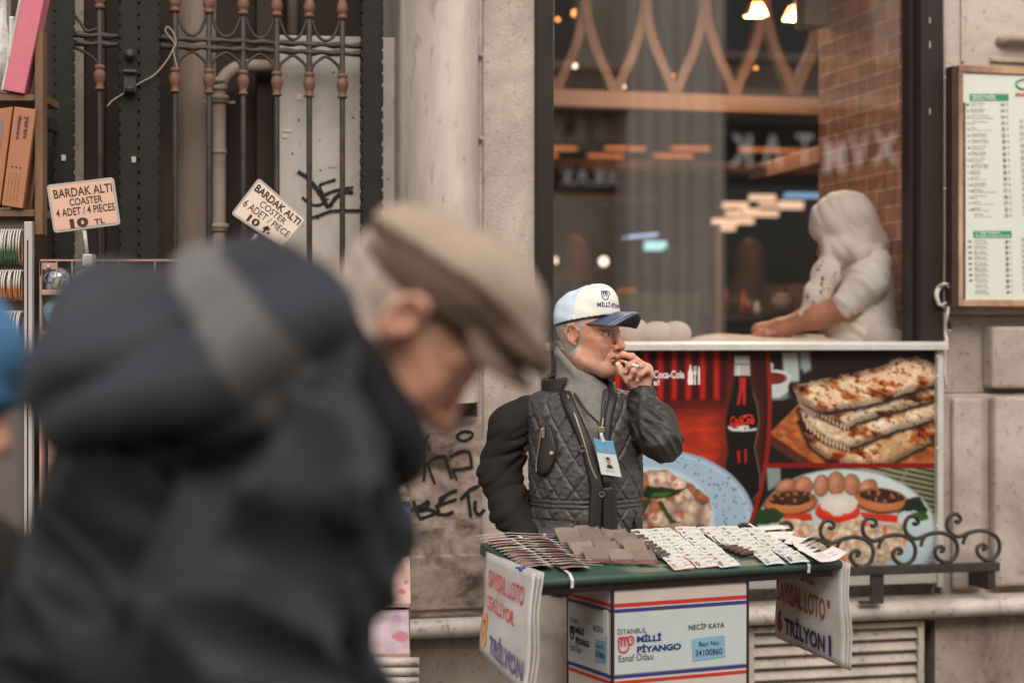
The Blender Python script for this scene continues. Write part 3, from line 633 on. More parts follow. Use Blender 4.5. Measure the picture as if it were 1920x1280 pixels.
for i, (a, b, y0, y1) in enumerate(((1410, 1455, 365, 376), (1360, 1403, 379, 390), (1395, 1425, 391, 394), (1365, 1392, 396, 405), (1400, 1460, 394, 405), (1340, 1385, 410, 422), (1388, 1414, 409, 419), (1354, 1379, 424, 432), (1465, 1507, 377, 391), (1428, 1458, 381, 387))):
    ibox('panel_light', a, b, y0, y1, 4.6+.07*i, .05, E_pan, 'pale warm rectangular light panel deep in the shop', 'light panel', 'rectangular light panels deep inside the shop')
ibox('blue_gleam', 1478, 1542, 361, 371, 3.0, .06, E_blue, 'blue glint beside the headscarf, built as a glowing bar', 'light')  # glowing bar added to give a blue glint
ibox('screen', 1213, 1250, 452, 469, 3.4, .05, E_cy, 'small glowing cyan screen in the dark shop', 'screen')
mb = MB(); mb.prism([wp(1168, 448, -3.5), wp(1180, 441, -3.5), wp(1236, 436, -3.5), wp(1232, 443, -3.5)], (0, .04, 0)); single('blue_gleam', mb, emat('dim_blue', L(150, 165, 200), .55), 'pale blue streak of light above the cyan screen', 'light', WALL)
for px, py, r, m, lb in ((1047, 488, .016, E_wh, 'round white bulb nearest the dark window frame'), (1132, 490, .02, E_wh, 'round white bulb right above the white cap'), (1078, 25, .017, E_amb, 'amber bulb glowing at the top of the lattice'), (1046, 37, .010, E_amb, 'small dim amber bulb in the top corner of the window'), (1078, 124, .012, E_wh, 'white bulb against the left lattice slats'), (1168, 162, .012, E_wh, 'white bulb at the foot of the lattice'), (1265, 143, .009, E_amb, 'faint amber bulb between two lattice slats'), (1417, 128, .008, E_amb, 'faint amber bulb low on the right lattice slats')):
    p = wp(px, py, -2.9)
    if py > 400: p = wp(px, py, -4.5); r *= 1.3
    single('bulb', MB().ball(p, r, 8), m, lb, 'bulb', WALL, smooth=True)
def pendant(px, py, yd, sz, lab):
    p = wp(px, py, -yd); t = thing('pendant_lamp', lab, 'lamp', WALL, p)
    part('bulb', MB().ball(p, sz*.5, 8), E_warm, t, smooth=True)
    part('lamp_shade', MB().add([p+Vector((x*sz*1.5, y*sz*1.5, -sz*.9)) for x, y in ((-1, -1), (1, -1), (1, 1), (-1, 1))]+[p+Vector((x*sz*.8, y*sz*.8, sz*1.1)) for x, y in ((-1, -1), (1, -1), (1, 1), (-1, 1))], [(0, 4, 7, 3), (1, 2, 6, 5), (2, 3, 7, 6), (4, 5, 6, 7)]), mat('amber_shade', L(200, 120, 66), .3, .3, 30, emit=L(220, 120, 60), es=.12), t)
    part('cord', MB().tube([p+Vector((0, 0, sz*1.1)), Vector((p.x, p.y, Z_C))], .004, 6), M_black, t)
    lt = bpy.data.lights.new('pendant_light', 'POINT'); lt.energy = 16; lt.color = (1, .76, .52); lt.shadow_soft_size = .04
    lo = bpy.data.objects.new('pendant_light', lt); C.objects.link(lo); lo.parent = t.o; lo.location = (0, -.02, -sz*1.6)
pendant(1417, 20, 1.5, .025, 'glowing pendant lamp with amber shade in the lattice')
pendant(1491, 26, 1.4, .026, 'glowing pendant lamp with amber shade closest to the bricks')
pendant(1176, 557, 3.0, .04, 'orange glowing lamp just right of the white cap')
pendant(1300, -60, 4.2, .05, 'pendant lamp hanging high in the middle of the shop')
# wall speaker
mb = MB(); p = wp(1548, 28, -(YB+.02)); mb.box(UB-.105, UB-.005, YB-.12, YB-.01, p.z-.07, p.z+.30); single('speaker', mb, mat('speaker_grey', L(168, 150, 132), .6, .05), 'grey wall speaker mounted at the end of the brick wall', 'speaker', WALL, bevel=.012)
# dark furniture, bottles and pots deep in the room
M_cab = mat('cabinet_wood', L(66, 48, 38), .5, .3, 6); M_gr = mat('green_tile', L(70, 84, 74), .4, .25, 9)
ibox('cabinet', 1268, 1345, 462, 640, 3.2, .5, M_black, 'black cabinet standing deep in the dark shop', 'cabinet')
ibox('service_counter', 1060, 1345, 548, 680, 2.9, .5, M_gr, 'dull green service counter at the back of the shop', 'counter')
ibox('shelf', 1050, 1330, 504, 510, 4.0, .3, M_cab, 'thin dark shelf behind the green counter', 'shelf')
ibox('back_partition', 1343, 1352, 420, 640, 2.6, .1, M_beam, 'slim pale post standing in the dark shop', 'post')
ibox('cardboard_box', 1480, 1520, 532, 590, 2.2, .3, mat('brown_card', L(120, 84, 58), .7, .1), 'brown box on the table behind the kneading arm', 'box')
ibox('dining_table', 1352, 1540, 588, 600, 2.6, .7, M_cab, 'dark dining table behind the woman at the window', 'table')
rr = random.Random(12)
for i in range(9):
    px = 1362+i*15+rr.uniform(-4, 4); p = wp(px, 588, -2.75-.3*rr.random()); h = rr.uniform(.06, .16); p.z = WZ(1440, 588, -2.6)
    single('jar', MB().lathe([(0, 0), (.02, 0), (.022, h*.6), (.012, h*.8), (.011, h), (0, h)], p, 10), mat('jar_glass', L(*rr.choice(((190, 160, 130), (120, 70, 40), (210, 200, 190), (70, 60, 50), (180, 110, 60)))), .2, .1, spec=.6), 'small blurred jar on the dark dining table', 'jar', WALL, group='jars on the table inside the shop', smooth=True)
p = wp(1466, 585, -2.2); single('pot', MB().lathe([(0, 0), (.045, 0), (.05, .05), (.046, .075), (.05, .08), (0, .085)], (p.x, p.y, p.z), 16), mat('pot_enamel', L(200, 180, 160), .3, .05), 'pale round pot just behind the woman\'s hands', 'pot', WALL, smooth=True)
for px, h, lb in ((1075, .5, 'dark coat seen behind the white cap'), (1405, .42, 'brown blurred diner seated under the light panels')):
    p = wp(px, 640, -3.4); t = thing('person', lb.replace('dark coat', 'blurred diner in a dark coat'), 'person', WALL, (p.x, p.y, Z_F))
    def fd(P, c=np.array(p, np.float32)):
        f = ell_(P, c+np.array((0, 0, .02), np.float32), (.2, .14, .34)); f = smin(f, ell_(P, c+np.array((0, 0, -.5), np.float32), (.22, .3, .36)), .1)
        return smin(f, ell_(P, c+np.array((0, 0, .42), np.float32), (.08, .1, .12)), .06)
    v, f = nets(fd, np.array(p)-(.4, .5, 1.0), np.array(p)+(.4, .5, .7), .03)
    cc = np.where((v[:, 2] > p.z+.32)[:, None], np.array(L(96, 64, 50)), np.array(L(40, 32, 28) if px < 1200 else L(70, 54, 44)))
    partnp('body', v, f, matc('diner'), t, cols=cc)
# work counter, dough, bag
mb = MB(); mb.box(WU(1040), UB-.01, .13, .62, 1.54, 1.594); mb.box(WU(1040), UB-.01, .15, .19, Z_F, 1.54)
single('work_counter', mb, mat('counter_top', L(196, 178, 166), .5, .08, 5), 'pale work counter just inside the shop window', 'counter', WALL, bevel=.004)
def dough(px, w, h, lab, seed):
    c = np.array(wp(px, 640, -.2)); c[2] = 1.594
    def fn(P):
        q = P-c.astype(np.float32); f = ell_(P, c+np.array((0, 0, h*.40)), (w, w*.8, h*.62))+.0035*noise3(P, 60, seed); return np.maximum(f, -(q[..., 2]-.0))
    v, f = nets(fn, c-(w*1.3, w*1.3, .02), c+(w*1.3, w*1.3, h*1.4), .006)
    o = link('dough_ball', mesh_from('dough', v-c, f, M_dough, True), None, WALL, c); setp(o, lab, 'dough', 'dough balls on the counter')
M_dough = mat('dough', L(214, 196, 184), .8, .06, 20, sss=.1)
dough(1184, .062, .085, 'floury dough ball next to the smoker\'s face', 1); dough(1232, .056, .072, 'floury dough ball in the middle of the three', 2); dough(1265, .054, .07, 'floury dough ball farthest from the smoker\'s face', 3)
mb = MB(); P = []
for i in range(15):
    row = []
    for j in range(8):
        px = 1285+(1690-1285)*i/14; y = .14+.4*j/7; row.append((WU(px, -y), y, 1.5955+.012*math.sin(i*.9)*math.sin(j*1.1)**2+.030*max(0, 1-abs(i-5)/6)*(j/7)))
    P.append(row)
mb.grid(P); o = single('dough_sheet', mb, M_dough, 'thin sheet of rolled dough under the woman\'s hands', 'dough', WALL, smooth=True); o.modifiers.new('s', 'SOLIDIFY').thickness = .006
c = np.array(wp(1665, 640, -.24)); c[2] = 1.595
def fn(P):
    q = P-c.astype(np.float32); f = ell_(P, c+np.array((-.03, 0, .02)), (.075, .07, .055)); f = smin(f, ell_(P, c+np.array((.04, 0, .012)), (.07, .06, .034)), .03); return np.maximum(f+.005*noise3(P, 45, 8), -q[..., 2])
v, f = nets(fn, c-(.16, .14, .02), c+(.16, .14, .12), .006); o = link('paper_bag', mesh_from('bag', v-c, f, mat('bag_paper', L(206, 194, 184), .8, .05, 8), True), None, WALL, c); setp(o, 'crumpled white bag lying on the counter beside the woman', 'bag')
p = wp(1690, 615, -.42); t = thing('spray_bottle', 'small clear bottle in the corner by the bricks', 'bottle', WALL, (p.x, p.y, 1.595))
part('body', MB().lathe([(0, 0), (.02, 0), (.02, .06), (.01, .085), (.008, .1), (0, .1)], (p.x, p.y, 1.595), 12), mat('bottle_plastic', L(196, 186, 178), .25, .05, spec=.6), t, smooth=True)
part('cap', MB().lathe([(0, .1), (.012, .1), (.012, .115), (0, .12)], (p.x, p.y, 1.595), 10), mat('bottle_cap', L(140, 60, 50), .4, .05), t, smooth=True)

# ================================================================= THE BUILDING ACROSS THE STREET (seen mirrored in the glass)
VF = 11.0
def FB(mb, p0, p1, y0, y1, proud):
    return mb.box(WU(p0, -VF), WU(p1, -VF), -VF-.3, -VF+proud, WZ((p0+p1)/2, y1, -VF), WZ((p0+p1)/2, y0, -VF))
OB = thing('stone_building', 'grey stone building across the street, mirrored in the shop window', 'building', WALL, (0, -VF-.3, 0))
M_ob = mat('grey_stone', L(186, 172, 158), .85, .15, 1.5, L(120, 106, 94), .8, .5); M_obd = mat('dark_glass', L(24, 20, 18), .25, .1, spec=.5); M_obs = mat('sign_fascia', L(30, 24, 22), .5, .1)
mb = MB(); mb.box(-11, 13, -VF-.3, -VF, 0, 7.6); part('wall', mb, M_ob, OB)
mb = MB()
for p0, p1, y0, y1 in ((300, 1030, 250, 700), (1345, 1720, 225, 700), (1760, 2400, 225, 700), (300, 760, -420, 60), (1350, 1640, -500, 120), (1010, 1085, -400, 130)):
    FB(mb, p0, p1, y0, y1, .02)
part('window', mb, M_obd, OB)
mb = MB(); FB(mb, 1158, 1338, -900, 900, .34)
for a_, b_2 in ((1160, 1179), (1182, 1211), (1214, 1246), (1249, 1272), (1275, 1312), (1315, 1336)): FB(mb, a_, b_2, -900, 900, .42)
part('pilaster', mb, mat('pale_stone', L(206, 194, 182), .8, .1, 2), OB)
mb = MB(); FB(mb, 940, 1160, 182, 210, .5); FB(mb, 1335, 1720, 182, 210, .5); FB(mb, 1335, 1720, 118, 126, .5); FB(mb, 940, 1160, 128, 138, .5); part('balcony', mb, mat('balcony_stone', L(182, 160, 146), .8, .1, 2), OB)
mb = MB()
for x in list(range(950, 1160, 15))+list(range(1342, 1720, 15)): FB(mb, x, x+7, 126, 182, .45)
part('baluster', mb, M_ob, OB)
mb = MB(); FB(mb, 1340, 1700, 232, 345, .1); FB(mb, 1035, 1160, 285, 355, .1); part('fascia', mb, M_obs, OB)
mb = MB(); FB(mb, 1040, 1102, 216, 268, .06); FB(mb, 1118, 1170, 220, 268, .06); part('sign_panel', mb, mat('pale_sign', L(186, 174, 164), .6, .05), OB)
def mtext(t, p0, p1, y0, y1, m, proud, nm='sign_letter'):           # facing the shopfront: reads mirrored in the glass
    yv = -VF+proud; q = [Vector((WU(p1, -VF), yv, WZ(p0, y0, -VF))), Vector((WU(p0, -VF), yv, WZ(p0, y0, -VF))), Vector((WU(p0, -VF), yv, WZ(p0, y1, -VF))), Vector((WU(p1, -VF), yv, WZ(p0, y1, -VF)))]
    part(nm, qtext(MB(), t, q, (0, 0, 1, 1), .02, .015), m, OB)
E_let = mat('sign_letter_white', L(214, 206, 204), .5, 0, emit=L(214, 206, 204), es=.2)
for t, p0, p1, y0, y1 in (('K', 1366, 1408, 252, 312), ('Λ', 1428, 1466, 254, 312), ('T', 1492, 1522, 252, 308), ('M', 1544, 1582, 262, 326), ('V', 1590, 1626, 250, 318), ('X', 1634, 1684, 246, 308)):
    mtext(t, p0, p1, y0, y1, E_let, .12)
for t, p0 in (('X', 1052), ('Λ', 1080), ('K', 1108), ('X', 1135)): mtext(t, p0, p0+22, 318, 348, E_let, .12)
mtext('R', 1056, 1078, 222, 258, M_black, .08)
# ================================================================= THE FOOD POSTER UNDER THE WINDOW
def vnoise(X, Y, s, seed=0, oct_=3):
    f = 0; a = 1; tot = 0
    for o in range(oct_):
        r = np.random.RandomState(seed+o*17); T = r.rand(256, 256); x = X/s*2**o; y = Y/s*2**o
        xi = np.floor(x).astype(int); yi = np.floor(y).astype(int); fx = x-xi; fy = y-yi; fx = fx*fx*(3-2*fx); fy = fy*fy*(3-2*fy)
        g = lambda i, j: T[(xi+i) % 256, (yi+j) % 256]
        f = f+a*((g(0, 0)*(1-fx)+g(1, 0)*fx)*(1-fy)+(g(0, 1)*(1-fx)+g(1, 1)*fx)*fy); tot += a; a *= .5
    return f/tot
def cells(X, Y, s, seed=0):              # distance to nearest and id of nearest of jittered points
    xi = np.floor(X/s).astype(int); yi = np.floor(Y/s).astype(int); best = np.full(X.shape, 9e9); bid = np.zeros(X.shape); r = np.random.RandomState(seed); T = r.rand(128, 128, 3)
    for i in (-1, 0, 1):
        for j in (-1, 0, 1):
            t = T[(xi+i) % 128, (yi+j) % 128]; cx = (xi+i+t[..., 0])*s; cy = (yi+j+t[..., 1])*s; d = np.hypot(X-cx, Y-cy); m = d < best; best = np.where(m, d, best); bid = np.where(m, t[..., 2], bid)
    return best/s, bid
def sstep(a, b, x): t = np.clip((x-a)/(b-a), 0, 1); return t*t*(3-2*t)
def poly_d(X, Y, pts):                   # signed distance to a polygon (negative inside)
    pts = np.array(pts, float); d = np.full(X.shape, 9e9); ins = np.zeros(X.shape, bool); n = len(pts)
    for i in range(n):
        a, b = pts[i], pts[(i+1) % n]; e = b-a; wx, wy = X-a[0], Y-a[1]; t = np.clip((wx*e[0]+wy*e[1])/max(e@e, 1e-9), 0, 1)
        d = np.minimum(d, np.hypot(wx-e[0]*t, wy-e[1]*t)); c = ((a[1] <= Y) != (b[1] <= Y)) & (X < (b[0]-a[0])*(Y-a[1])/(b[1]-a[1]+1e-12)+a[0]); ins ^= c
    return np.where(ins, -d, d)
def ell_d(X, Y, cx, cy, rx, ry, rot=0):
    c, s = math.cos(math.radians(rot)), math.sin(math.radians(rot)); dx, dy = X-cx, Y-cy; a, b = dx*c+dy*s, -dx*s+dy*c
    k = np.hypot(a/rx, b/ry); return (k-1)*min(rx, ry)
def paint(img, d, col, soft=1.2, alpha=1):
    a = (1-sstep(-soft, soft, d))*alpha
    col = np.asarray(col, float)
    return img*(1-a[..., None])+col*a[..., None]
vp_ = .012
up0, up1 = WU(1040, vp_), WU(1757, vp_); zp1, zp0 = 1.574, WZ(1700, 1072, vp_)
st = .0021; NX, NZ = int((up1-up0)/st)+1, int((zp1-zp0)/st)+1
UU, ZZ = np.meshgrid(np.linspace(up0, up1, NX), np.linspace(zp1, zp0, NZ)); DD = D0+UU*SA-vp_*-0-vp_*CA
X = 960+FPX*(UU*CA+vp_*SA)/DD; Y = 640-FPX*(ZZ-CAMZ)/DD
X = X+2.0*(vnoise(X, Y, 30, 5)-.5); Y = Y+2.0*(vnoise(X, Y, 30, 6)-.5)
def C3(r, g, b): return np.array((r, g, b), float)
grain = vnoise(X, Y*4, 40, 1); wn = vnoise(X*.35, Y, 7, 2)
img = np.zeros(X.shape+(3,))+C3(96, 22, 14)
img = img*(1-.0)+((wn-.5)*46)[..., None]*C3(1, .35, .2); gl_ = sstep(1160, 1310, X)*(1-sstep(1320, 1400, X))*sstep(740, 800, Y); img = img*(.8+.75*gl_)[..., None]+(gl_*26)[..., None]*C3(1, .75, .2)
rib = .5+.5*np.cos((X-1158)/26.5*2*math.pi)
rc = C3(58, 10, 8)+(C3(182, 34, 18)-C3(58, 10, 8))*(rib**1.5)[..., None]
m = (1-sstep(744, 754, Y))*(1-sstep(1348, 1378, X)); img = img*(1-m[..., None])+rc*m[..., None]
img = paint(img, poly_d(X, Y, [(1382, 640), (1460, 640), (1450, 900), (1378, 900)]), C3(52, 18, 14), 18, .85)
# bottle
bo = [(1377, 668), (1405, 668), (1406, 704), (1409, 722), (1420, 755), (1424, 785), (1421, 812), (1416, 838), (1420, 862), (1425, 890), (1425, 920), (1412, 938), (1376, 930), (1362, 905), (1362, 870), (1366, 845), (1362, 812), (1362, 780), (1369, 745), (1375, 722), (1376, 704)]
bo = [(1394+(x-1394)*(1.0 if y < 722 else 1.06), y) for x, y in bo]; bd_ = poly_d(X, Y, bo); img = paint(img, bd_-4, C3(120, 44, 24), 9, .55); img = paint(img, bd_, C3(22, 13, 12), 1.6); img = paint(img, np.maximum(np.abs(bd_+2.5)-1.4, 1412-X), C3(150, 118, 92), 1.6, .7); img = paint(img, np.abs(bd_+1.5)-1, C3(120, 92, 70), 1.4, .45*1)
for pts in ([(1385, 707), (1399, 707), (1398, 730), (1399, 758), (1393, 760), (1392, 735), (1387, 758), (1381, 760), (1386, 730)], [(1381, 846), (1388, 844), (1387, 868), (1383, 870)], [(1395, 842), (1400, 840), (1400, 866), (1396, 870)]):
    img = paint(img, poly_d(X, Y, pts), C3(176, 46, 22), 2)
img = paint(img, poly_d(X, Y, [(1377, 667), (1405, 667), (1407, 704), (1376, 704)]), C3(178, 172, 168), 1.2); img = paint(img, poly_d(X, Y, [(1376, 681), (1407, 681), (1406, 684), (1377, 684)]), C3(120, 116, 112), 1)
img = paint(img, poly_d(X, Y, [(1383, 685), (1387, 685), (1387, 703), (1382, 703)]), C3(206, 202, 198), 2)
img = paint(img, poly_d(X, Y, [(1365, 797), (1378, 803), (1400, 805), (1419, 801), (1418, 806), (1395, 809), (1372, 808), (1365, 803)]), C3(196, 194, 190), 1)
# left plate of food
pl = ell_d(X, Y, 1262, 958, 153, 112, 12); img = paint(img, pl-1, C3(146, 164, 178), 1.6); img = paint(img, pl+5, C3(178, 196, 208), 3)
sh = sstep(0, 1, vnoise(X, Y, 70, 9)); img = paint(img, pl+9, C3(152, 172, 188), 3, .75)
inner = ell_d(X, Y, 1232, 968, 108, 92, 14); img = paint(img, inner, C3(190, 206, 212), 6); img = paint(img, inner+18, C3(206, 218, 222), 12)
cd, cid = cells(X, Y, 9, 3); rim = (pl < -4) & (inner > 2) & (Y > 850) & (X > 1240)
img = paint(img, np.where(rim & (cid > .55), (cd-.10-.2*(cid-.55))*9, 9), C3(56, 66, 66), 1.3, .9)
fd = ell_d(X, Y, 1240, 962, 92, 76, 8)+18*(vnoise(X, Y, 26, 12)-.5); c1, i1 = cells(X, Y, 23, 4); c2, i2 = cells(X, Y, 11, 8)
food = C3(192, 168, 148)+((i1-.5)*50)[..., None]*C3(1, 1.1, 1.15); food = food*(1.12-.55*np.clip(c1, 0, 1)**1.6)[..., None]
food = np.where((i1 > .78)[..., None], food*C3(.72, .52, .42), food); food = np.where(((i2 > .86) & (c2 < .5))[..., None], food*.45+C3(196, 84, 48)*.55, food); food = food+((vnoise(X, Y, 6, 31)-.5)*46)[..., None]
a = (1-sstep(-2, 3, fd))[..., None]; img = img*(1-a)+food*a
lf = lambda pts, col, s=2: paint(img, poly_d(X, Y, pts)+5*(vnoise(X, Y, 8, 21)-.5), col, s)
img = lf([(1196, 930), (1212, 912), (1240, 912), (1268, 918), (1292, 912), (1262, 930), (1230, 936)], C3(30, 48, 20)); img = lf([(1226, 922), (1262, 922), (1250, 932), (1222, 930)], C3(70, 104, 40))
img = lf([(1196, 936), (1222, 936), (1206, 965), (1196, 990)], C3(52, 66, 30)); img = lf([(1232, 940), (1240, 938), (1262, 974), (1276, 980), (1256, 982)], C3(58, 66, 42))
# right-hand pictures
dv = lambda Y: np.interp(Y, [640, 700, 760, 820, 868, 920, 960, 1000, 1080], [1438, 1442, 1444, 1441, 1436, 1426, 1414, 1400, 1370])
R = X-dv(Y)
dk = C3(34, 21, 18)+((vnoise(X, Y, 60, 14)-.5)*22)[..., None]
a = sstep(-1, 1, R)[..., None]; top = dk.copy()
def on(im, d, col, soft=1.4, al=1): return paint(im, d, col, soft, al)
top = on(top, poly_d(X, Y, [(1650, 690), (1676, 668), (1706, 668), (1720, 690)]), C3(160, 66, 28), 4)
top = on(top, poly_d(X, Y, [(1466, 660), (1496, 660), (1500, 718), (1478, 720), (1468, 700)]), C3(168, 176, 170), 4); top = on(top, poly_d(X, Y, [(1498, 657), (1518, 657), (1522, 692), (1508, 700), (1500, 690)]), C3(146, 152, 148), 5)
top = on(top, ell_d(X, Y, 1455, 742, 26, 9), C3(120, 128, 124), 3); top = on(top, poly_d(X, Y, [(1430, 700), (1482, 702), (1478, 735), (1462, 745), (1430, 748)]), C3(186, 190, 184), 2); top = on(top, ell_d(X, Y, 1450, 707, 32, 15), C3(198, 200, 194), 2); top = on(top, ell_d(X, Y, 1449, 709, 26, 11), C3(112, 42, 24), 2); top = on(top, ell_d(X, Y, 1444, 686, 7, 8), C3(180, 186, 180), 2)
wd_ = vnoise(X*.5+Y*.55, (Y-X*.6), 9, 41); board = C3(170, 98, 52)+((wd_-.5)*90)[..., None]*C3(1, .75, .5)
bpoly = poly_d(X, Y, [(1442, 812), (1496, 758), (1760, 700), (1780, 880), (1534, 876)])
a2 = (1-sstep(-1.5, 1.5, bpoly))[..., None]; top = top*(1-a2)+board*a2
top = on(top, poly_d(X, Y, [(1442, 813), (1530, 870), (1512, 880), (1442, 832)]), C3(86, 46, 26), 2)
def bread(im, pts, seed, tone=0):
    d = poly_d(X, Y, pts)+5*(vnoise(X, Y, 9, seed)-.5)
    xr, yr = X+.35*Y, Y-.3*X; n1 = vnoise(xr*.8, yr*1.5, 22, seed+1, 4); n2 = vnoise(xr, yr*1.6, 8, seed+2, 3); n3 = vnoise(xr*.6, yr, 34, seed+5, 3)
    c = C3(212, 184, 154)+tone+((n3-.5)*58)[..., None]*C3(1, 1.05, 1.1); c = c-(sstep(.50, .66, n1))[..., None]*C3(44, 82, 100); c = c-(sstep(.58, .72, n2)*sstep(.42, .6, n3))[..., None]*C3(88, 110, 108); c = c-(sstep(.66, .76, n1))[..., None]*C3(70, 60, 40)
    c = c+(sstep(.58, .75, vnoise(X, Y, 13, seed+9)))[..., None]*C3(20, 24, 26); c = c+((vnoise(X, Y, 3.5, seed+11, 2)-.5)*34)[..., None]; sh_ = sstep(-16, -2, d); c = c*(1-.34*sh_)[..., None]
    c = np.clip(c, 22, 228); im = paint(im, d-5, C3(30, 17, 12), 4.5, .9)
    a = (1-sstep(-1.2, 1.2, d))[..., None]; return im*(1-a)+c*a
top = bread(top, [(1500, 790), (1520, 838), (1560, 868), (1600, 874), (1660, 874), (1760, 822), (1766, 780), (1640, 815), (1560, 815)], 60, C3(-14, -26, -34))
top = bread(top, [(1498, 768), (1512, 800), (1545, 826), (1590, 842), (1618, 832), (1680, 806), (1768, 782), (1768, 742), (1660, 766), (1580, 790)], 70, C3(4, 4, 4))
top = bread(top, [(1534, 776), (1585, 803), (1610, 792), (1700, 765), (1768, 745), (1768, 716), (1690, 740), (1600, 762)], 80, C3(-8, -6, -4))
top = bread(top, [(1484, 723), (1500, 752), (1534, 772), (1552, 772), (1640, 757), (1768, 715), (1768, 690), (1720, 668), (1690, 669), (1640, 690), (1560, 706)], 90, C3(6, 0, -4))
top = on(top, poly_d(X, Y, [(1490, 732), (1504, 757), (1534, 775), (1524, 782), (1500, 764)]), C3(150, 128, 110), 2.5)
for pts in ([(1536, 778), (1584, 804), (1590, 802)], [(1502, 772), (1514, 802), (1548, 829), (1592, 845), (1586, 838), (1546, 822), (1516, 797)]):
    top = on(top, poly_d(X, Y, pts)+3*np.sin(X*.9), C3(196, 170, 140), 1)
bot = C3(30, 24, 20)+((vnoise(X, Y, 40, 15)-.5)*16)[..., None]
bm = np.cos((Y-X*.22)/9.5*2*math.pi); mt = (X > 1590) & (Y < 1080); bot = np.where(mt[..., None], np.where((bm > -.25)[..., None], C3(150, 148, 118)-((X-1600)*.12)[..., None], C3(34, 38, 30)), bot)
bot = on(bot, np.abs((X-1700)+(Y-880)*.45)-4, C3(150, 122, 108), 2, .8); bot = on(bot, poly_d(X, Y, [(1436, 876), (1464, 876), (1464, 905), (1440, 920)]), C3(130, 142, 140), 3)
pd = ell_d(X, Y, 1588, 990, 166, 110, 3); bot = on(bot, pd-2, C3(150, 160, 158), 2); bot = on(bot, pd+1, C3(196, 202, 196), 2.5); bot = on(bot, ell_d(X, Y, 1588, 1000, 140, 84, 3), C3(184, 192, 188), 14)
bot = on(bot, ell_d(X, Y, 1700, 1040, 62, 44, -30), C3(176, 194, 200), 16, .8)
for x, y, rx, ry, rot in ((1474, 912, 20, 12, -20), (1507, 910, 16, 15, 30), (1540, 910, 13, 18, 8), (1568, 906, 15, 20, 0), (1597, 908, 14, 18, -8), (1626, 915, 18, 13, -35)):
    d = ell_d(X, Y, x, y, rx, ry, rot); bot = on(bot, d-2, C3(120, 84, 62), 2); bot = on(bot, d, C3(164, 108, 80), 2.2); bot = on(bot, ell_d(X, Y, x-3, y-3, rx*.45, ry*.62, rot), C3(206, 160, 130), 9, .8); bot = on(bot, ell_d(X, Y, x+4, y+6, rx*.4, ry*.4, rot), C3(176, 92, 60), 8, .6*(seedn := .3+.7*((x*7) % 10)/10)); bot = bot+((vnoise(X, Y, 7, int(x))-.5)*20)[..., None]*(d < 2)[..., None]
for x, y, s in ((1482, 938, -1), (1652, 934, 1)):
    bot = on(bot, ell_d(X, Y, x, y+5, 50, 24, 4*s), C3(70, 36, 20), 3); bot = on(bot, ell_d(X, Y, x, y+3, 48, 22, 4*s), C3(176, 104, 62), 2); bot = on(bot, ell_d(X, Y, x, y+10, 38, 10, 4*s), C3(196, 130, 84), 6, .7)
    cc_, ci_ = cells(X, Y, 6, 50); d = ell_d(X, Y, x+2, y-4, 40, 13, 4*s)+4*(vnoise(X, Y, 6, 52)-.5); a3 = (1-sstep(-1, 1.5, d))[..., None]; bot = bot*(1-a3)+np.where((ci_ > .82)[..., None], C3(150, 96, 54), C3(50, 26, 18)+(ci_*34)[..., None])*a3
gr = lambda pts, c: on(bot, poly_d(X, Y, pts)+7*(vnoise(X, Y, 9, 61)-.5), c, 2)
bot = gr([(1404, 985), (1418, 955), (1450, 952), (1472, 966), (1462, 978), (1430, 982)], C3(44, 66, 30)); bot = gr([(1685, 962), (1700, 935), (1725, 932), (1740, 955), (1730, 966), (1712, 955)], C3(36, 46, 28)); bot = gr([(1708, 960), (1735, 958), (1742, 972), (1718, 976)], C3(60, 88, 36))
bot = on(bot, poly_d(X, Y, [(1470, 964), (1520, 962), (1524, 974), (1480, 980), (1468, 974)]), C3(196, 52, 28), 1.8); bot = on(bot, poly_d(X, Y, [(1612, 960), (1684, 966), (1682, 980), (1620, 972)]), C3(200, 52, 28), 1.8)
bot = on(bot, ell_d(X, Y, 1571, 958, 42, 22), C3(196, 46, 26), 2); bot = on(bot, ell_d(X, Y, 1571, 956, 32, 13), C3(222, 84, 52), 5, .7)
fo = Y-(978+6*np.sin(X*.05)+10*(vnoise(X, Y, 22, 71)-.5)); fo = np.maximum(-fo, ell_d(X, Y, 1580, 1000, 122, 72, 2)); c4, i4 = cells(X, Y, 12, 72)
fc = C3(200, 176, 150)+((i4-.5)*30)[..., None]; fc = fc*(1.08-.35*np.clip(c4, 0, 1)**1.5)[..., None]; fc = np.where((vnoise(X, Y, 20, 75) > .66)[..., None], fc*.35+C3(206, 84, 44)*.65, fc); fc = fc+((vnoise(X, Y, 5, 77)-.5)*40)[..., None]
a4 = (1-sstep(-2, 2.5, fo))[..., None]; bot = bot*(1-a4)+fc*a4
wc = np.minimum(ell_d(X, Y, 1573, 944, 35, 19), ell_d(X, Y, 1570, 958, 14, 10))+4*(vnoise(X, Y, 10, 81)-.5); bot = on(bot, wc, C3(206, 196, 180), 2); bot = on(bot, wc+9, C3(220, 212, 198), 6, .8)
rt = np.where((Y < 872)[..., None], top, bot); rt = paint(rt, np.abs(Y-872.5-.002*(X-1600))-4.6, C3(128, 26, 16), 1)
img = img*(1-a)+rt*a; img = paint(img, np.abs(R)-4.0, C3(140, 32, 20), 1)
img = img+((vnoise(X, Y, 3, 99, 2)-.5)*7)[..., None]
img = (np.clip(img, 0, 235)/235)**1.12*228
cols = lin(np.clip(img, 4, 228))*.92
PO = thing('food_poster', 'framed food poster with a cola bottle, flatbreads and two plates', 'poster', WALL, (WU(1400), 0, zp0))
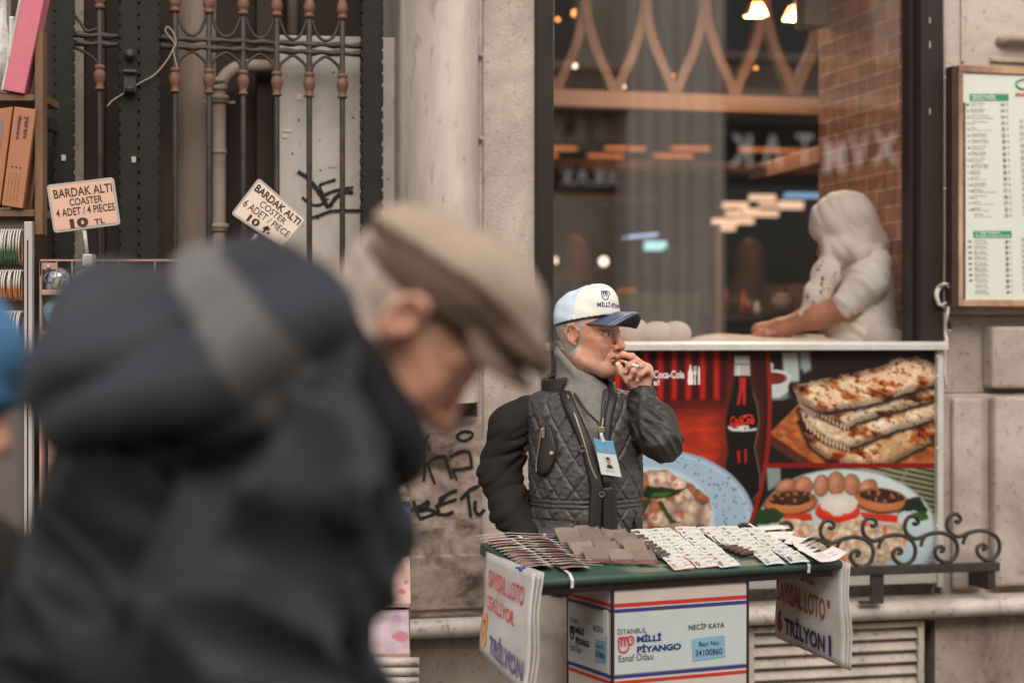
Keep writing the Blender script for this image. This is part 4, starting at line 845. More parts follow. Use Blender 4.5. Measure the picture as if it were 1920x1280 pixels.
V_ = np.stack([UU, np.full(UU.shape, -vp_), ZZ], -1).reshape(-1, 3); ii = np.arange(NX*NZ).reshape(NZ, NX); Fq = np.stack([ii[:-1, :-1], ii[1:, :-1], ii[1:, 1:], ii[:-1, 1:]], -1).reshape(-1, 4)
M_print = mat('poster_print', (1, 1, 1), .42, 0, attr='Col', spec=.3)
pan = partnp('printed_panel', V_, Fq, M_print, PO, cols=cols.reshape(-1, 3), smooth=False)
part('backing', MB().box(up0, up1, -vp_+.002, .035, zp0, zp1), M_black, PO)
def pq(p0, y0, p1, y1): return [wp(p0, y0, vp_+.001), wp(p1, y0, vp_+.001), wp(p1, y1, vp_+.001), wp(p0, y1, vp_+.001)]
mb = MB(); qtext(mb, 'Coca-Cola', pq(1225, 694.5, 1283, 709), (0, 0, 1, 1), bold=.025); qtext(mb, 'a!', pq(1225, 711, 1236, 722), (0, 0, 1, 1), bold=.025)
qtext(mb, 'zero', pq(1380, 797, 1404, 807), (0, 0, 1, 1), .0012, bold=.03)
bt_ = [(.38, 0), (.62, 0), (.64, .18), (.9, .42), (.84, .6), (.92, .8), (.85, 1), (.15, 1), (.08, .8), (.16, .6), (.1, .42), (.36, .18)]
qpoly(mb, bt_, pq(1288, 684, 1301, 721), .0012)
qpoly(mb, [(.38, .45), (.62, .45), (.7, 1), (.3, 1)], pq(1299, 685, 1307, 721), .0012)
for k in range(3): qrect(mb, pq(1300, 686, 1306, 702), .02+.36*k, 0, .22+.36*k, .7, .0012)
qrect(mb, pq(1300, 686, 1306, 702), .02, .6, .96, 1, .0012)
qpoly(mb, [(.5, 0), (1, .12), (1, 1), (.3, 1), (.25, .3)], pq(1307, 685, 1312, 721), .0012)
part('slogan_lettering', mb, mat('slogan_white', L(212, 202, 194), .5, .03), PO, pan)
mb = MB(); Qc = pq(1368, 779, 1415, 797)
qtext(mb, 'Coca', pq(1369, 780, 1391, 796), (0, 0, 1, 1), .0012, bold=.02, shear=.35); qtext(mb, 'Cola', pq(1391, 779, 1414, 795), (0, 0, 1, 1), .0012, bold=.02, shear=.35)
stroke(mb, curve([wp(x, y, vp_+.001) for x, y in ((1372, 793), (1369, 797), (1380, 799), (1392, 796))], 5), .0035, (0, -1, 0), .0018); stroke(mb, curve([wp(x, y, vp_+.001) for x, y in ((1386, 783), (1394, 779), (1404, 778), (1412, 780))], 5), .0035, (0, -1, 0), .0018)
part('script_lettering', mb, mat('script_red', L(206, 44, 26), .5, .03), PO, pan)
# aluminium frame of the poster
mb = MB(); mb.box(WU(1757, .03), WU(1768, .03), -.035, .03, WZ(1760, 1100, .03), 1.572); part('frame_side', mb, M_alu, PO, bevel=.002)
mb = MB(); mb.box(WU(1040, .03), WU(1757, .03), -.03, .03, zp0-.036, zp0-.001); part('frame_bottom', mb, M_alu, PO, bevel=.003)
for py in (668, 705, 840, 985):
    part('screw', MB().lathe([(0, 0), (.005, 0), (.004, .002), (0, .003)], (WU(1755.5, .03), -.037, WZ(1756, py, .03)), 8, axis=Matrix.Rotation(math.pi/2, 3, 'X')), M_alu, PO)
# ================================================================= THE LOTTERY STAND
AT = math.radians(25.2)
CART = Matrix.Translation((.245, 4.52, 0)) @ Matrix.Rotation(AT, 4, 'Z')
TILT = math.radians(10.3)
TABLE = Matrix.Translation((.05, 4.40, 1.035)) @ Matrix.Rotation(AT, 4, 'Z') @ Matrix.Rotation(TILT, 4, 'X')
def rp(px, py, M, axis, off=0):           # camera ray through a photo point onto the plane local[axis] = off
    Mi = M.inverted(); o = Mi @ Vector((0, 0, CAMZ)); d = Mi.to_3x3() @ Vector(((px-960)/FPX, 1, (640-py)/FPX)); return o+d*((off-o[axis])/d[axis])
BW, BD, BH = .39, .24, 1.0
M_white = mat('stand_laminate', L(186, 174, 163), .45, .04, 3, L(160, 146, 134), 2, .35, spec=.4)
M_label = mat('label_sheet', L(178, 184, 180), .35, .03, 3, L(160, 166, 162), 2, .3, spec=.45)
M_red = mat('red_stripe', L(178, 46, 40), .45, .05); M_blue = mat('blue_stripe', L(52, 54, 112), .45, .05); M_trim = mat('dark_trim', L(46, 30, 38), .45, .1)
M_navy = mat('navy_ink', L(38, 52, 104), .5, .04); M_inkd = mat('print_ink', L(52, 50, 56), .5, .04); M_logo = mat('logo_red', L(188, 48, 62), .5, .04); M_stk = mat('sticker_blue', L(118, 156, 178), .45, .06, 10)
ST = thing('lottery_stand', 'white lottery stand with red and blue stripes and a green tilted tabletop', 'stand', CART, (0, 0, 0))
bx = part('cabinet', MB().box(0, BW, 0, BD, 0, BH), M_white, ST, bevel=.002)
for x, y in ((0, 0), (BW, 0), (0, BD), (BW, BD)):
    sx = -1 if x == 0 else 1; sy = -1 if y == 0 else 1
    part('corner_trim', MB().box(x-.0045 if sx > 0 else x-.002, x+.002 if sx > 0 else x+.0045, y-.002 if sy < 0 else y-.0045, y+.0045 if sy < 0 else y+.002, 0, BH+.001), M_trim, ST)
def fz(py): return rp(1150, py, CART, 1).z
def fx(px, py=1200): return rp(px, py, CART, 1).x
stripes = [(fz(1131.5), fz(1138.5), M_red, 'red_stripe'), (fz(1142), fz(1148.5), M_blue, 'blue_stripe'), (fz(1266), fz(1272), M_blue, 'blue_stripe'), (fz(1277), fz(1283), M_red, 'red_stripe'), (.20, .21, M_red, 'red_stripe'), (.18, .19, M_blue, 'blue_stripe')]
for zt, zb, m, nm in stripes:
    part(nm, MB().box(.005, BW-.005, -.0012, .001, zb, zt), m, ST, bx); part(nm, MB().box(-.0012, .001, .005, BD-.005, zb, zt), m, ST, bx)
lz1, lz0 = fz(1151), fz(1264)
part('label', MB().box(.006, BW-.006, -.0018, .001, lz0, lz1), M_label, ST, bx); part('label', MB().box(-.0018, .001, .02, BD-.004, lz0, lz1), M_label, ST, bx)
def fq(x0, x1, y0, y1, front=True, off=-.002):
    ax = 1 if front else 0; xc, yc = (x0+x1)/2, (y0+y1)/2; a, b, t, bo = rp(x0, yc, CART, ax, off), rp(x1, yc, CART, ax, off), rp(xc, y0, CART, ax, off), rp(xc, y1, CART, ax, off)
    if front: return [Vector((a.x, off, t.z)), Vector((b.x, off, t.z)), Vector((b.x, off, bo.z)), Vector((a.x, off, bo.z))]
    return [Vector((off, a.y, t.z)), Vector((off, b.y, t.z)), Vector((off, b.y, bo.z)), Vector((off, a.y, bo.z))]
FULL = (0, 0, 1, 1)
for fr, data in ((True, ((1157, 1212, 1174, 1187), (1194, 1240, 1186, 1202), (1194, 1277, 1204, 1220), (1160, 1225, 1225, 1238), (1291, 1358, 1165, 1178), (1297, 1360, 1192, 1237), (1158, 1188, 1190, 1223))),
                 (False, ((1069, 1086, 1155, 1168), (1080, 1095, 1174, 1188), (1080, 1106, 1194, 1210), (1070, 1090, 1208, 1221), (1112, 1133, 1170, 1184), (1116, 1137, 1198, 1242), (1069.5, 1078, 1171, 1198)))):
    i_, mi, pi_, es_, ne, sk, lg = data; mb = MB()
    qtext(mb, 'İSTANBUL', fq(*i_, fr), FULL, .001); qtext(mb, 'Esnaf Odası', fq(*es_, fr), FULL, .001); qtext(mb, 'NECİP KAYA' if fr else 'NECİP KA', fq(*ne, fr), FULL, .001, .012)
    part('small_lettering', mb, M_inkd, ST, bx)
    mb = MB(); qtext(mb, 'MİLLİ', fq(*mi, fr), FULL, .001, .05); qtext(mb, 'PİYANGO', fq(*pi_, fr), FULL, .001, .05); part('bold_lettering', mb, M_navy if fr else M_inkd, ST, bx)
    q = fq(*sk, fr); part('sticker', qpoly(MB(), [(0, .06), (.97, 0), (1, .92), (.5, .95), (.03, 1)], q, .001), M_stk, ST, bx)
    mb = MB(); qtext(mb, 'Bayi No:', q, (.2, .2, .82, .44), .002, .008); qtext(mb, '34100860', q, (.1, .52, .9, .78), .002, .008); part('sticker_lettering', mb, M_inkd, ST, bx)
    q = fq(*lg, fr)
    def lq(pts): return [qp([Vector(p) for p in q], u, v, .001) for u, v in pts]
    nrm = (0, -1, 0) if fr else (-1, 0, 0); w = .0042 if fr else .004
    mb = MB()
    stroke(mb, curve(lq([(.06, .3), (.06, .62), (.12, .85), (.32, .97), (.55, .9), (.68, .72), (.68, .45), (.62, .3), (.7, .12), (.85, .08), (.98, .25), (.96, .45), (.82, .55), (.7, .52)]), 5), w, nrm, .0004)
    stroke(mb, curve(lq([(.06, .32), (.07, .15), (.15, .1), (.22, .2), (.22, .6)]), 5), w, nrm, .0008); stroke(mb, curve(lq([(.24, .25), (.3, .1), (.38, .12), (.43, .25), (.43, .6)]), 5), w, nrm, .0012); stroke(mb, curve(lq([(.45, .25), (.52, .1), (.6, .14), (.65, .3)]), 5), w, nrm, .0016)
    stroke(mb, lq([(.78, .28), (.86, .28)]), w*1.2, nrm, .0012); part('hand_emblem', mb, M_logo if fr else M_inkd, ST, bx)
mb = MB(); q = fq(1131, 1139, 1143, 1193, False, -.004); mb.slab(q, .003); part('plastic_clip', mb, mat('clip_plastic', L(190, 196, 188), .3, .03), ST, bx)
# green tabletop
TW, TD = .89, .309
TL_ = Matrix(CART.inverted() @ TABLE)
def tb(mb): mb.v = [tuple(TL_ @ Vector(p)) for p in mb.v]; return mb
M_green = mat('green_vinyl', L(48, 70, 58), .5, .12, 9, L(38, 58, 48), 3, .5, spec=.45)
pr = [(TD, -.016), (.012, -.016)]+[(.012-.012*math.sin(t), -.002-.0115*math.cos(t)) for t in np.linspace(0, math.pi, 9)]+[(TD, .012)]
pr = [(y, z-.012) for y, z in pr]
o = part('tabletop', tb(MB().prism([(0, y, z) for y, z in pr], (TW, 0, 0))), M_green, ST, smooth=True); o.modifiers.new('s', 'EDGE_SPLIT').split_angle = math.radians(40)
part('tabletop_frame', tb(MB().box(.02, TW-.02, .012, TD-.01, -.045, -.0285)), M_trim, ST)
part('table_support', MB().box(.05, BW-.05, .05, BD-.05, BH, BH+.02), M_trim, ST)
def TP(px, py, h=0): return rp(px, py, TABLE, 2, h)
TS = []       # things on the table live in TABLE space
def tgrid(x0, y0, wx, wy, fz_, nu, nv, rot=0, colf=None):      # card: u along x, v along y (away); fz_(u,v) height
    mb = MB(); c, s = math.cos(rot), math.sin(rot); P = []; cols = []
    for j in range(nv+1):
        row = []
        for i in range(nu+1):
            u, v = i/nu, j/nv; a, b = (u-.5)*wx, v*wy; row.append((x0+a*c-b*s, y0+a*s+b*c, fz_(u, v)))
            cols.append(colf(u, v) if colf else None)
        P.append(row)
    mb.grid(P); mb.c = cols; mb.has = colf is not None; return mb
M_card = matc('ticket_card', .55, .3, .08, 60); M_tick = matc('ticket_paper', .5, .3, .04, 60)
# propped brown tickets
brown = [(940, 215), (965, 250), (1065, 305), (1120, 375), (1230, 425), (1140, 178), (1200, 218), (1265, 268), (1370, 345), (1490, 425), (1410, 178), (1475, 220), (1535, 268), (1580, 298), (1640, 340), (1735, 430)]
labs = ['in the leftmost row', 'in the middle row', 'in the row nearest the white tickets']
for i, (x, y) in enumerate(brown):
    p = TP(890+x/5.486, 970+(y+22)/5.486); r = R_.uniform(-.08, .08)-.10
    k_ = R_.uniform(.9, 1.08); base = np.array(L(120*k_, 104*k_, 91*k_)); lo_ = np.array(L(96, 62, 58))
    def cf(u, v, base=base, lo_=lo_): return tuple(base if v > .30 else lo_)
    k = 0 if i < 5 else 1 if i < 10 else 2; h = R_.uniform(.016, .025)
    mb = tgrid(p.x, p.y-.031, .060, .062, lambda u, v, h=h: .003+.004*(u > .9)+h*max(0, (v-.25)/.75)**.9+.002*math.sin(3*u), 6, 10, r, cf)
    single('brown_ticket', mb, M_card, 'folded brown ticket propped up '+labs[k]+' of such tickets', 'ticket', TABLE, group='brown tickets propped on the green tabletop')
# fanned maroon cards
for colk, (a, b, n, lab) in enumerate((((285, 268), (640, 532), 11, 'maroon card on edge in the left fan at the table end'), ((650, 262), (1010, 540), 12, 'maroon card on edge in the second fan beside the brown tickets'))):
    for i in range(n):
        t = i/(n-1); p = TP(890+(a[0]+(b[0]-a[0])*t+R_.uniform(-12, 12))/5.486, 970+(a[1]+(b[1]-a[1])*t)/5.486)
        lift = R_.uniform(.009, .014); m1 = np.array(L(*R_.choice(((146, 104, 98), (130, 90, 90), (164, 136, 116), (138, 96, 100))))); w1 = np.array(L(196, 186, 172))
        def cf(u, v, m1=m1, w1=w1): return tuple(w1 if (u > .80 or v < .05) else m1)
        mb = tgrid(p.x, p.y-.015, .078, .056, lambda u, v, l=lift: .002+l*(1-v)*(1-.35*u*u)+.003*math.sin(u*3.1), 10, 6, R_.uniform(-.05, .05)-.06, cf)
        single('maroon_ticket', mb, M_card, lab, 'ticket', TABLE, group='maroon tickets fanned on the green tabletop')
# strings and bands holding them
mb_s = []
for i in range(13):
    t = i/12; a = TP(892+i*7.3, 1013+i*4.9); y = a.y; x0 = a.x
    mb = MB().tube([(max(x0, -.035), y, .012), (max(x0, -.035)+.09, y+.002, .016), (max(x0, -.035)+.22, y, .006)], .0008, 5)
    single('string', mb, mat('white_string', L(206, 196, 184), .7, .02) if i == 0 else bpy.data.materials['white_string'], 'thin white string stretched over the maroon ticket fans', 'string', TABLE, group='white strings over the tickets', smooth=True)
M_band = mat('white_band', L(200, 194, 188), .5, .03)
for a, b, lab in (((973, 1007), (1068, 1078), 'white elastic band across the tabletop by the maroon fans'), ((1404, 984), (1520, 1056), 'white elastic band across the tabletop near the loose papers')):
    p, q = TP(*a), TP(*b); q.y = max(q.y, .006); mb = MB(); mb.grid([[(p.x-.004, p.y, .0035), (p.x+.004, p.y, .0035)], [(q.x-.004, q.y, .0035), (q.x+.004, q.y, .0035)], [(q.x-.004, -.0045, -.008), (q.x+.004, -.0045, -.008)], [(q.x-.004, -.005, -.026), (q.x+.004, -.005, -.026)]])
    o = single('elastic_band', mb, M_band, lab, 'band', TABLE); o.modifiers.new('s', 'SOLIDIFY').thickness = .0012
# shingled white tickets
def tick_col(seed, edge):
    r = random.Random(seed); W_ = np.array(L(190, 188, 178)); D_ = np.array(L(72, 74, 82)); G_ = np.array(L(*r.choice(((112, 132, 104), (150, 150, 120), (128, 118, 128))))); E_ = np.array(L(*edge)) if edge else W_; P_ = np.array(L(186, 176, 168))
    ph = r.random()*6
    def f(u, v):
        if u < .045 or u > .955 or v < .09: return tuple(E_)
        if .09 < u < .30 and .2 < v < .8: return tuple(D_ if math.sin(u*60+ph)*math.sin(v*15+ph) > -.35 else W_)
        if .34 < u < .60 and .18 < v < .88: return tuple(P_*.8 if math.sin(v*30+u*3) > -.3 else W_)
        if .62 < u < .92 and .25 < v < .85: return tuple(G_ if math.sin(u*37+ph)+math.sin(v*17+2*ph) > -.2 else W_)
        return tuple(W_)
    return f
zz = lambda x, y: TP(1180+x/4.571, 960+y/4.571)
RED_, BLU_ = (196, 78, 72), (96, 144, 182)
colsT = [((130, 205), (452, 474), 11, ['r', 'r']), ((300, 192), (645, 458), 11, ['r', 'r']), ((500, 180), (838, 455), 11, ['b', 'r']), ((690, 182), (960, 330), 6, []), ((870, 176), (1240, 436), 9, ['b', 'r', 'r']), ((1065, 190), (1442, 426), 9, ['b', 'r'])]
nth = ['first', 'second', 'third', 'fourth', 'fifth', 'last']
for k, (a, b, n, fe) in enumerate(colsT):
    pa, pb = zz(*a), zz(*b)
    for i in range(n):
        t = i/(n-1); p = pa.lerp(pb, t); e = fe[n-1-i] if n-1-i < len(fe) else None
        y0 = max(p.y-.016, -.004)+.0005; h0 = .003+.0012*(n-i)/n+R_.uniform(0, .0012)
        mb = tgrid(p.x+R_.uniform(-.0015, .0015), y0, .0605, .040, lambda u, v, h0=h0: h0-.002+.0085*v+.0018*math.sin(u*4+i*2.3)+.003*max(0, u-.75)**2*16*(i % 3 == 0), 22, 8, R_.uniform(-.09, .06), tick_col(k*20+i, RED_ if e == 'r' else BLU_ if e == 'b' else None))
        if e is None: lb, gp = 'small printed white lottery ticket overlapping others in the '+nth[k]+' column', 'white lottery tickets in overlapping columns'
        else: lb, gp = ('red' if e == 'r' else 'blue')+' edged lottery ticket low in the '+nth[k]+' column of white tickets', ('red' if e == 'r' else 'blue')+' edged lottery tickets'
        single('lottery_ticket', mb, M_tick, lb, 'ticket', TABLE, group=gp)
# dark rolled stubs between the columns
M_stub = mat('dark_stub', L(72, 66, 60), .5, .3, 40, L(100, 60, 56), 30, .5)
for i in range(8):
    t = i/7; p = zz(20+260*t, 212+190*t); mb = MB().tube([(p.x-.012, p.y, .006), (p.x+.022, p.y+.002, .008)], .0075, 10)
    single('rolled_stub', mb, M_stub, 'dark rolled ticket stub beside the first white column', 'stub', TABLE, group='dark rolled stubs by the first white column', smooth=True)
for i in range(4):
    p = zz(845+45*i, 325+17*i); mb = MB().tube([(p.x-.012, p.y, .006), (p.x+.028, p.y+.003, .007)], .007, 10)
    single('rolled_stub', mb, mat('brown_stub', L(82, 52, 46), .5, .3, 40) if i == 0 else bpy.data.materials['brown_stub'], 'brown rolled ticket stub below the short fourth column', 'stub', TABLE, group='brown rolled stubs in front of the fourth column', smooth=True)
# loose papers fanned over the right end
pap = [([(1050, 128), (1310, 108), (1372, 136), (1120, 158)], .004, 'plain white paper slip at the back corner of the table'), ([(1190, 165), (1432, 163), (1342, 236), (1118, 236)], .008, 'printed slip with a blue border under the elastic band'),
       ([(1380, 192), (1592, 218), (1520, 264), (1320, 262)], .010, 'white paper sheet at the top of the fan'), ([(1390, 240), (1640, 240), (1560, 288), (1410, 282)], .011, 'second white paper sheet of the fan'), ([(1400, 262), (1692, 262), (1600, 308), (1420, 296)], .012, 'third white paper sheet of the fan'), ([(1430, 290), (1736, 300), (1630, 340), (1450, 325)], .013, 'fourth white paper sheet of the fan'), ([(1475, 332), (1738, 326), (1862, 380), (1640, 425)], .015, 'front white paper sheet curling over the table corner')]
for k, (q, h, lb) in enumerate(pap):
    c = [TP(1180+x/4.571, 960+y/4.571, h) for x, y in q]; P = []; cols = []; w1 = np.array(L(202, 192, 188)); b1 = np.array(L(104, 124, 168)); o1 = np.array(L(206, 168, 130)); t1 = np.array(L(150, 142, 140))
    for j in range(9):
        row = []
        for i in range(15):
            u, v = i/14, j/8; p = c[0].lerp(c[1], u).lerp(c[3].lerp(c[2], u), v); p.z = h+.010*max(0, u-.45)**2*4*(k > 1)-.004*math.sin(math.pi*u)*(k > 1); row.append(p)
            col = w1
            if k == 1: col = b1 if (v > .86 or u > .94) else o1 if math.sin(u*21)*math.sin(v*13) > .55 else w1
            if k == 6 and .35 < u < .8 and .35 < v < .8 and j % 2 and i % 3: col = t1
            cols.append(tuple(col))
        P.append(row)
    mb = MB(); mb.grid(P); mb.c = cols; mb.has = True; o = single('paper_sheet', mb, M_tick, lb, 'paper', TABLE, smooth=True)
# hanging plastic signs
M_sheet = mat('plastic_sheet', L(186, 180, 174), .35, .08, 5, L(150, 136, 124), 3, .5, spec=.5, bump=.15, bs=14, bd=.01)
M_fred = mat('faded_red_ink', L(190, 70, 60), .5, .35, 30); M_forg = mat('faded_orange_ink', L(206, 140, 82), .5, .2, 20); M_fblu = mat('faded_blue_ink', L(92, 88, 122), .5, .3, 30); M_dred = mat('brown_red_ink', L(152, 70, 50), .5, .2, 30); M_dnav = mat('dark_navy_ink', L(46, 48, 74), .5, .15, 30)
def sign(q, lab, texts, bow):
    q = [at(*p) for p in q]; o_ = q[3].copy(); t = thing('hanging_sign', lab, 'sign', EYE, o_); n = ((q[3]-q[0]).cross(q[1]-q[0])).normalized()
    for k in range(3):
        P = []
        for j in range(15):
            row = []
            for i in range(15):
                u, v = i/14, j/14; p = qp(q, u, v, -.004*k, bow)+n*.0025*math.sin(v*9+u*5)*(1 if k == 0 else 1.6)-Vector((0, 0, .004*k*(v > .9)))+Vector((.006*k, .003*k, 0))*u; row.append(p)
            P.append(row)
        mb = MB().grid(P); o = part('sheet', mb, M_sheet, t, smooth=True); o.modifiers.new('s', 'SOLIDIFY').thickness = .001
        if k == 0: s0 = o
    for nm, tx, box, m, b in texts:
        mb = qtext(MB(), tx, q, box, .0055, b, 0, None, bow); part(nm, mb, m, t, s0)
    return t
LS = [(912, 1033, 4.64), (1003, 1073, 4.385), (989, 1305, 4.365), (900, 1218, 4.60)]
sign(LS, 'left hanging plastic sign with faded red letters and a big orange 8', [('red_lettering', 'SAYISAL LOTO', (.13, .15, .86, .31), M_fred, .01), ('red_lettering', 'ÇEKİLİYOR.', (.13, .355, .73, .545), M_fred, .01), ('numeral', '8', (.055, .58, .185, .92), M_forg, .03), ('blue_lettering', 'TRİLYON', (.27, .69, .93, .91), M_fblu, .03)], .008)
RS = [(1455, 1010, 5.03), (1580, 1056, 4.785), (1586, 1252, 4.77), (1455, 1190, 5.02)]
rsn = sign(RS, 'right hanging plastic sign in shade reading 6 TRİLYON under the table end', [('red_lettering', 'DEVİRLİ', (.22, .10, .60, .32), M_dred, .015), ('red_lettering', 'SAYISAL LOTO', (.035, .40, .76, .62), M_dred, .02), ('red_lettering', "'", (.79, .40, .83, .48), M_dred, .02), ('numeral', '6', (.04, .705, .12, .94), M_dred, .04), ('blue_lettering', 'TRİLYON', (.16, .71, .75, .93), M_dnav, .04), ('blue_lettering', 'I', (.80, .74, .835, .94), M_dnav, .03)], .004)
p = at(976, 1067, 4.40); mb = MB(); mb.ball(p, .006, 6); mb.tube([p-Vector((.012, 0, -.004)), p+Vector((.012, 0, .004))], .003, 6); single('clip', mb, mat('blue_clip', L(48, 62, 130), .4, .05), 'small blue clip on top of the left hanging sign', 'clip', EYE, smooth=True)
# ================================================================= PEOPLE
def head_fn(P, hat=True, slim=1.0):       # head frame: x forward, y left, z up, eyes at z = 0, ear canals at x = 0
    Q = P.copy(); Q[..., 1] = np.abs(P[..., 1])
    f = ell_(Q, (-.008, 0, .028), (.096, .077, .090)); f = smin(f, ell_(Q, (.032, 0, -.040), (.060, .057, .076)), .03)
    f = smin(f, cap_(Q, (.078, .006, -.104), (.070, .020, -.100), .0175, .017), .02)                      # chin
    f = smin(f, cap_(Q, (.070, .022, -.100), (.004, .054, -.066), .020, .022), .03)                       # jaw
    f = smin(f, ell_(Q, (.056, .036, -.036), (.028, .024, .026)), .03)                                     # cheek
    f = smin(f, cap_(Q, (.086, .010, .020), (.066, .050, .020), .010, .011), .016)                        # brow
    f = smax(f, -ell_(Q, (.100, .032, -.002), (.020, .021, .014)), .012)                                   # socket
    f = smin(f, ell_(Q, (.0735, .0325, -.001), (.0135, .0150, .0130)), .003)                              # eyeball
    f = smin(f, chain(Q, [(.085, .017, .001), (.0885, .031, .0085), (.075, .051, .001)], [.0035, .0042, .004], .003), .003)   # upper lid
    f = smin(f, chain(Q, [(.086, .018, -.004), (.0865, .031, -.0105), (.074, .050, -.003)], [.003, .0036, .003], .003), .003) # lower lid
    f = smin(f, chain(Q, [(.083, .018, -.013), (.084, .034, -.021), (.074, .050, -.015)], [.004, .005, .004], .004), .008)   # bag under the eye
    f = smin(f, cap_(Q, (.090, 0, .012), (.1145, 0, -.030), .0085, .0115), .012)                           # nose
    f = smin(f, ell_(Q, (.1135, 0, -.036), (.0125, .0125, .0105)), .008); f = smin(f, ell_(Q, (.1000, .0145, -.039), (.0115, .0085, .0085)), .006)
    f = smax(f, -ell_(Q, (.1055, .0075, -.0475), (.0065, .0040, .0045)), .003)
    f = smax(f, -chain(Q, [(.098, .021, -.040), (.091, .031, -.056), (.079, .038, -.078)], [.0024, .0026, .0012], .002), .007)   # fold
    f = smin(f, ell_(Q, (.088, 0, -.066), (.016, .026, .018)), .014)
    f = smax(f, -ell_(Q, (.046, .070, -.052), (.026, .012, .024)), .024)
    for zz_ in (.036, .046): f = smax(f, -chain(Q, [(.094, 0, zz_), (.086, .025, zz_+.003), (.066, .050, zz_-.002)], [.0016, .0016, .0008], .002), .004)                                      # muzzle
    f = smin(f, chain(Q, [(.1015, 0, -.0635), (.098, .012, -.0645), (.086, .025, -.0690)], [.0048, .0046, .0025], .003), .004)
    f = smin(f, chain(Q, [(.0995, 0, -.0755), (.096, .012, -.0752), (.086, .023, -.0705)], [.0062, .0055, .0025], .003), .005)
    f = smax(f, -chain(Q, [(.108, 0, -.0697), (.103, .012, -.0697), (.088, .026, -.0705)], [.0022, .0022, .0012], .002), .003)   # mouth line
    f = smax(f, -cap_(Q, (.099, 0, -.086), (.092, .012, -.087), .005, .004), .010)
    for zz_, z2 in ((.006, .016), (.0, -.001), (-.006, -.017)): f = smax(f, -cap_(Q, (.066, .057, zz_), (.048, .068, z2), .0022, .0010), .003)
    e = ell_(Q, (-.008, .081, -.004), (.0190, .0090, .0320), rotm((1, .35, -.12), (.12, .18, 1)))
    e = smax(e, -ell_(Q, (-.002, .090, -.002), (.0105, .0080, .0185)), .004); e = smin(e, chain(Q, [(.006, .078, .008), (-.002, .089, .025), (-.018, .092, .020), (-.026, .090, .000), (-.016, .085, -.022), (-.001, .079, -.032)], [.0030, .0038, .0042, .0038, .0042, .0060], .003), .004)
    e = smin(e, ell_(Q, (.007, .079, -.008), (.0045, .0045, .0075)), .004)
    return smin(f, e, .005)
def neck_fn(P, tilt=(-.045, 0, -.21), r0=.056, r1=.062): return cap_(P, (-.022, 0, -.075), tilt, r0, r1)
def head_cols(v, tone, hairc, stub=.25, hairline=True, seed=1):
    x, y, z = v[:, 0], np.abs(v[:, 1]), v[:, 2]; c = np.tile(np.array(tone), (len(v), 1)); nz = noise3(v, 90, seed); n2 = noise3(v, 300, seed+1)
    red = np.exp(-(((x-.07)/.04)**2+((y-.04)/.022)**2+((z+.03)/.026)**2)); red = np.maximum(red, np.exp(-(((x-.112)/.016)**2+(y/.02)**2+((z+.034)/.016)**2))); ear = (y > .076)*.7  # cheeks and nose flushed; ears painted redder, partly for light glowing through
    a = (.55*np.maximum(red, ear)*(.8+.3*nz))[:, None]; c = c*(1-a)+c*np.array((1.06, .72, .64))*a
    n3 = noise3(v, 36, seed+7); c = c*(1+.08*nz+.06*n2)[:, None]*(1+np.stack([.02*n3, -.07*n3, -.09*n3], 1))
    st = np.clip((-z-.055)/.03, 0, 1)*np.clip((x-.0)/.03, 0, 1)*stub; c = c*(1-st[:, None])+np.array(L(132, 110, 98))*st[:, None]
    lip = np.exp(-(((x-.099)/.012)**2+(y/.022)**2+((z+.0695)/.0085)**2)); c = c*(1-.5*lip[:, None])+np.array(L(150, 84, 74))*.5*lip[:, None]
    dl = np.exp(-((z+.0700)/.0016)**2)*(x > .080)*(y < .026); c = c*(1-.75*dl[:, None])+np.array(L(62, 34, 30))*.75*dl[:, None]
    ed = np.sqrt(((x-.0735)/.0145)**2+((y-.0325)/.0160)**2+((z+.001)/.0075)**2); ey = (ed < 1.12) & (x > .078); c[ey] = np.array(L(196, 182, 170)); ir = np.hypot(y-.0300, z+.0005) < .0062; c[ey & ir] = np.array(L(44, 32, 26))
    lid = (x > .074) & (y > .014) & (y < .05) & (np.abs(z-.0065) < .0022); c[lid] = c[lid]*.45
    bm = np.clip(1-np.abs(z-.0225-.08*(y-.02)*(y < .035))/.0058, 0, 1)*(x > .058)*(y > .010)*(y < .052)*(.5+.5*n2); c = c*(1-.65*np.clip(bm, 0, 1)[:, None])+np.array(L(118, 96, 82))*.65*np.clip(bm, 0, 1)[:, None]
    if hairline:
        h = (x < -.004+.012*nz) & (z > -.062+.012*nz) & (y < .0755); h |= (x < .026+.006*n2) & (z > .004) & (y > .05) & (y < .079); h |= (z > .052+.006*nz) & (x < .075)
        c[h] = (np.array(hairc)*(1+.22*n2+.10*nz)[:, None])[h]
    return c
M_skin = matc('skin', .52, .35, .16, 75, bump=.35, bs=190, bd=.0012, sss=.05)
def loft(P, st, k=1.0):                    # st = [(z, cx, cy, rx, ry)] from top to bottom: a body of elliptical slices
    st = sorted(st); a = np.array(st, float); z = P[..., 2]; cx, cy, rx, ry = (np.interp(z, a[:, 0], a[:, i]) for i in (1, 2, 3, 4))
    d = np.sqrt(((P[..., 0]-cx)/rx)**2+((P[..., 1]-cy)/ry)**2); f = (d-1)*np.minimum(rx, ry); return smax(f, np.maximum(z-a[-1, 0], a[0, 0]-z), .03)
def joinv(parts):                          # several surfaces into one body mesh
    V = []; F = []; Cc = []; o = 0
    for v, f, c in parts: V.append(v); F.append(f+o); Cc.append(c); o += len(v)
    return np.concatenate(V), np.concatenate(F), np.concatenate(Cc)
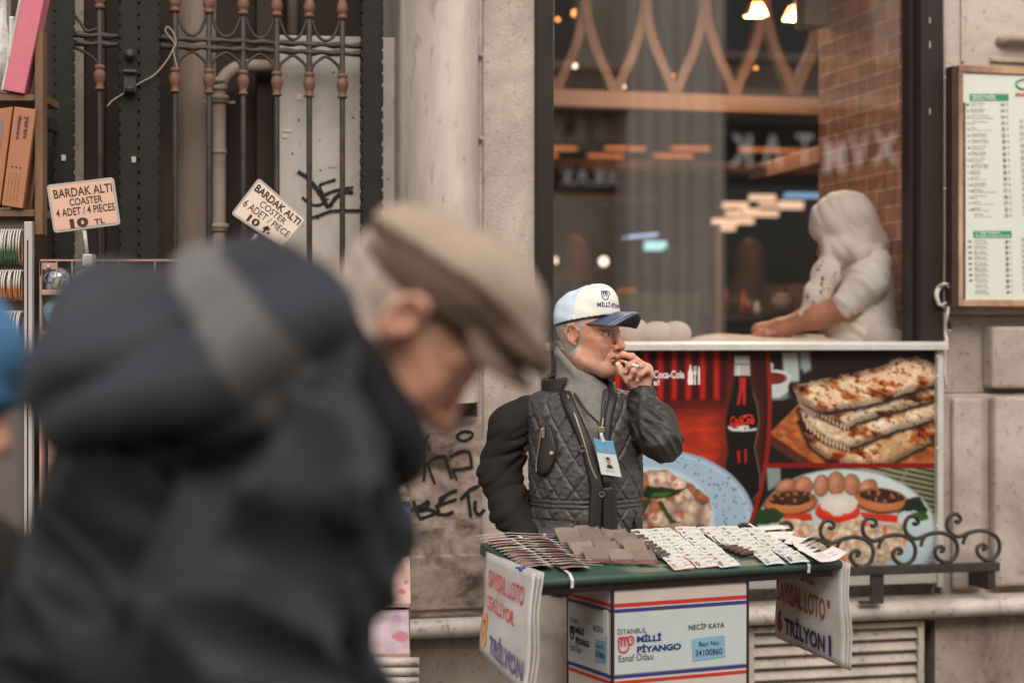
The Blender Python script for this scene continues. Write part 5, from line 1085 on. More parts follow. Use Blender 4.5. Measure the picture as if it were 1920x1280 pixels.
def bodymesh(name, parts, m, lab, origin):
    V, F, Cc = joinv(parts); o = link(name, mesh_from(name, V-np.array(origin), F, m, True, Cc), None, EYE, origin); setp(o, lab, 'person'); t = Th(); t.o = o; t.org = Vector(origin); t.f = EYE; return t
def gar(name, fn, lo, hi, h, m, t, under=None, colf=None):
    v, f = nets(fn, lo, hi, h); return partnp(name, v, f, m, t, under, cols=colf(v) if colf else None)
def bbox(pts, pad): a = np.array([tuple(p) for p in pts]); return a.min(0)-pad, a.max(0)+pad
def solid(c): return lambda v: np.tile(np.array(c), (len(v), 1))

# ---------------------------------------------------------------- the ticket seller
DV = 5.0
def sv(px, py, dy=0): p = at(px, py, DV); return np.array((p.x, p.y+dy, p.z))
HC = sv(1103, 625, .02); yaw = math.radians(60)
HS = np.array((.885, .93, .945)); HR = rotm((math.sin(yaw), -math.cos(yaw), -.02), (.0, .02, 1))*HS; HM = np.linalg.inv(HR).T.astype(np.float32)
def toh(P): return ((P-HC.astype(np.float32))@HM).astype(np.float32)
def hpt(x, y, z): return HC+HR@np.array((x, y, z))
v, f = nets(lambda P: smin(head_fn(P), neck_fn(P), .03), (-.13, -.11, -.20), (.14, .11, .135), .0024)
hc = head_cols(v, L(180, 131, 107), L(158, 144, 130), .10); head = (v@HR.T+HC, f, hc)
SKc = np.array(L(196, 142, 114))
# hand with the cigarette
mouth = hpt(.104, -.004, -.069)
def hv(px, py, dy): return sv(px-5, py, mouth[1]-DV+dy)
fing = [[hv(1206, 683, -.02), hv(1187, 668, -.026), hv(1171, 664, -.022), hv(1161, 668, -.014)],
        [hv(1213, 688, -.026), hv(1195, 677, -.046), hv(1181, 684, -.054), hv(1175, 695, -.050)],
        [hv(1219, 695, -.030), hv(1204, 685, -.058), hv(1189, 694, -.066), hv(1183, 706, -.060)],
        [hv(1222, 704, -.032), hv(1213, 693, -.060), hv(1201, 700, -.070), hv(1196, 711, -.064)]]
frad = [[.0105, .0092, .0080, .0066], [.0108, .0096, .0085, .0070], [.0104, .0092, .0082, .0068], [.0095, .0082, .0072, .0060]]
thumb = [hv(1198, 724, -.030), hv(1182, 712, -.036), hv(1169, 697, -.030), hv(1162, 682, -.022)]
def hand(P):
    f = None
    for pts, rs in zip(fing, frad):
        g = chain(P, pts, rs, .004)
        for q_ in pts[1:3]: g = smin(g, np.linalg.norm(P-q_.astype(np.float32), axis=-1)-.0088, .004)
        f = g if f is None else smin(f, g, .0022)
    pal = smin(ell_(P, hv(1207, 704, -.026), (.022, .017, .030)), cap_(P, hv(1215, 692, -.026), hv(1204, 722, -.026), .017, .019), .01); pal = smin(pal, cap_(P, hv(1218, 702, -.034), hv(1206, 724, -.03), .013, .014), .008)
    f = smin(f, pal, .006); f = smin(f, chain(P, thumb, [.0155, .0125, .0100, .0078], .005), .006)
    f = smin(f, cap_(P, hv(1205, 722, -.026), hv(1207, 752, -.026), .024, .026), .012)
    return f
lo, hi = bbox([p for c in fing for p in c]+thumb+[hv(1207, 750, -.026)], .035)
vh, fh = nets(hand, lo, hi, .0016)
def hcol(v):
    c = np.tile(np.array(L(190, 142, 119)), (len(v), 1))*(1+.06*noise3(v, 120, 5))[:, None]
    for pts in fing+[thumb]:
        a = np.exp(-(np.linalg.norm(v-pts[-1], axis=1)/.012)**2)[:, None]*.45; c = c*(1-a)+np.array(L(206, 132, 112))*a
        for q_ in pts[1:3]:
            a = np.exp(-(np.linalg.norm(v-q_, axis=1)/.010)**2)[:, None]*.35; c = c*(1-a)+np.array(L(184, 116, 96))*a
    for pts, r in zip(fing[1:]+[thumb], (.0085, .0082, .0072, .0085)):
        tip = pts[-1]+(pts[-1]-pts[-2])*.12+np.array((-.001, -.006, .0)); a = np.exp(-(np.linalg.norm((v-tip)/np.array((1, 1, 1.15)), axis=1)/(r*.72))**6)[:, None]*.8; c = c*(1-a)+np.array(L(226, 188, 168))*a
    return c
handm = (vh, fh, hcol(vh))
# torso, legs, arms under the clothes
cxT = sv(1095, 640)[0]; Zp = lambda py: float(sv(960, py)[2])
def core(P):
    f = loft(P, [(Zp(705), cxT-.01, DV+.02, .045, .045), (Zp(760), cxT, DV+.02, .10, .06), (Zp(800), cxT, DV+.01, .13, .08), (Zp(1000), cxT, DV, .14, .10), (Zp(1120), cxT, DV+.01, .145, .10), (.80, cxT, DV+.02, .14, .10)])
    for s in (-1, 1):
        f = smin(f, chain(P, [(cxT+s*.085, DV+.02, .86), (cxT+s*.095, DV+.0, .47), (cxT+s*.10, DV+.03, .09), (cxT+s*.115, DV-.10, .045)], [.085, .058, .042, .035], .03), .03)
    f = smin(f, chain(P, [sv(985, 785, .02), sv(940, 885, .04), sv(975, 985, -.03), sv(1000, 1015, -.06)], [.04, .040, .034, .03], .02), .03)
    return smin(f, chain(P, [sv(1170, 785, .0), sv(1236, 822, -.10), hv(1208, 762, -.028)], [.04, .034, .024], .02), .03)
vc, fc_ = nets(core, (cxT-.34, DV-.24, .0), (cxT+.34, DV+.2, 1.57), .014)
SE = bodymesh('person', [head, handm, (vc, fc_, np.tile(SKc, (len(vc), 1)))], M_skin, 'smoking man in a white cap and dark quilted jacket behind the lottery stand', (cxT, DV, 0))
# cap
M_cap = matc('cap_cloth', .7, .2, .04, 60, bump=.2, bs=400, bd=.0008); M_brim = mat('brim_vinyl', L(62, 70, 90), .36, .1, 30, spec=.6)
def crown(P):
    Q = toh(P); x, z = Q[..., 0], Q[..., 2]
    f = ell_(Q, (-.008, 0, .046), (.104, .088, .082)); f = smin(f, ell_(Q, (.034, 0, .092), (.054, .062, .052)), .03)
    f = f+.0014*noise3(Q, 60, 3)+.0011*noise3(Q, 150, 5)+.0012*np.cos(np.arctan2(Q[..., 1], x)*6)*np.clip(z*8, 0, 1)
    cut = (.033+.19*(x+.01))-z
    return smax(f*.9, cut*.9, .004)
def crcol(v):
    q = toh(v.astype(np.float32)); c = np.tile(np.array(L(214, 208, 196)), (len(v), 1)); bk = q[:, 0] < -.005; c[bk] = np.array(L(186, 198, 208))*(1+.05*noise3(q[bk], 70, 9))[:, None]
    ang = np.arctan2(q[:, 1], q[:, 0]); sm = np.abs(np.abs(ang)-1.72) < .03; c[sm] = np.array(L(196, 198, 200)); e = ((.033+.19*(q[:, 0]+.01))-q[:, 2]) > -.004; c[e] = np.array(L(58, 60, 84)); return c
cp = gar('cap', crown, HC-.16, HC+.18, .0026, M_cap, SE, None, crcol)
ft = lambda x, y: .033+.19*(x+.01)
mb = MB(); P = []; Pt = []
for j in range(17):
    a = (-1+2*j/16)*1.12; row = []; 
    for i in range(9):
        r = i/8; xi, yi = .082*math.cos(a*.98)-.004, .080*math.sin(a*.98); xo, yo = .172-.055*(abs(math.sin(a))**2.2)-.004, .088*math.sin(a); x = xi+(xo-xi)*r; y = yi+(yo-yi)*r
        z = ft(.085, 0)-.0015+(.012*math.sin(r*1.6)+.010-.046*(abs(y)/.085)**1.6-.012*r); row.append(hpt(x, y, z))
    P.append(row)
mb.grid(P); o = part('brim', mb, M_brim, SE, cp, smooth=True); sm_ = o.modifiers.new('s', 'SOLIDIFY'); sm_.thickness = .005; sm_.offset = 0
pts = []
for j in range(17):
    a = (-1+2*j/16)*1.1; r = .90; xi, yi = .082*math.cos(a*.98)-.004, .080*math.sin(a*.98); xo, yo = .165-.055*(abs(math.sin(a))**2.2)-.004, .088*math.sin(a); x = xi+(xo-xi)*r; y = yi+(yo-yi)*r
    pts.append(hpt(x, y, ft(.085, 0)+.0018+(.012*math.sin(r*1.6)+.010-.046*(abs(y)/.085)**1.6-.012*r)))
part('brim_stitching', MB().tube(pts, .0011, 5), mat('stitch_thread', L(150, 158, 172), .6, .02), SE, cp, smooth=True)
def onc(ang, z, out=.0015):                 # a point on the cap's front panel
    lo_, hi_ = .02, .16; d = np.array((math.cos(ang), math.sin(ang)))
    for _ in range(22):
        m_ = (lo_+hi_)/2; p = np.array([hpt(-.0+d[0]*m_, d[1]*m_, z)], np.float32)
        if crown(p)[0] < 0: lo_ = m_
        else: hi_ = m_
    return Vector(hpt(d[0]*(lo_+out), d[1]*(lo_+out), z))
def capmesh(txt, a0, a1, z0, z1, bold=.02, mb=None):
    mb = mb or MB(); V, F = text_mesh(txt, bold); mn, mx_ = V.min(0), V.max(0); cache = [onc(a0+(a1-a0)*(x-mn[0])/(mx_[0]-mn[0]), z0+(z1-z0)*(y-mn[1])/(mx_[1]-mn[1])) for x, y in V]; return mb.add(cache, F)
mb = capmesh('MİLLİ', -.78, -.34, .076, .092); capmesh('PİYANGO', -.28, .42, .074, .090, mb=mb); part('cap_lettering', mb, M_navy, SE, cp)
lg_ = [(-.60, .112), (-.60, .103), (-.52, .096), (-.42, .098), (-.36, .106), (-.38, .116), (-.34, .122), (-.26, .121), (-.24, .114), (-.30, .110)]
mb = MB().tube([onc(a, z, .001) for a, z in [(lg_[i][0], lg_[i][1]) for i in range(len(lg_))]], .0013, 5)
for a in (-.60, -.52, -.44): mb.tube([onc(a, .112, .001), onc(a+.02, .121, .001), onc(a+.06, .121, .001), onc(a+.08, .106, .001)], .0013, 5)
part('cap_emblem', mb, M_navy, SE, cp, smooth=True)
# turtleneck
M_knit = mat('grey_knit', L(120, 114, 108), .9, .16, 160, L(86, 82, 78), 30, .4, bump=.5, bs=320, bd=.002)
nk = [sv(1092, 668, .03), sv(1090, 700, .02), sv(1088, 735, .02)]
def polo(P):
    q = (P-sv(1086, 690, .02).astype(np.float32)); nx = q[..., 0]+.0*q[..., 2]; top = q[..., 2]-np.interp(q[..., 0], [-.062, -.009, .056], [.062, .000, -.032])
    f = np.sqrt((q[..., 0]/.062)**2+(q[..., 1]/.066)**2); f = (f-1)*.06
    roll = np.abs(top+.022); f = f-.006*np.exp(-(roll/.014)**2)-.0012*np.cos(np.arctan2(q[..., 1], q[..., 0])*46)
    f = smax(f, top, .006); f = smax(f, -(q[..., 2]+.085), .01)
    return smin(f, loft(P, [(Zp(712), cxT-.01, DV+.02, .062, .066), (Zp(740), cxT-.004, DV+.0, .085, .075), (Zp(800), cxT, DV-.005, .120, .105), (Zp(990), cxT, DV-.01, .14, .118)]), .025)
gar('turtleneck', polo, (cxT-.2, DV-.17, Zp(1000)), (cxT+.2, DV+.17, Zp(650)), .004, M_knit, SE)
# quilted jacket
JC = np.array(L(58, 54, 53)); JD = np.array(L(40, 36, 34))
M_quilt = matc('quilted_nylon', .48, .4, .14, 30, bump=.35, bs=60, bd=.004); M_wool = matc('sleeve_wool', .85, .2, .2, 120, bump=.3, bs=200, bd=.002)
def jt(P):
    return loft(P, [(Zp(722), cxT-.004, DV+.03, .075, .075), (Zp(736), cxT, DV+.015, .135, .092), (Zp(752), cxT, DV+.01, .158, .105), (Zp(775), cxT, DV+.004, .160, .115), (Zp(830), cxT+.004, DV-.005, .156, .128), (Zp(900), cxT+.005, DV-.012, .155, .138), (Zp(960), cxT+.004, DV-.012, .155, .142), (Zp(1010), cxT+.002, DV-.012, .158, .144), (Zp(1108), cxT-.004, DV-.006, .166, .145)])
def zipx(z): return np.interp(z, [Zp(1108), Zp(1000), Zp(905), Zp(850), Zp(790), Zp(740), Zp(715)], [sv(p, 640)[0] for p in (1116, 1114, 1118, 1108, 1092, 1066, 1052)])
def openw(z): return np.interp(z, [Zp(900), Zp(870), Zp(800), Zp(745), Zp(715)], [.0, .006, .021, .052, .068])
def vest(P):
    x, y, z = P[..., 0], P[..., 1], P[..., 2]; f = jt(P); a = np.arctan2(x-cxT, -(y-DV))*.15; zc = zipx(z)
    u = (a-.0)/.062; w = (z)/.078; d1 = np.abs((u+w)-np.round(u+w)); d2 = np.abs((u-w)-np.round(u-w)); d = np.minimum(d1, d2)*.048
    low = (z < Zp(928)) & (z > Zp(948)); q = .0036*np.exp(-(d/.0030)**2)-.0008*np.sin(np.pi*np.clip(np.minimum(d1, d2)*2, 0, 1))
    st = .004*(np.exp(-((z-Zp(930))/.003)**2)+np.exp(-((z-Zp(938))/.003)**2)+np.exp(-((z-Zp(946))/.003)**2))
    fl = np.abs(x-zc-.022) < .024; q = np.where(low | (fl & (y < DV)), st, q+st); f = f+q+.0022*noise3(P, 34, 11)+.0020*np.abs(noise3(P*np.array((1, 1, 1.8), np.float32), 150, 12))**.7+.0022*noise3(P*np.array((1, 1, 2.2), np.float32), 40, 4)*np.exp(-((x-zc)/.05)**2)*(z < Zp(860))
    ow = openw(z); gap = np.where((y < DV+.02), ow-np.abs(x-(zc+ow*.62)), -.2); f = smax(f, gap, .006)
    return f
vest_o = gar('jacket', vest, (cxT-.2, DV-.19, Zp(1112)), (cxT+.2, DV+.19, Zp(712)), .0028, M_quilt, SE, None, lambda v: np.tile(JC, (len(v), 1)))
def wr(P, s, amp, sd): return amp*noise3(P*np.array((.6, .6, 1.6), np.float32), s, sd)
def slR(P):
    f = chain(P, [sv(990, 772, .015), sv(955, 800, .02), sv(936, 885, .04), sv(958, 955, -.0), sv(990, 1008, -.07)], [.050, .057, .058, .054, .047], .04)
    z = P[..., 2]; return f+.009-.022*np.abs(noise3((P+.02*noise3(P, 20, 31)[..., None])@np.array(((.9, 0, -.42), (0, 1, 0), (.42, 0, .9)), np.float32)*np.array((.30, .45, 1.25), np.float32), 115, 2))**.65*np.clip((Zp(780)-z)*12, .2, 1)*np.clip(.7+.6*noise3(P, 11, 6), 0, 1.2)+.002*noise3(P, 70, 5)
gar('sleeve', slR, sv(870, 1040, -.2), sv(1040, 690, .16), .0042, M_wool, SE, vest_o, lambda v: np.tile(np.array(L(36, 31, 27)), (len(v), 1)))
cuffp = [hv(1206, 758, -.026), hv(1207, 742, -.026), hv(1208, 734, -.026)]
def slL(P):
    f = chain(P, [sv(1165, 770, .02), sv(1200, 800, -.03), sv(1236, 824, -.11)], [.054, .056, .050], .03); f = smin(f, chain(P, [sv(1236, 824, -.11), hv(1226, 785, -.05), hv(1207, 756, -.028)], [.050, .050, .041], .03), .025)
    f = smin(f, cap_(P, cuffp[0], cuffp[1], .040, .0375), .008)
    n1 = noise3(P@np.array(((.7, 0, .7), (0, 1, 0), (-.7, 0, .7)), np.float32)*np.array((.5, .8, 1.3), np.float32), 105, 14); return f+.0085*np.abs(n1)**.7-.004+.0012*noise3(P, 200, 15)
def slc(v): return np.tile(np.array(L(40, 36, 34)), (len(v), 1))*(1+.15*noise3(v, 8, 3))[:, None]
gar('sleeve', slL, sv(1120, 890, -.26), sv(1305, 715, .12), .0038, M_quilt, SE, vest_o, slc)
# collar, plackets, pockets
M_trimj = mat('jacket_trim', L(38, 34, 32), .5, .2, 40, bump=.25, bs=80, bd=.002); M_zip = mat('brass_zip', L(150, 130, 112), .35, .2, 200, metal=.6); M_stud = mat('copper_stud', L(196, 150, 122), .3, .1, metal=.7)
def collar(P):
    q = P-sv(1082, 712, .03).astype(np.float32); r = np.sqrt((q[..., 0]/.088)**2+((q[..., 1])/.085)**2); f = np.abs((r-1)*.085)-.008; top = q[..., 2]-.030+.25*np.abs(q[..., 0]-.02)-.12*q[..., 1]
    f = smax(f, top, .006); f = smax(f, -(q[..., 2]+.045), .006); fr = .055-np.abs(q[..., 0]-.025)-.4*(q[..., 2]); f = np.where(q[..., 1] < -.02, smax(f, fr, .006), f); return f+.002*noise3(P, 40, 22)
gar('collar', collar, (cxT-.16, DV-.12, Zp(760)), (cxT+.14, DV+.16, Zp(660)), .004, M_trimj, SE, vest_o)
def onj(px, py, out=.004, fn=vest):          # a point on the front of the jacket seen at this photo spot
    x, z = sv(px, py)[0], Zp(py); lo_, hi_ = -.26, .0
    for _ in range(20):
        m_ = (lo_+hi_)/2
        if fn(np.array([[x, DV+m_, z]], np.float32))[0] < 0: hi_ = m_
        else: lo_ = m_
    return Vector((x, DV+hi_-out, z))
jt_fn = lambda P: jt(P)
def band(pts, w, m, nm, under, out=.006, th=.004, tilt=(1, 0, 0)):
    c = curve([onj(x, y, out, jt_fn) for x, y in pts], 6); mb = MB(); P = []
    for i, p in enumerate(c):
        t = (c[min(i+1, len(c)-1)]-c[max(i-1, 0)]).normalized(); s_ = t.cross(Vector((0, 1, 0))).normalized()*w/2; P.append([p-s_, p-s_*.5-Vector((0, th, 0)), p+s_*.5-Vector((0, th, 0)), p+s_])
    mb.grid(P); o = part(nm, mb, m, SE, under, smooth=True); o.modifiers.new('s', 'SOLIDIFY').thickness = .003; return o
pl = band([(1056, 722), (1062, 748), (1080, 790), (1096, 830), (1106, 870), (1113, 905), (1111, 950), (1110, 1005), (1112, 1050)], .030, M_trimj, 'placket', vest_o)
band([(1134, 905), (1137, 950), (1137, 1005), (1138, 1060)], .040, M_trimj, 'placket', vest_o, .007)
band([(1146, 718), (1146, 742), (1136, 780), (1132, 820), (1131, 900)], .020, M_trimj, 'placket', vest_o)
for pts, nm in (([(1062, 738), (1077, 780), (1092, 825), (1104, 868), (1114, 890)], 'zip'), ([(1127, 780), (1124, 800)], 'zip')):
    part(nm, MB().tube(curve([onj(x, y, .013, jt_fn) for x, y in pts], 6), .0026, 6), M_zip, SE, vest_o, smooth=True)
for px, py, r in ((1088, 835, .0085), (1123, 917, .007)):
    p = onj(px, py, .013, jt_fn); o = part('button', MB().lathe([(0, 0), (r, 0), (r*1.05, .002), (r*.9, .004), (r*.7, .0025), (0, .002)], p, 18, axis=Matrix.Rotation(math.pi/2, 3, 'X')), M_black, SE, vest_o, smooth=True)
    part('button_rim', MB().tube([p+Vector((r*.95*math.cos(t), -.004, r*.95*math.sin(t))) for t in np.linspace(0, 2*math.pi, 19)[:-1]], .0011, 5, closed=True), M_zip, SE, o, smooth=True)
def patch(pts, m, nm, out=.008, under=vest_o, puff=.004):
    c = [onj(x, y, out, jt_fn) for x, y in pts]; ce = sum(c, Vector())/len(c)-Vector((0, puff, 0)); mb = MB(); inner = [ce.lerp(p, .7)-Vector((0, puff*.6, 0)) for p in c]; n = len(c)
    back = [p+Vector((0, .012, 0)) for p in c]; mb.add(c+inner+[ce]+back, [(i, (i+1) % n, n+(i+1) % n, n+i) for i in range(n)]+[(n+i, n+(i+1) % n, 2*n) for i in range(n)]+[(2*n+1+i, 2*n+1+(i+1) % n, (i+1) % n, i) for i in range(n)])
    return part(nm, mb, m, SE, under, smooth=True)
pk = patch([(1013, 797), (1028, 792), (1034, 806), (1041, 834), (1040, 850), (1028, 880), (1013, 888), (1006, 884), (1004, 868), (1008, 835)], M_trimj, 'chest_pocket', .010)
part('zip', MB().tube(curve([onj(x, y, .017, jt_fn) for x, y in ((1014, 800), (1010, 830), (1005, 862), (1005, 880))], 5), .002, 6), M_zip, SE, pk, smooth=True)
p = onj(1017, 806, .019, jt_fn); part('zip_pull', MB().box(p.x-.004, p.x+.004, p.y-.003, p.y, p.z-.016, p.z+.012), M_zip, SE, pk, bevel=.001)
def stud(px, py, under, out=.02, fn=jt_fn, r=.0065): part('stud', MB().lathe([(0, 0), (r, 0), (r*.9, .003), (0, .0045)], onj(px, py, out, fn) if fn else out, 12, axis=Matrix.Rotation(math.pi/2, 3, 'X')), M_stud, SE, under, smooth=True)
stud(1032, 844, pk, .017)
flap = patch([(994, 967), (1036, 964), (1074, 967), (1070, 984), (1050, 994), (1020, 1002), (996, 992)], matc('flap_nylon', .42, .45, .1, 30) if False else mat('flap_nylon', L(78, 73, 72), .42, .15, 30, bump=.3, bs=50, bd=.003), 'pocket_flap', .010)
stud(1020, 993, flap, .019)
part('flap_seam', MB().tube(curve([onj(x, y, .012, jt_fn) for x, y in ((992, 966), (1036, 963), (1075, 966), (1071, 985), (1050, 996), (1020, 1004), (995, 994))], 5), .0022, 6), M_trimj, SE, flap, smooth=True)
f2 = patch([(1186, 962), (1201, 972), (1204, 990), (1198, 1002), (1188, 995)], M_trimj, 'pocket_flap', .012)
cb_ = hv(1207, 744, -.07); part('stud', MB().lathe([(0, 0), (.0075, 0), (.0065, .003), (0, .0045)], Vector((cb_[0], cuffp[0][1]-.040, Zp(744))), 12, axis=Matrix.Rotation(math.pi/2, 3, 'X')), M_stud, SE, vest_o, smooth=True)
# trousers and shoes
M_trs = mat('brown_trousers', L(190, 174, 158), .85, .15, 30, bump=.3, bs=150, bd=.002)
def trs(P):
    f = loft(P, [(Zp(1092), cxT, DV+.0, .152, .125), (.86, cxT, DV+.0, .165, .125), (.80, cxT, DV+.01, .16, .11)])
    for s in (-1, 1): f = smin(f, chain(P, [(cxT+s*.075, DV+.01, .86), (cxT+s*.09, DV-.01, .47), (cxT+s*.10, DV+.02, .07)], [.100, .075, .060], .03), .03)
    z = P[..., 2]; return f+.0075*np.sin((z-.5*(P[..., 0]-cxT)*np.sign(P[..., 0]-cxT))*78+1.6*noise3(P, 10, 4))*np.clip(.4+.8*noise3(P, 7, 9), 0, 1)*np.clip((1.02-z)*6, 0, 1)
gar('trousers', trs, (cxT-.24, DV-.18, .05), (cxT+.24, DV+.18, Zp(1085)), .0065, M_trs, SE)
for s in (-1, 1):
    def sh(P, s=s): return smax(smin(cap_(P, (cxT+s*.10, DV+.05, .045), (cxT+s*.12, DV-.15, .035), .045, .042), cap_(P, (cxT+s*.10, DV+.04, .05), (cxT+s*.10, DV+.03, .10), .045, .045), .03), -P[..., 2]+.004, .01)
    gar('shoe', sh, (cxT+s*.11-.09, DV-.22, -.01), (cxT+s*.11+.09, DV+.12, .17), .008, M_black, SE)
# cigarette
m0 = Vector(hpt(.100, -.004, -.0705)); m1 = Vector(tuple(hv(1202, 688, -.088))); CG = thing('cigarette', 'white cigarette with an orange filter at the smoking man\'s lips', 'cigarette', EYE, m0)
dirc = (m1-m0).normalized(); LQ = (m1-m0).length
part('filter', MB().tube([m0-dirc*.004, m0+dirc*LQ*.36], .0040, 12), mat('filter_paper', L(206, 130, 78), .6, .05), CG, smooth=True)
part('paper', MB().tube([m0+dirc*LQ*.36, m0+dirc*LQ*.9], .0039, 12), mat('cigarette_paper', L(222, 216, 210), .7, .02), CG, smooth=True)
part('ash', MB().tube([m0+dirc*LQ*.9, m0+dirc*LQ], [.0039, .003], 10), mat('ash_grey', L(130, 124, 120), .9, .4, 300), CG, smooth=True)
# badge
bq = [onj(1108, 816, .024, jt_fn), onj(1143, 821, .024, jt_fn), onj(1159, 886, .024, jt_fn), onj(1122, 881, .024, jt_fn)]
yb_ = min(p.y for p in bq); bq = [Vector((p.x, yb_-.003+.01*(i in (2, 3)), p.z)) for i, p in enumerate(bq)]
BGE = thing('id_badge', 'blue and white identity card hanging on the quilted jacket', 'badge', EYE, bq[3])
cd_ = part('card', MB().slab(bq, .002), mat('badge_card', L(206, 208, 202), .35, .02), BGE, bevel=.0006)
part('blue_heading', qrect(MB(), bq, .0, .0, 1, .36, .0012), mat('badge_blue', L(98, 158, 186), .35, .04), BGE, cd_)
mb = MB(); qtext(mb, 'MİLLİ PİYANGO', bq, (.1, .21, .9, .27), .0025, .01); qtext(mb, 'BAYİ KARTI', bq, (.2, .29, .8, .34), .0025, .01); part('heading_lettering', mb, M_label, BGE, cd_)
part('portrait', qrect(MB(), bq, .34, .46, .70, .78, .0012), mat('portrait_ground', L(196, 196, 192), .4, .02), BGE, cd_)
part('portrait_coat', qpoly(MB(), [(.36, .78), (.40, .71), (.47, .68), (.57, .68), (.64, .71), (.68, .78)], bq, .0018), M_inkd, BGE, cd_)
part('portrait_face', qpoly(MB(), [(.46, .52), (.52, .50), (.58, .52), (.60, .60), (.57, .67), (.52, .70), (.47, .67), (.44, .60)], bq, .0022), mat('portrait_skin', L(178, 130, 108), .5, .05), BGE, cd_)
part('portrait_hair', qpoly(MB(), [(.43, .60), (.43, .51), (.47, .475), (.57, .475), (.61, .51), (.61, .60), (.585, .54), (.46, .54)], bq, .0026), M_inkd, BGE, cd_)
mb = MB(); qtext(mb, 'NECİP KAYA', bq, (.26, .84, .74, .88), .0015); part('name_lettering', mb, M_inkd, BGE, cd_)
p = qp(bq, .5, .06, 0); part('strap', MB().tube([p+Vector((0, -.002, 0)), p+Vector((-.006, -.001, .016)), p+Vector((-.008, .004, .032))], .0045, 8, flat=.4), M_label, BGE)
part('clip', MB().box(p.x-.014, p.x+.002, p.y-.001, p.y+.008, p.z+.026, p.z+.040), M_zip, BGE, bevel=.001)
part('lanyard', MB().tube([p+Vector((-.008, .006, .03)), p+Vector((-.014, .012, .05)), Vector(tuple(sv(1098, 770, -.11))), Vector(tuple(sv(1075, 735, -.075)))], .0035, 7, flat=.4), M_trimj, BGE)

# ---------------------------------------------------------------- the man passing close to the camera
DM = 2.17
def sm(px, py, dy=0): p = at(px, py, DM); return np.array((p.x, p.y+dy, p.z))
zm = lambda py: float(sm(960, py)[2]); kx = lambda n: n/FPX*DM
pit = math.radians(55); EAR = sm(768, 600, 0)
FR = rotm((math.cos(pit)*.97, .10, -math.sin(pit)), (math.sin(pit), .0, math.cos(pit)))*1.13; HC2 = EAR+FR@np.array((.0, .078, .0))
v, f = nets(lambda P: smin(head_fn(P), cap_(P, (-.022, 0, -.075), (-.028, 0, -.165), .060, .062), .03), (-.19, -.12, -.24), (.14, .12, .135), .006)
c2 = head_cols(v, L(226, 176, 152), L(176, 156, 140), .5, True); head2 = (v@FR.T+HC2, f, c2)
def core2(P):
    f = chain(P, [sm(620, 640, .10), sm(420, 800, .12), sm(330, 1150, .12), (sm(360, 1280)[0], DM+.12, .85)], [.07, .15, .16, .15], .06)
    bx_ = sm(360, 1280)[0]
    for s in (-1, 1): f = smin(f, chain(P, [(bx_, DM+.12+s*.09, .85), (bx_+.06*s, DM+.12+s*.10, .46), (bx_+.16*s, DM+.12+s*.10, .07), (bx_+.16*s+.12, DM+.12+s*.10, .04)], [.09, .06, .045, .035], .03), .03)
    return f
v, f = nets(core2, (sm(0, 0)[0]-.1, DM-.25, 0), (sm(760, 0)[0], DM+.5, 1.7), .022)
PM = bodymesh('person', [head2, (v, f, np.tile(SKc, (len(v), 1)))], M_skin, 'man in a tan flat cap and dark hooded jacket bending past close by', (sm(360, 0)[0], DM+.12, 0))
M_coat = mat('dark_jacket', L(40, 42, 45), .6, .25, 6, L(20, 19, 20), 2.5, .5, bump=.3, bs=40, bd=.004, spec=.3); M_hood = mat('hood_cloth', L(38, 40, 45), .65, .2, 6, L(40, 40, 44), 3, .4, bump=.3, bs=40, bd=.004); M_lin = mat('hood_lining', L(116, 111, 108), .8, .1, 10); M_colr = mat('black_collar', L(17, 15, 15), .8, .2, 10); M_tan = mat('visor_cloth', L(124, 104, 89), .85, .12, 40, L(120, 98, 82), 6, .4, bump=.3, bs=200, bd=.002); M_tan2 = mat('cap_band_cloth', L(98, 78, 62), .85, .15, 40)
def coat(P):
    f = loft(P, [(zm(700), sm(400, 0)[0], DM+.10, kx(200), .16), (zm(780), sm(400, 0)[0], DM+.10, kx(300), .20), (zm(900), sm(360, 0)[0], DM+.10, kx(330), .22), (zm(1100), sm(335, 0)[0], DM+.10, kx(355), .24), (zm(1300), sm(320, 0)[0], DM+.10, kx(370), .24), (.82, sm(360, 0)[0], DM+.10, kx(380), .23)])
    f = smin(f, chain(P, [sm(520, 810, -.08), sm(570, 870, -.16), sm(520, 1100, -.22), sm(600, 1360, -.26)], [.095, .10, .095, .085], .05), .02)
    f = smin(f, chain(P, [sm(670, 880, .08), sm(655, 1000, .06), sm(640, 1300, .04)], [.04, .045, .045], .04), .03)
    n1 = noise3(P*np.array((1, 1, .5), np.float32), 30, 3); n2 = noise3((P@np.array(((.8, 0, .6), (0, 1, 0), (-.6, 0, .8)), np.float32))*np.array((.45, 1, 1.3), np.float32), 36, 8); return f+.030*np.abs(n1)**.8+.036*np.abs(n2)**.8-.026+.006*noise3(P, 38, 5)
co_ = gar('jacket', coat, (sm(-120, 0)[0], DM-.36, .80), (sm(860, 0)[0], DM+.4, zm(650)), .011, M_coat, PM)
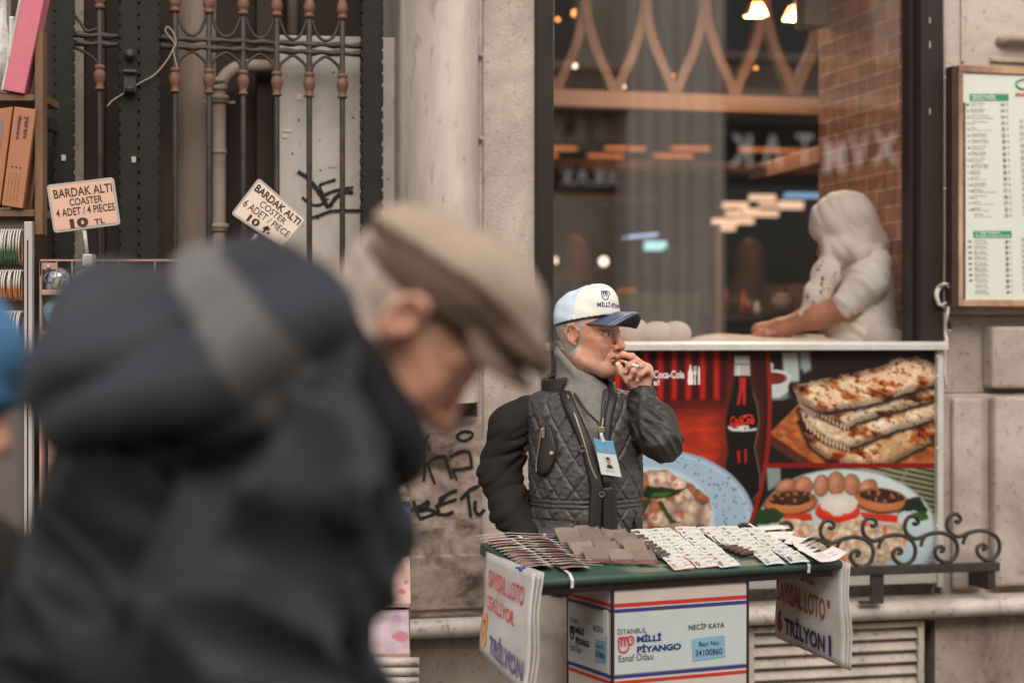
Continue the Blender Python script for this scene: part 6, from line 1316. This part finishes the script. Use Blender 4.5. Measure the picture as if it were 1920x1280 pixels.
def hood(P):
    M = rotm((.985, 0, .15), (-.15, 0, .985)); f = ell_(P, sm(316, 646, .0), (kx(240), .25, kx(160)), M); f = smin(f, cap_(P, sm(110, 690, .06), sm(140, 760, .06), .045, .05), .05)
    q = (P-sm(316, 646, .0).astype(np.float32))@M.astype(np.float32); f = smin(f, chain(P, [sm(95, 730, .02), sm(170, 765, -.12), sm(330, 738, -.23), sm(480, 738, -.25), sm(600, 770, -.18)], [.030, .032, .034, .034, .03], .03), .05); f = smin(f, chain(P, [sm(400, 508, -.10), sm(450, 570, -.18), sm(520, 650, -.21), sm(600, 740, -.17)], [.036, .044, .046, .036], .03), .05); f = smin(f, chain(P, [sm(490, 500, -.08), sm(566, 552, -.14), sm(618, 625, -.16), sm(648, 712, -.14)], [.028, .040, .042, .040], .03), .035)
    return f+.008-.016*np.abs(np.sin(q[..., 2]*24-q[..., 0]*13+1.2*noise3(P, 14, 4)))**.7+.012*noise3(P, 34, 7)
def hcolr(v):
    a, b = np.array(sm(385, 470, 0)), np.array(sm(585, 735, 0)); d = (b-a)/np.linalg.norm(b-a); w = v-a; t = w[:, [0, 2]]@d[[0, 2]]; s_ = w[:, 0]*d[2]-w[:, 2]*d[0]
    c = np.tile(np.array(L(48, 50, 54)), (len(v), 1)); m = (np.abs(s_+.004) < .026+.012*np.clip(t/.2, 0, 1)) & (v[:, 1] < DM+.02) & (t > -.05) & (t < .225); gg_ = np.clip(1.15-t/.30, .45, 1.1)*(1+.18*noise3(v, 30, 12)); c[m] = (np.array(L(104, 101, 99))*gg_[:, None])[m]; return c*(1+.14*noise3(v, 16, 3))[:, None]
M_hoodc = matc('hood_cloth', .65, .25, .15, 8, bump=.3, bs=40, bd=.004)
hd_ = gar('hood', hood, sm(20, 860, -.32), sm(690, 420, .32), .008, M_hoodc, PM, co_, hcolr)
def strip(pts, rad, nm, m, under, h=.008, amp=.004):
    def fn(P): return chain(P, pts, rad, .03)+amp*noise3(P, 26, 9)
    lo, hi = bbox(pts, max(rad)+.03); return gar(nm, fn, lo, hi, h, m, PM, under)
strip([sm(612, 600, .02), sm(662, 710, -.03), sm(722, 800, -.04), sm(735, 845, .0), sm(680, 868, .05)], [.040, .048, .044, .040, .042], 'collar', M_colr, co_)
strip([sm(640, 740, .02), sm(672, 815, -.02), sm(662, 900, -.06), sm(645, 1050, -.10), sm(640, 1330, -.12)], [.05, .052, .040, .038, .040], 'collar', M_colr, co_)
CU = HC2+FR@np.array((.0, 0, .0)); CF = rotm((.78, .06, -.62), (.62, 0, .78)); CS = .94; cc0 = sm(840, 522, 0)+np.array((0, .075, 0))
def fcap(P):
    q = (P-cc0.astype(np.float32))@CF.astype(np.float32)/CS; f = ell_(q, (0, 0, .004), (.126, .098, .066)); f = smin(f, ell_(q, (.056, 0, .026), (.072, .088, .054)), .04); f = smin(f, ell_(q, (.118, 0, -.012), (.060, .078, .024)), .035); f = smax(f, -(q[..., 2]+.030+.0*q[..., 0]), .012); return f+.004*noise3(q, 30, 6)
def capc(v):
    q = (v-cc0)@CF; c = np.tile(np.array(L(158, 138, 121)), (len(v), 1)); n = noise3(v, 60, 4); lowshade = q[:, 2] < .012-.10*np.abs(q[:, 0]-.03)+.02*(q[:, 1] > 0); c[lowshade] = np.array(L(116, 96, 81)); sm2 = np.abs(q[:, 2]-(.012-.10*np.abs(q[:, 0]-.03))) < .006; c[sm2] = np.array(L(78, 60, 48)); return c*(1+.12*n)[:, None]  # lower crown painted darker, as light from above leaves it; seam line darkest
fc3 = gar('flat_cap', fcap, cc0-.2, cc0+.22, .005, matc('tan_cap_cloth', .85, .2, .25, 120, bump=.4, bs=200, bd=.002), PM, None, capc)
def fband(P):
    q = (P-cc0.astype(np.float32))@CF.astype(np.float32)/CS; f = ell_(q, (0, 0, -.012), (.127, .098, .07)); return smax(smax(f, q[..., 2]+.022, .006), -(q[..., 2]+.052), .006)
gar('cap_band', fband, cc0-.2, cc0+.2, .006, M_tan2, PM, fc3)
mb = MB(); P = []
for j in range(15):
    a = (-1+2*j/14)*1.1; row = []
    for i in range(7):
        r = i/6; x = (.105+.066*r)*math.cos(a)*(1-.04*r)+.008; y = (.096+.004*r)*math.sin(a); z = -.018-.024*r-.02*(y/.1)**2; row.append(Vector(tuple(cc0+CF@np.array((x, y, z))*CS)))
    P.append(row)
o = part('visor', mb.grid(P), M_tan, PM, fc3, smooth=True); o.modifiers.new('s', 'SOLIDIFY').thickness = .008
M_dk2 = mat('dark_trousers', L(40, 38, 40), .85, .2, 20)
def trs2(P):
    bx_ = sm(360, 1280)[0]; f = None
    for s in (-1, 1):
        g = chain(P, [(bx_, DM+.12+s*.09, .88), (bx_+.06*s, DM+.12+s*.10, .46), (bx_+.16*s, DM+.12+s*.10, .08)], [.11, .085, .07], .04); f = g if f is None else smin(f, g, .03)
    return f
gar('trousers', trs2, (sm(360, 1280)[0]-.3, DM-.12, .06), (sm(360, 1280)[0]+.3, DM+.36, 1.0), .014, M_dk2, PM)
for s in (-1, 1):
    bx_ = sm(360, 1280)[0]+.16*s; yy = DM+.12+s*.10
    def sh(P, bx_=bx_, yy=yy): return smax(smin(cap_(P, (bx_-.05, yy, .045), (bx_+.15, yy, .035), .045, .042), cap_(P, (bx_-.04, yy, .05), (bx_-.02, yy, .11), .045, .045), .03), -P[..., 2]+.004, .01)
    gar('shoe', sh, (bx_-.12, yy-.08, -.01), (bx_+.22, yy+.08, .18), .01, M_black, PM)

# ---------------------------------------------------------------- the person cut by the left edge of the photo
DB = 2.35
def sb(px, py, dy=0): p = at(px, py, DB); return np.array((p.x, p.y+dy, p.z))
HB = sb(-122, 730, 0); BR = rotm((.90, -.25, -.35), (.25, 0, .95))
v, f = nets(lambda P: smin(head_fn(P), neck_fn(P), .03), (-.13, -.11, -.20), (.14, .11, .135), .006)
hb = (v@BR.T+HB, f, head_cols(v, L(196, 146, 120), L(50, 38, 32), .0))
bx0 = HB[0]-.02
def core3(P):
    z0 = HB[2]; f = loft(P, [(z0-.17, bx0, DB, .06, .06), (z0-.24, bx0, DB, .12, .15), (z0-.5, bx0, DB, .13, .16), (z0-.75, bx0, DB, .15, .17)])
    for s in (-1, 1):
        f = smin(f, chain(P, [(bx0, DB+s*.09, z0-.72), (bx0+.03*s, DB+s*.09, .45), (bx0, DB+s*.09, .08), (bx0+.12, DB+s*.09, .04)], [.09, .06, .04, .035], .03), .03); f = smin(f, chain(P, [(bx0, DB+s*.19, z0-.25), (bx0-.02, DB+s*.24, z0-.5), (bx0+.08, DB+s*.22, z0-.72)], [.05, .042, .035], .03), .03)
    return f
v, f = nets(core3, (bx0-.35, DB-.4, 0), (bx0+.35, DB+.4, HB[2]-.1), .022)
BY = bodymesh('person', [hb, (v, f, np.tile(SKc, (len(v), 1)))], M_skin, 'passer-by in a blue woolly hat half cut off at the photo\'s edge', (bx0, DB, 0))
def bhat(P):
    q = (P-HB.astype(np.float32))@BR.astype(np.float32); f = ell_(q, (-.015, 0, .055), (.120, .10, .088)); f = smin(f, ell_(q, (.0, 0, .02), (.110, .094, .03)), .02); return smax(f, .0-q[..., 2]+.12*q[..., 0]*0+.004, .01)+.004*noise3(q, 60, 4)
gar('woolly_hat', bhat, HB-.2, HB+.22, .006, mat('blue_wool', L(72, 112, 144), .9, .3, 40, L(38, 62, 92), 14, .5, bump=.6, bs=150, bd=.004), BY)
def bhair(P):
    q = (P-HB.astype(np.float32))@BR.astype(np.float32); f = smin(ell_(q, (-.04, 0, -.03), (.075, .085, .10)), chain(q, [np.array((-.05, .03, -.08)), np.array((-.02, .02, -.2)), np.array((.02, .03, -.32))], [.06, .06, .03], .04), .03); f = smin(f, chain(q, [np.array((-.01, -.03, -.10)), np.array((.06, -.04, -.20)), np.array((.13, -.03, -.30))], [.05, .05, .02], .04), .03); return f+.008*noise3(q*np.array((1, 1, .3), np.float32), 140, 8)
gar('hair', bhair, HB-.42, HB+.2, .008, mat('dark_hair', L(44, 34, 30), .6, .3, 60), BY)
def bcoat(P):
    z0 = HB[2]; f = loft(P, [(z0-.16, bx0+.01, DB, .09, .09), (z0-.23, bx0+.02, DB, .15, .19), (z0-.5, bx0+.02, DB, .17, .20), (z0-1.0, bx0, DB, .20, .22)])
    for s in (-1, 1): f = smin(f, chain(P, [(bx0, DB+s*.19, z0-.25), (bx0-.02, DB+s*.24, z0-.5), (bx0+.08, DB+s*.22, z0-.70)], [.075, .065, .055], .03), .03)
    return f+.006*noise3(P, 26, 3)
gar('coat', bcoat, (bx0-.4, DB-.4, HB[2]-1.05), (bx0+.4, DB+.4, HB[2]-.08), .012, mat('charcoal_coat', L(50, 46, 46), .85, .25, 14), BY)
mb = MB(); mb.tube([Vector(tuple(HB+BR@np.array(p))) for p in ((.06, -.09, -.17), (.10, -.02, -.20), (.09, .06, -.19))], .022, 8); part('scarf', mb, mat('white_scarf', L(200, 192, 184), .9, .1), BY, smooth=True)
def bl(P):
    f = None
    for s in (-1, 1):
        g = chain(P, [(bx0, DB+s*.09, HB[2]-.8), (bx0+.03*s, DB+s*.09, .45), (bx0, DB+s*.09, .09)], [.10, .075, .06], .03); f = g if f is None else smin(f, g, .03)
    return f
gar('trousers', bl, (bx0-.2, DB-.25, .06), (bx0+.2, DB+.25, HB[2]-.7), .014, M_dk2, BY)
for s in (-1, 1):
    def sh(P, yy=DB+s*.09): return smax(cap_(P, (bx0-.05, yy, .045), (bx0+.14, yy, .035), .05, .042), -P[..., 2]+.004, .01)
    gar('shoe', sh, (bx0-.12, DB+s*.09-.08, -.01), (bx0+.22, DB+s*.09+.08, .12), .01, M_black, BY)

# ---------------------------------------------------------------- the woman kneading behind the glass
DW = 6.36
def sw(px, py, dy=0): p = at(px, py, DW); return np.array((p.x, p.y+dy, p.z))
HW = sw(1584, 434, .02); WR = rotm((-.80, .42, -.42), (-.36, .12, .93))*.95
v, f = nets(lambda P: smin(head_fn(P), neck_fn(P), .03), (-.13, -.11, -.20), (.14, .11, .135), .005)
hw = (v@WR.T+HW, f, head_cols(v, L(178, 122, 94), L(60, 44, 36), .0))
hand_l = [sw(1545, 588, -.06), sw(1500, 606, -.04), sw(1462, 622, -.02), sw(1440, 629, .0)]
def armw(P):
    f = chain(P, [sw(1610, 535, -.12), sw(1578, 574, -.13), sw(1523, 594, -.09), sw(1466, 617, -.02), sw(1443, 624, -.0)], [.05, .047, .038, .028, .026], .03)
    f = smin(f, chain(P, [sw(1600, 560, .12), sw(1518, 598, .10), sw(1466, 612, .08), sw(1426, 618, .07)], [.045, .036, .026, .024], .02), .02)
    for k, (dx, dy, dz) in enumerate(((0, -.028, 2), (-6, -.012, 0), (-7, .004, -1), (-3, .018, 0))):
        f = smin(f, chain(P, [sw(1434, 623, dy*.8), sw(1430+dx, 626+dz, dy), sw(1416+dx, 632+dz, dy)], [.0115, .0095, .0075], .004), .005); f = smin(f, chain(P, [sw(1452, 617, .07+dy*.8), sw(1426+dx, 620+dz, .065+dy), sw(1426+dx, 627+dz, .06+dy)], [.011, .009, .0075], .004), .005)
    f = smin(f, chain(P, [sw(1456, 622, -.03), sw(1434, 628, -.045), sw(1434, 633, -.045)], [.012, .010, .008], .004), .005)
    return f
lo, hi = bbox([sw(1620, 510, -.15), sw(1398, 640, .16)], .06); v, f = nets(armw, lo, hi, .004); aw = (v, f, np.tile(np.array(L(176, 118, 90)), (len(v), 1))*(1+.06*noise3(v, 40, 3))[:, None])
xb, ybw = float(sw(1622, 0)[0]), DW+.02
def corew(P):
    f = loft(P, [(float(sw(0, 500)[2]), xb-.0, ybw+.02, .045, .09), (float(sw(0, 560)[2]), xb, ybw+.02, .06, .11), (1.5, xb, ybw, .07, .12), (1.3, xb, ybw, .08, .13)])
    for s in (-1, 1): f = smin(f, chain(P, [(xb, ybw+s*.09, 1.32), (xb, ybw+s*.09, .98), (xb, ybw+s*.09, Z_F+.06), (xb-.10, ybw+s*.09, Z_F+.035)], [.09, .065, .045, .035], .03), .03)
    return f
v, f = nets(corew, (xb-.3, ybw-.3, Z_F), (xb+.3, ybw+.3, 1.95), .02)
WO = bodymesh('person', [hw, aw, (v, f, np.tile(SKc, (len(v), 1)))], M_skin, 'woman in a pale headscarf and white blouse working dough behind the window', (xb, ybw, Z_F))
M_blo = matc('blouse_cotton', .85, .2, .05, 20, bump=.25, bs=40, bd=.004)
def blouse(P):
    f = loft(P, [(float(sw(0, 448)[2]), xb-.02, ybw+.02, .06, .09), (float(sw(0, 472)[2]), xb-.012, ybw+.02, .098, .15), (float(sw(0, 520)[2]), xb-.006, ybw+.02, .112, .165), (float(sw(0, 600)[2]), xb-.012, ybw+.01, .122, .19), (1.55, xb, ybw, .13, .18), (1.25, xb, ybw, .15, .20)])
    f = smin(f, chain(P, [sw(1628, 498, -.10), sw(1612, 530, -.14), sw(1578, 568, -.14)], [.060, .068, .056], .02), .012); f = smin(f, chain(P, [sw(1615, 500, .14), sw(1590, 560, .14)], [.07, .06], .03), .04)
    return f-.0065*np.abs(noise3(P@np.array(((.7, 0, .7), (0, 1, 0), (-.7, 0, .7)), np.float32)*np.array((.3, .5, 1.5), np.float32), 105, 3))**.9*.85+.003
gar('blouse', blouse, (xb-.36, ybw-.30, 1.24), (xb+.24, ybw+.32, float(sw(0, 440)[2])), .006, M_blo, WO, None, solid(L(228, 217, 206)))
def scarf(P):
    q = (P-HW.astype(np.float32))@WR.astype(np.float32); f = ell_(q, (-.012, 0, .030), (.113, .106, .102)); f = smin(f, ell_(q, (-.01, 0, -.06), (.088, .094, .075)), .04)
    f = smax(f, -ell_(q, (.105, 0, -.035), (.055, .052, .085)), .012)
    f = smin(f, chain(P, [sw(1622, 430, .0), sw(1642, 456, .0), sw(1652, 478, .0)], [.045, .04, .02], .03), .03); f = smin(f, chain(P, [sw(1566, 482, -.03), sw(1546, 515, -.06), sw(1524, 556, -.08), sw(1504, 590, -.08)], [.050, .048, .040, .020], .03), .045)
    f = smin(f, chain(P, [sw(1564, 470, -.05), sw(1600, 478, -.13), sw(1636, 470, -.10)], [.045, .028, .02], .03), .02)
    return f-.0055*np.abs(noise3(q*np.array((1.25, .45, .28), np.float32), 88, 2))**.85+.0015
def sccol(v):
    c = np.tile(np.array(L(222, 207, 196)), (len(v), 1)); px = 960+FPX*v[:, 0]/v[:, 1]; py = 640-FPX*(v[:, 2]-CAMZ)/v[:, 1]; m = (py > 480) & (px < 1590); n = noise3(v, 300, 31); m2 = noise3(v, 320, 35)
    c[m & (n > .92)] = np.array(L(160, 74, 70)); c[m & (m2 > 1.05)] = np.array(L(74, 100, 76)); return c
gar('headscarf', scarf, HW-np.array((.28, .26, .36)), HW+np.array((.26, .2, .2)), .0042, matc('scarf_cotton', .85, .2, .05, 40), WO, None, sccol)
def skirt(P): return loft(P, [(1.36, xb, ybw, .15, .19), (1.1, xb, ybw, .17, .21), (Z_F+.12, xb, ybw, .20, .24)])+.008*np.sin(np.arctan2(P[..., 1]-ybw, P[..., 0]-xb)*14)
gar('skirt', skirt, (xb-.3, ybw-.32, Z_F+.08), (xb+.3, ybw+.32, 1.4), .014, M_dk2, WO)
# ================================================================= THE SOUVENIR STALL AT THE LEFT
def eq(pts, d, dd=0): return [at(x, y, d+(dd if i in (0, 3) else 0)) for i, (x, y) in enumerate(pts)]
DS = 4.95
def ebox(mb, x0, x1, y0, y1, d, dep, col=None): a, b = at(x0, y1, d), at(x1, y0, d); return mb.box(a.x, b.x, d, d+dep, a.z, b.z, col)
RK = thing('wood_rack', 'weathered wooden rack of shelves hung at the left with gift boxes', 'rack', EYE, at(40, 440, DS))
part('post', ebox(MB(), 65, 80, 58, 440, DS, .05), M_wood, RK, bevel=.002); part('post', ebox(MB(), -235, -220, 58, 440, DS, .05), M_wood, RK, bevel=.002)
for y0, y1 in ((176, 190), (392, 407)): part('shelf', ebox(MB(), -236, 81, y0, y1, DS+.0505, .18), M_wood, RK, bevel=.002); part('shelf_lip', ebox(MB(), -219, 64.5, y0+1, y1-1, DS+.002, .045), M_wood, RK, bevel=.002)
part('wall_bracket', ebox(MB(), 60, 90, 220, 240, DS+.24, .12), M_iron, RK)
# boxes on the rack
pk_ = eq([(63, -140), (112, -140), (45, 176), (2, 168)], DS-.01)
t = thing('gift_box', 'tall pink gift box with a dotted pattern leaning on the top shelf', 'box', EYE, pk_[3]); bx_ = part('box', MB().slab(pk_, .06), mat('pink_card', L(184, 100, 110), .6, .08, 20), t, bevel=.002)
mb = MB(); 
for j in range(26):
    for i in range(5):
        u, v = (i+.5+.5*(j % 2))/5.6, (j+.5)/26; qpoly(mb, [(u-.022, v), (u, v-.006), (u+.022, v), (u, v+.006)], pk_, .001)
part('dot_pattern', mb, mat('grey_dots', L(160, 130, 128), .6, .05), t, bx_)
part('white_edge', qpoly(MB(), [(0, 0), (.10, 0), (.10, 1), (0, 1)], pk_, .0012), M_marble, t, bx_)
bb = eq([(27, 200), (67, 205), (42, 391), (3, 385)], DS-.012); t = thing('cardboard_box', 'brown glassware box with printed lettering standing on the lower rack shelf', 'box', EYE, bb[3]); M_crd = mat('brown_cardboard', L(156, 104, 74), .75, .08, 25, L(140, 92, 66), 6, .3)
bx_ = part('box', MB().slab(bb, .09), M_crd, t, bevel=.002)
rotq = lambda a: [qp(a[0], a[1][2], a[1][1]), qp(a[0], a[1][2], a[1][3]), qp(a[0], a[1][0], a[1][3]), qp(a[0], a[1][0], a[1][1])]
mb = MB(); qtext(mb, 'yaren', rotq((bb, (.50, .08, .74, .30))), FULL, .0015, .02); qtext(mb, 'glassware', rotq((bb, (.20, .08, .44, .32))), FULL, .0015, .02)
for k in range(4): qtext(mb, 'el yapımı cam', rotq((bb, (.16+.16*k, .66, .22+.16*k, .95))), FULL, .0015)
for k in range(3): qpoly(mb, [(.26+.2*k+.05*math.cos(a), .60+.011*math.sin(a)) for a in np.linspace(0, 6.28, 9)[:-1]], bb, .0015)
part('lettering', mb, M_inkd, t, bx_)
b2 = eq([(-14, 206), (24, 200), (0, 385), (-40, 385)], DS+.012); t = thing('cardboard_box', 'second brown box with a clear window squeezed in at the photo\'s edge', 'box', EYE, b2[3]); bx_ = part('box', MB().slab(b2, .08), M_crd, t, bevel=.002)
part('window', qpoly(MB(), [(.15, .15), (.62, .12), (.66, .5), (.2, .52)], b2, .001), mat('window_film', L(120, 110, 104), .15, .4, 30, spec=.8), t, bx_)
rr = random.Random(5)
for i, (x, w, c, lb) in enumerate(((6, .022, (150, 150, 140), 'clear glass tumbler nearest the pink box'), (-14, .026, (110, 140, 96), 'green glass bottle behind the pink box'), (22, .016, (170, 168, 158), 'slim clear glass against the pink box'))):
    p = at(x, 176, DS+.12); h = .27-.03*i; single('glassware', MB().lathe([(0, 0), (w, 0), (w*1.05, h*.3), (w*.9, h*.55), (w*.5, h*.75), (w*.45, h*.98), (w*.55, h), (0, h)], p, 14), mat('stall_glass', L(*c), .12, .5, 25, L(230, 228, 220), 18, .6, spec=.9), lb, 'glassware', EYE, smooth=True)
# bracelet stand
BS = thing('bracelet_stand', 'white metal display stand hung with rows of bracelets', 'stand', EYE, at(52, 1300, DS-.02)); DBs = DS-.02; M_wmt = mat('white_metal', L(168, 158, 154), .4, .08, 10)
mb = MB(); a = at(45, 415, DBs); b = at(60, 415, DBs); mb.box(a.x, b.x, DBs, DBs+.025, 0, a.z); po_ = part('upright', mb, M_wmt, BS, bevel=.002)
mb = MB(); mb.box(a.x+.008, a.x+.0115, DBs-.0012, DBs, .4, a.z-.05); part('slot', mb, M_black, BS, po_)
part('back_panel', ebox(MB(), -220, 45, 413, 1250, DBs+.05, .01), mat('stand_back', L(92, 82, 76), .6, .1), BS)
part('foot', MB().box(a.x-.3, b.x+.05, DBs-.08, DBs+.15, 0.0, .03), M_wmt, BS)
M_brc = matc('bracelet_beads', .35, .6, .3, 300)
for row, (y, h, cs) in enumerate(((432, .098, ((60, 92, 52), (52, 80, 48), (170, 110, 70))), (508, .085, ((184, 116, 66), (150, 92, 54), (170, 130, 100))), (585, .10, ((70, 120, 88), (120, 130, 96), (90, 128, 100))))):
    p0, p1 = at(-90, y, DBs+.02), at(44, y, DBs+.02); part('rod', MB().tube([p0, p1], .003, 7), M_wmt, BS, smooth=True)
    for i in range(26):
        p = p0.lerp(p1, (i+.5)/26.5); pts = []; cc = []
        col = np.array(L(*(cs[0] if rr.random() < .6 else rr.choice(cs)))); sil = np.array(L(190, 178, 168)); tl = rr.uniform(-.003, .003)
        for k in range(14):
            th = 2*math.pi*k/14; pts.append((p.x+tl*math.sin(th)+.0012*math.cos(th*2), p.y+.022*math.sin(th), p.z-h/2+.003+h/2*math.cos(th)))
        mb = MB().tube(pts, .0022, 5, closed=True); mb.c = [tuple(sil if z[2] > p.z-h*.36 else col*(1 if z[2] > p.z-h*.9 else .6)) for z in mb.v]; mb.has = True
        nm_ = ('silver topped green', 'copper coloured beaded', 'pale green beaded')[row]
        single('bracelet', mb, M_brc, nm_+' bracelet on the '+('top', 'middle', 'lowest')[row]+' rod of the white stand', 'bracelet', EYE, group=('green bracelets on the top rod', 'copper bracelets on the middle rod', 'pale green bracelets on the lowest rod')[row], smooth=True)
# coaster rack with glass balls
M_pnk = mat('pink_plastic', L(164, 128, 112), .45, .08, 12); CR = thing('display_rack', 'pinkish plastic display rack holding shiny round coasters', 'rack', EYE, at(230, 900, DS))
mb = MB(); ebox(mb, 75, 420, 486, 489.5, DS, .012); part('top_rail', mb, M_pnk, CR)
for x in (76, 106, 135, 193, 222, 290, 360, 418): part('divider', ebox(MB(), x-1.2, x+1.2, 489.6, 517, DS+.001, .010), M_pnk, CR)
part('side', ebox(MB(), 74, 78, 489.6, 1290, DS+.001, .06), M_pnk, CR)
for y in (517, 593, 670): part('back_strip', ebox(MB(), 78.2, 420, y, y+25, DS+.075, .008), M_pnk, CR); part('shelf', ebox(MB(), 78.2, 420, y+26, y+36, DS-.012, .08), M_pnk, CR, bevel=.002)
part('label_plate', ebox(MB(), 79, 105, 492, 505, DS+.004, .005), M_pnk, CR); q = at(91, 500, DS+.001); part('rivet', MB().ball((q.x, q.y, q.z), .006, 6), M_wmt, CR, smooth=True)
part('stand_legs', ebox(MB(), 90, 110, 700, 1700, DS+.03, .04), M_pnk, CR)
def gball(x, y, r, c1, c2, lb):
    p = at(x, y, DS+.030); single('glass_coaster', MB().ball((p.x, p.y, p.z), (r, .030, r), 14), mat('glass_ball', L(*c1), .08, .5, 22, L(*c2), 26, .9, spec=.8, coat=.6), lb, 'coaster', EYE, smooth=True)
gball(107, 527, .039, (40, 46, 72), (206, 196, 190), 'dark blue shiny round coaster with white flashes'); gball(163, 528, .038, (150, 172, 174), (196, 170, 150), 'pale blue round coaster half behind the dark shoulder'); gball(107, 586, .040, (104, 158, 172), (150, 186, 190), 'turquoise round coaster on the lower shelf')
# price signs
M_sal = mat('salmon_card', L(198, 158, 136), .6, .04, 6); M_crm = mat('cream_card', L(208, 186, 168), .6, .04, 6); M_clr = mat('clear_plastic', L(160, 152, 144), .18, .06, 20, spec=.7); M_sgi = mat('sign_ink', L(56, 40, 34), .6, .05)
def rounded(q, r, asp):
    out = []
    for cx, cy, a0 in ((1-r, r*asp, -90), (1-r, 1-r*asp, 0), (r, 1-r*asp, 90), (r, r*asp, 180)):
        for k in range(5): th = math.radians(a0+22.5*k); out.append((cx+r*math.cos(th), cy+r*asp*math.sin(th)))
    return out
def price_sign(qpts, lab, card, lines, stem, asp):
    q = eq(qpts, DS-.06); t = thing('price_sign', lab, 'price sign', EYE, Vector(at(*stem[-1], DS-.06)))
    n = ((q[3]-q[0]).cross(q[1]-q[0])).normalized(); pts = [qp(q, u, v, 0) for u, v in rounded(q, .05, asp)]
    fr = part('frame', MB().prism(pts, -n*.004), M_clr, t); part('card', qpoly(MB(), [(.035, .05), (.965, .05), (.965, .95), (.035, .95)], q, .001), card, t, fr)
    mb = MB(); mb2 = MB()
    for tx, box, b in lines: qtext(mb, tx, q, box, .002, b)
    part('lettering', mb, M_sgi, t, fr)
    part('stem', MB().tube([Vector(at(x, y, DS-.058)) for x, y in stem], [.006, .005, .006, .009][:len(stem)], 8), M_clr, t, smooth=True)
    x, y = stem[-1]; part('clamp', ebox(MB(), x-9, x+10, y-2, y+22, DS-.066, .05), M_clr, t, bevel=.003); return t
price_sign([(87, 347), (213, 332), (226, 421), (101, 437)], 'salmon price sign reading BARDAK ALTI COASTER 10 TL', M_sal, [('BARDAK ALTI', (.085, .12, .955, .30), .012), ('COASTER', (.30, .34, .79, .49), .01), ('4 ADET / 4 PIECES', (.08, .53, .955, .69), .01), ('10', (.26, .755, .535, .95), .05), ('TL', (.62, .82, .78, .93), .02)], [(158, 432), (161, 455), (163, 478)], 1.4)
price_sign([(485, 333), (576, 412), (531, 467), (433, 401)], 'tilted cream price sign reading BARDAK ALTI COSTER 10 ₺', M_crm, [('BARDAK ALTI', (.06, .10, .94, .28), .025), ('COSTER', (.27, .33, .76, .48), .0), ('6 ADET / PIECE', (.06, .53, .93, .70), .0), ('10', (.25, .75, .46, .93), .04), ('₺', (.54, .74, .68, .94), .02)], [(482, 440), (468, 458), (455, 480)], 1.5)
# postcard rack beside the graffiti
DR = 5.0
PR = thing('postcard_rack', 'narrow postcard rack standing beside the graffiti stone', 'rack', EYE, at(725, 1290, DR)); M_rk = mat('pale_rack_wood', L(150, 128, 112), .7, .1, 12)
part('back', ebox(MB(), 660, 762, 850, 1290, DR+.05, .02), M_dark, PR)
for y in (936, 1023, 1134, 1228): part('shelf', ebox(MB(), 660, 769, y-3, y+4, DR-.012, .06), M_rk, PR, bevel=.001)
part('side_rail', ebox(MB(), 763, 767, 860, 1290, DR+.02, .05), M_rk, PR); part('foot', MB().box(at(660, 0, DR).x, at(770, 0, DR).x, DR-.05, DR+.2, 0, .55), M_dark, PR)
M_pc = matc('postcard_print', .35, .4, .05, 60)
def pcard(qp_, seed, base, blobs, lb):
    q = eq(qp_, DR); t = MB(); r = np.random.RandomState(seed); N, M_ = 26, 34; u, v = np.meshgrid(np.linspace(0, 1, N), np.linspace(0, 1, M_)); c = np.tile(np.array(base, float), (M_, N, 1))+((vnoise(u*100, v*150, 30, seed)-.5)*60)[..., None]
    for cx, cy, rx, ry, col in blobs: d = np.hypot((u-cx)/rx, (v-cy)/ry)+.5*(vnoise(u*100, v*100, 12, seed+3)-.5); a = (1-sstep(.8, 1.1, d))[..., None]; c = c*(1-a)+np.array(col, float)*a
    c = lin(np.clip(c, 5, 230)); t.grid([[qp(q, u[j, i], v[j, i], .0) for i in range(N)] for j in range(M_)]); t.c = [tuple(x) for x in c.reshape(-1, 3)]; t.has = True
    o = single('postcard', t, M_pc, lb, 'postcard', EYE); m_ = o.modifiers.new('s', 'SOLIDIFY'); m_.thickness = .003; m_.offset = 0
pcard([(690, 868), (760, 870), (763, 932), (690, 932)], 1, (150, 120, 120), [(.7, .5, .2, .3, (110, 60, 90)), (.85, .2, .12, .2, (180, 90, 60)), (.8, .75, .2, .12, (196, 190, 180)), (.6, .7, .1, .1, (80, 96, 60))], 'colourful postcard at the top of the rack')
pcard([(690, 944), (768, 944), (769, 1020), (690, 1020)], 2, (62, 74, 112), [(.62, .3, .2, .24, (30, 34, 54)), (.5, .42, .06, .1, (170, 120, 100)), (.78, .7, .07, .16, (170, 70, 80)), (.9, .66, .06, .18, (186, 120, 110)), (.2, .5, .2, .3, (120, 60, 110)), (.7, .93, .3, .03, (196, 190, 190)), (.85, .15, .14, .12, (110, 130, 170))], 'blue picture postcard on the second shelf')
pcard([(690, 1042), (768, 1042), (770, 1130), (690, 1130)], 3, (206, 170, 160), [(.75, .25, .13, .1, (196, 140, 130)), (.8, .75, .1, .06, (200, 110, 110)), (.9, .55, .05, .04, (190, 100, 104)), (.66, .15, .12, .1, (150, 170, 150))], 'pale pink greeting card on the third shelf')
pcard([(690, 1142), (766, 1142), (768, 1226), (690, 1226)], 4, (198, 176, 182), [(.8, .6, .2, .12, (190, 120, 130)), (.7, .2, .14, .1, (170, 140, 170))], 'lilac greeting card on the lowest shelf')
for i, y in enumerate((1240, 1258, 1276)):
    p, q = at(700, y, DR-.02), at(786, y, DR-.02); single('paper_roll', MB().tube([p, q], .0125, 12), M_marble, ('topmost', 'middle', 'lowest')[i]+' pale paper roll stacked under the postcard rack', 'roll', EYE, smooth=True)
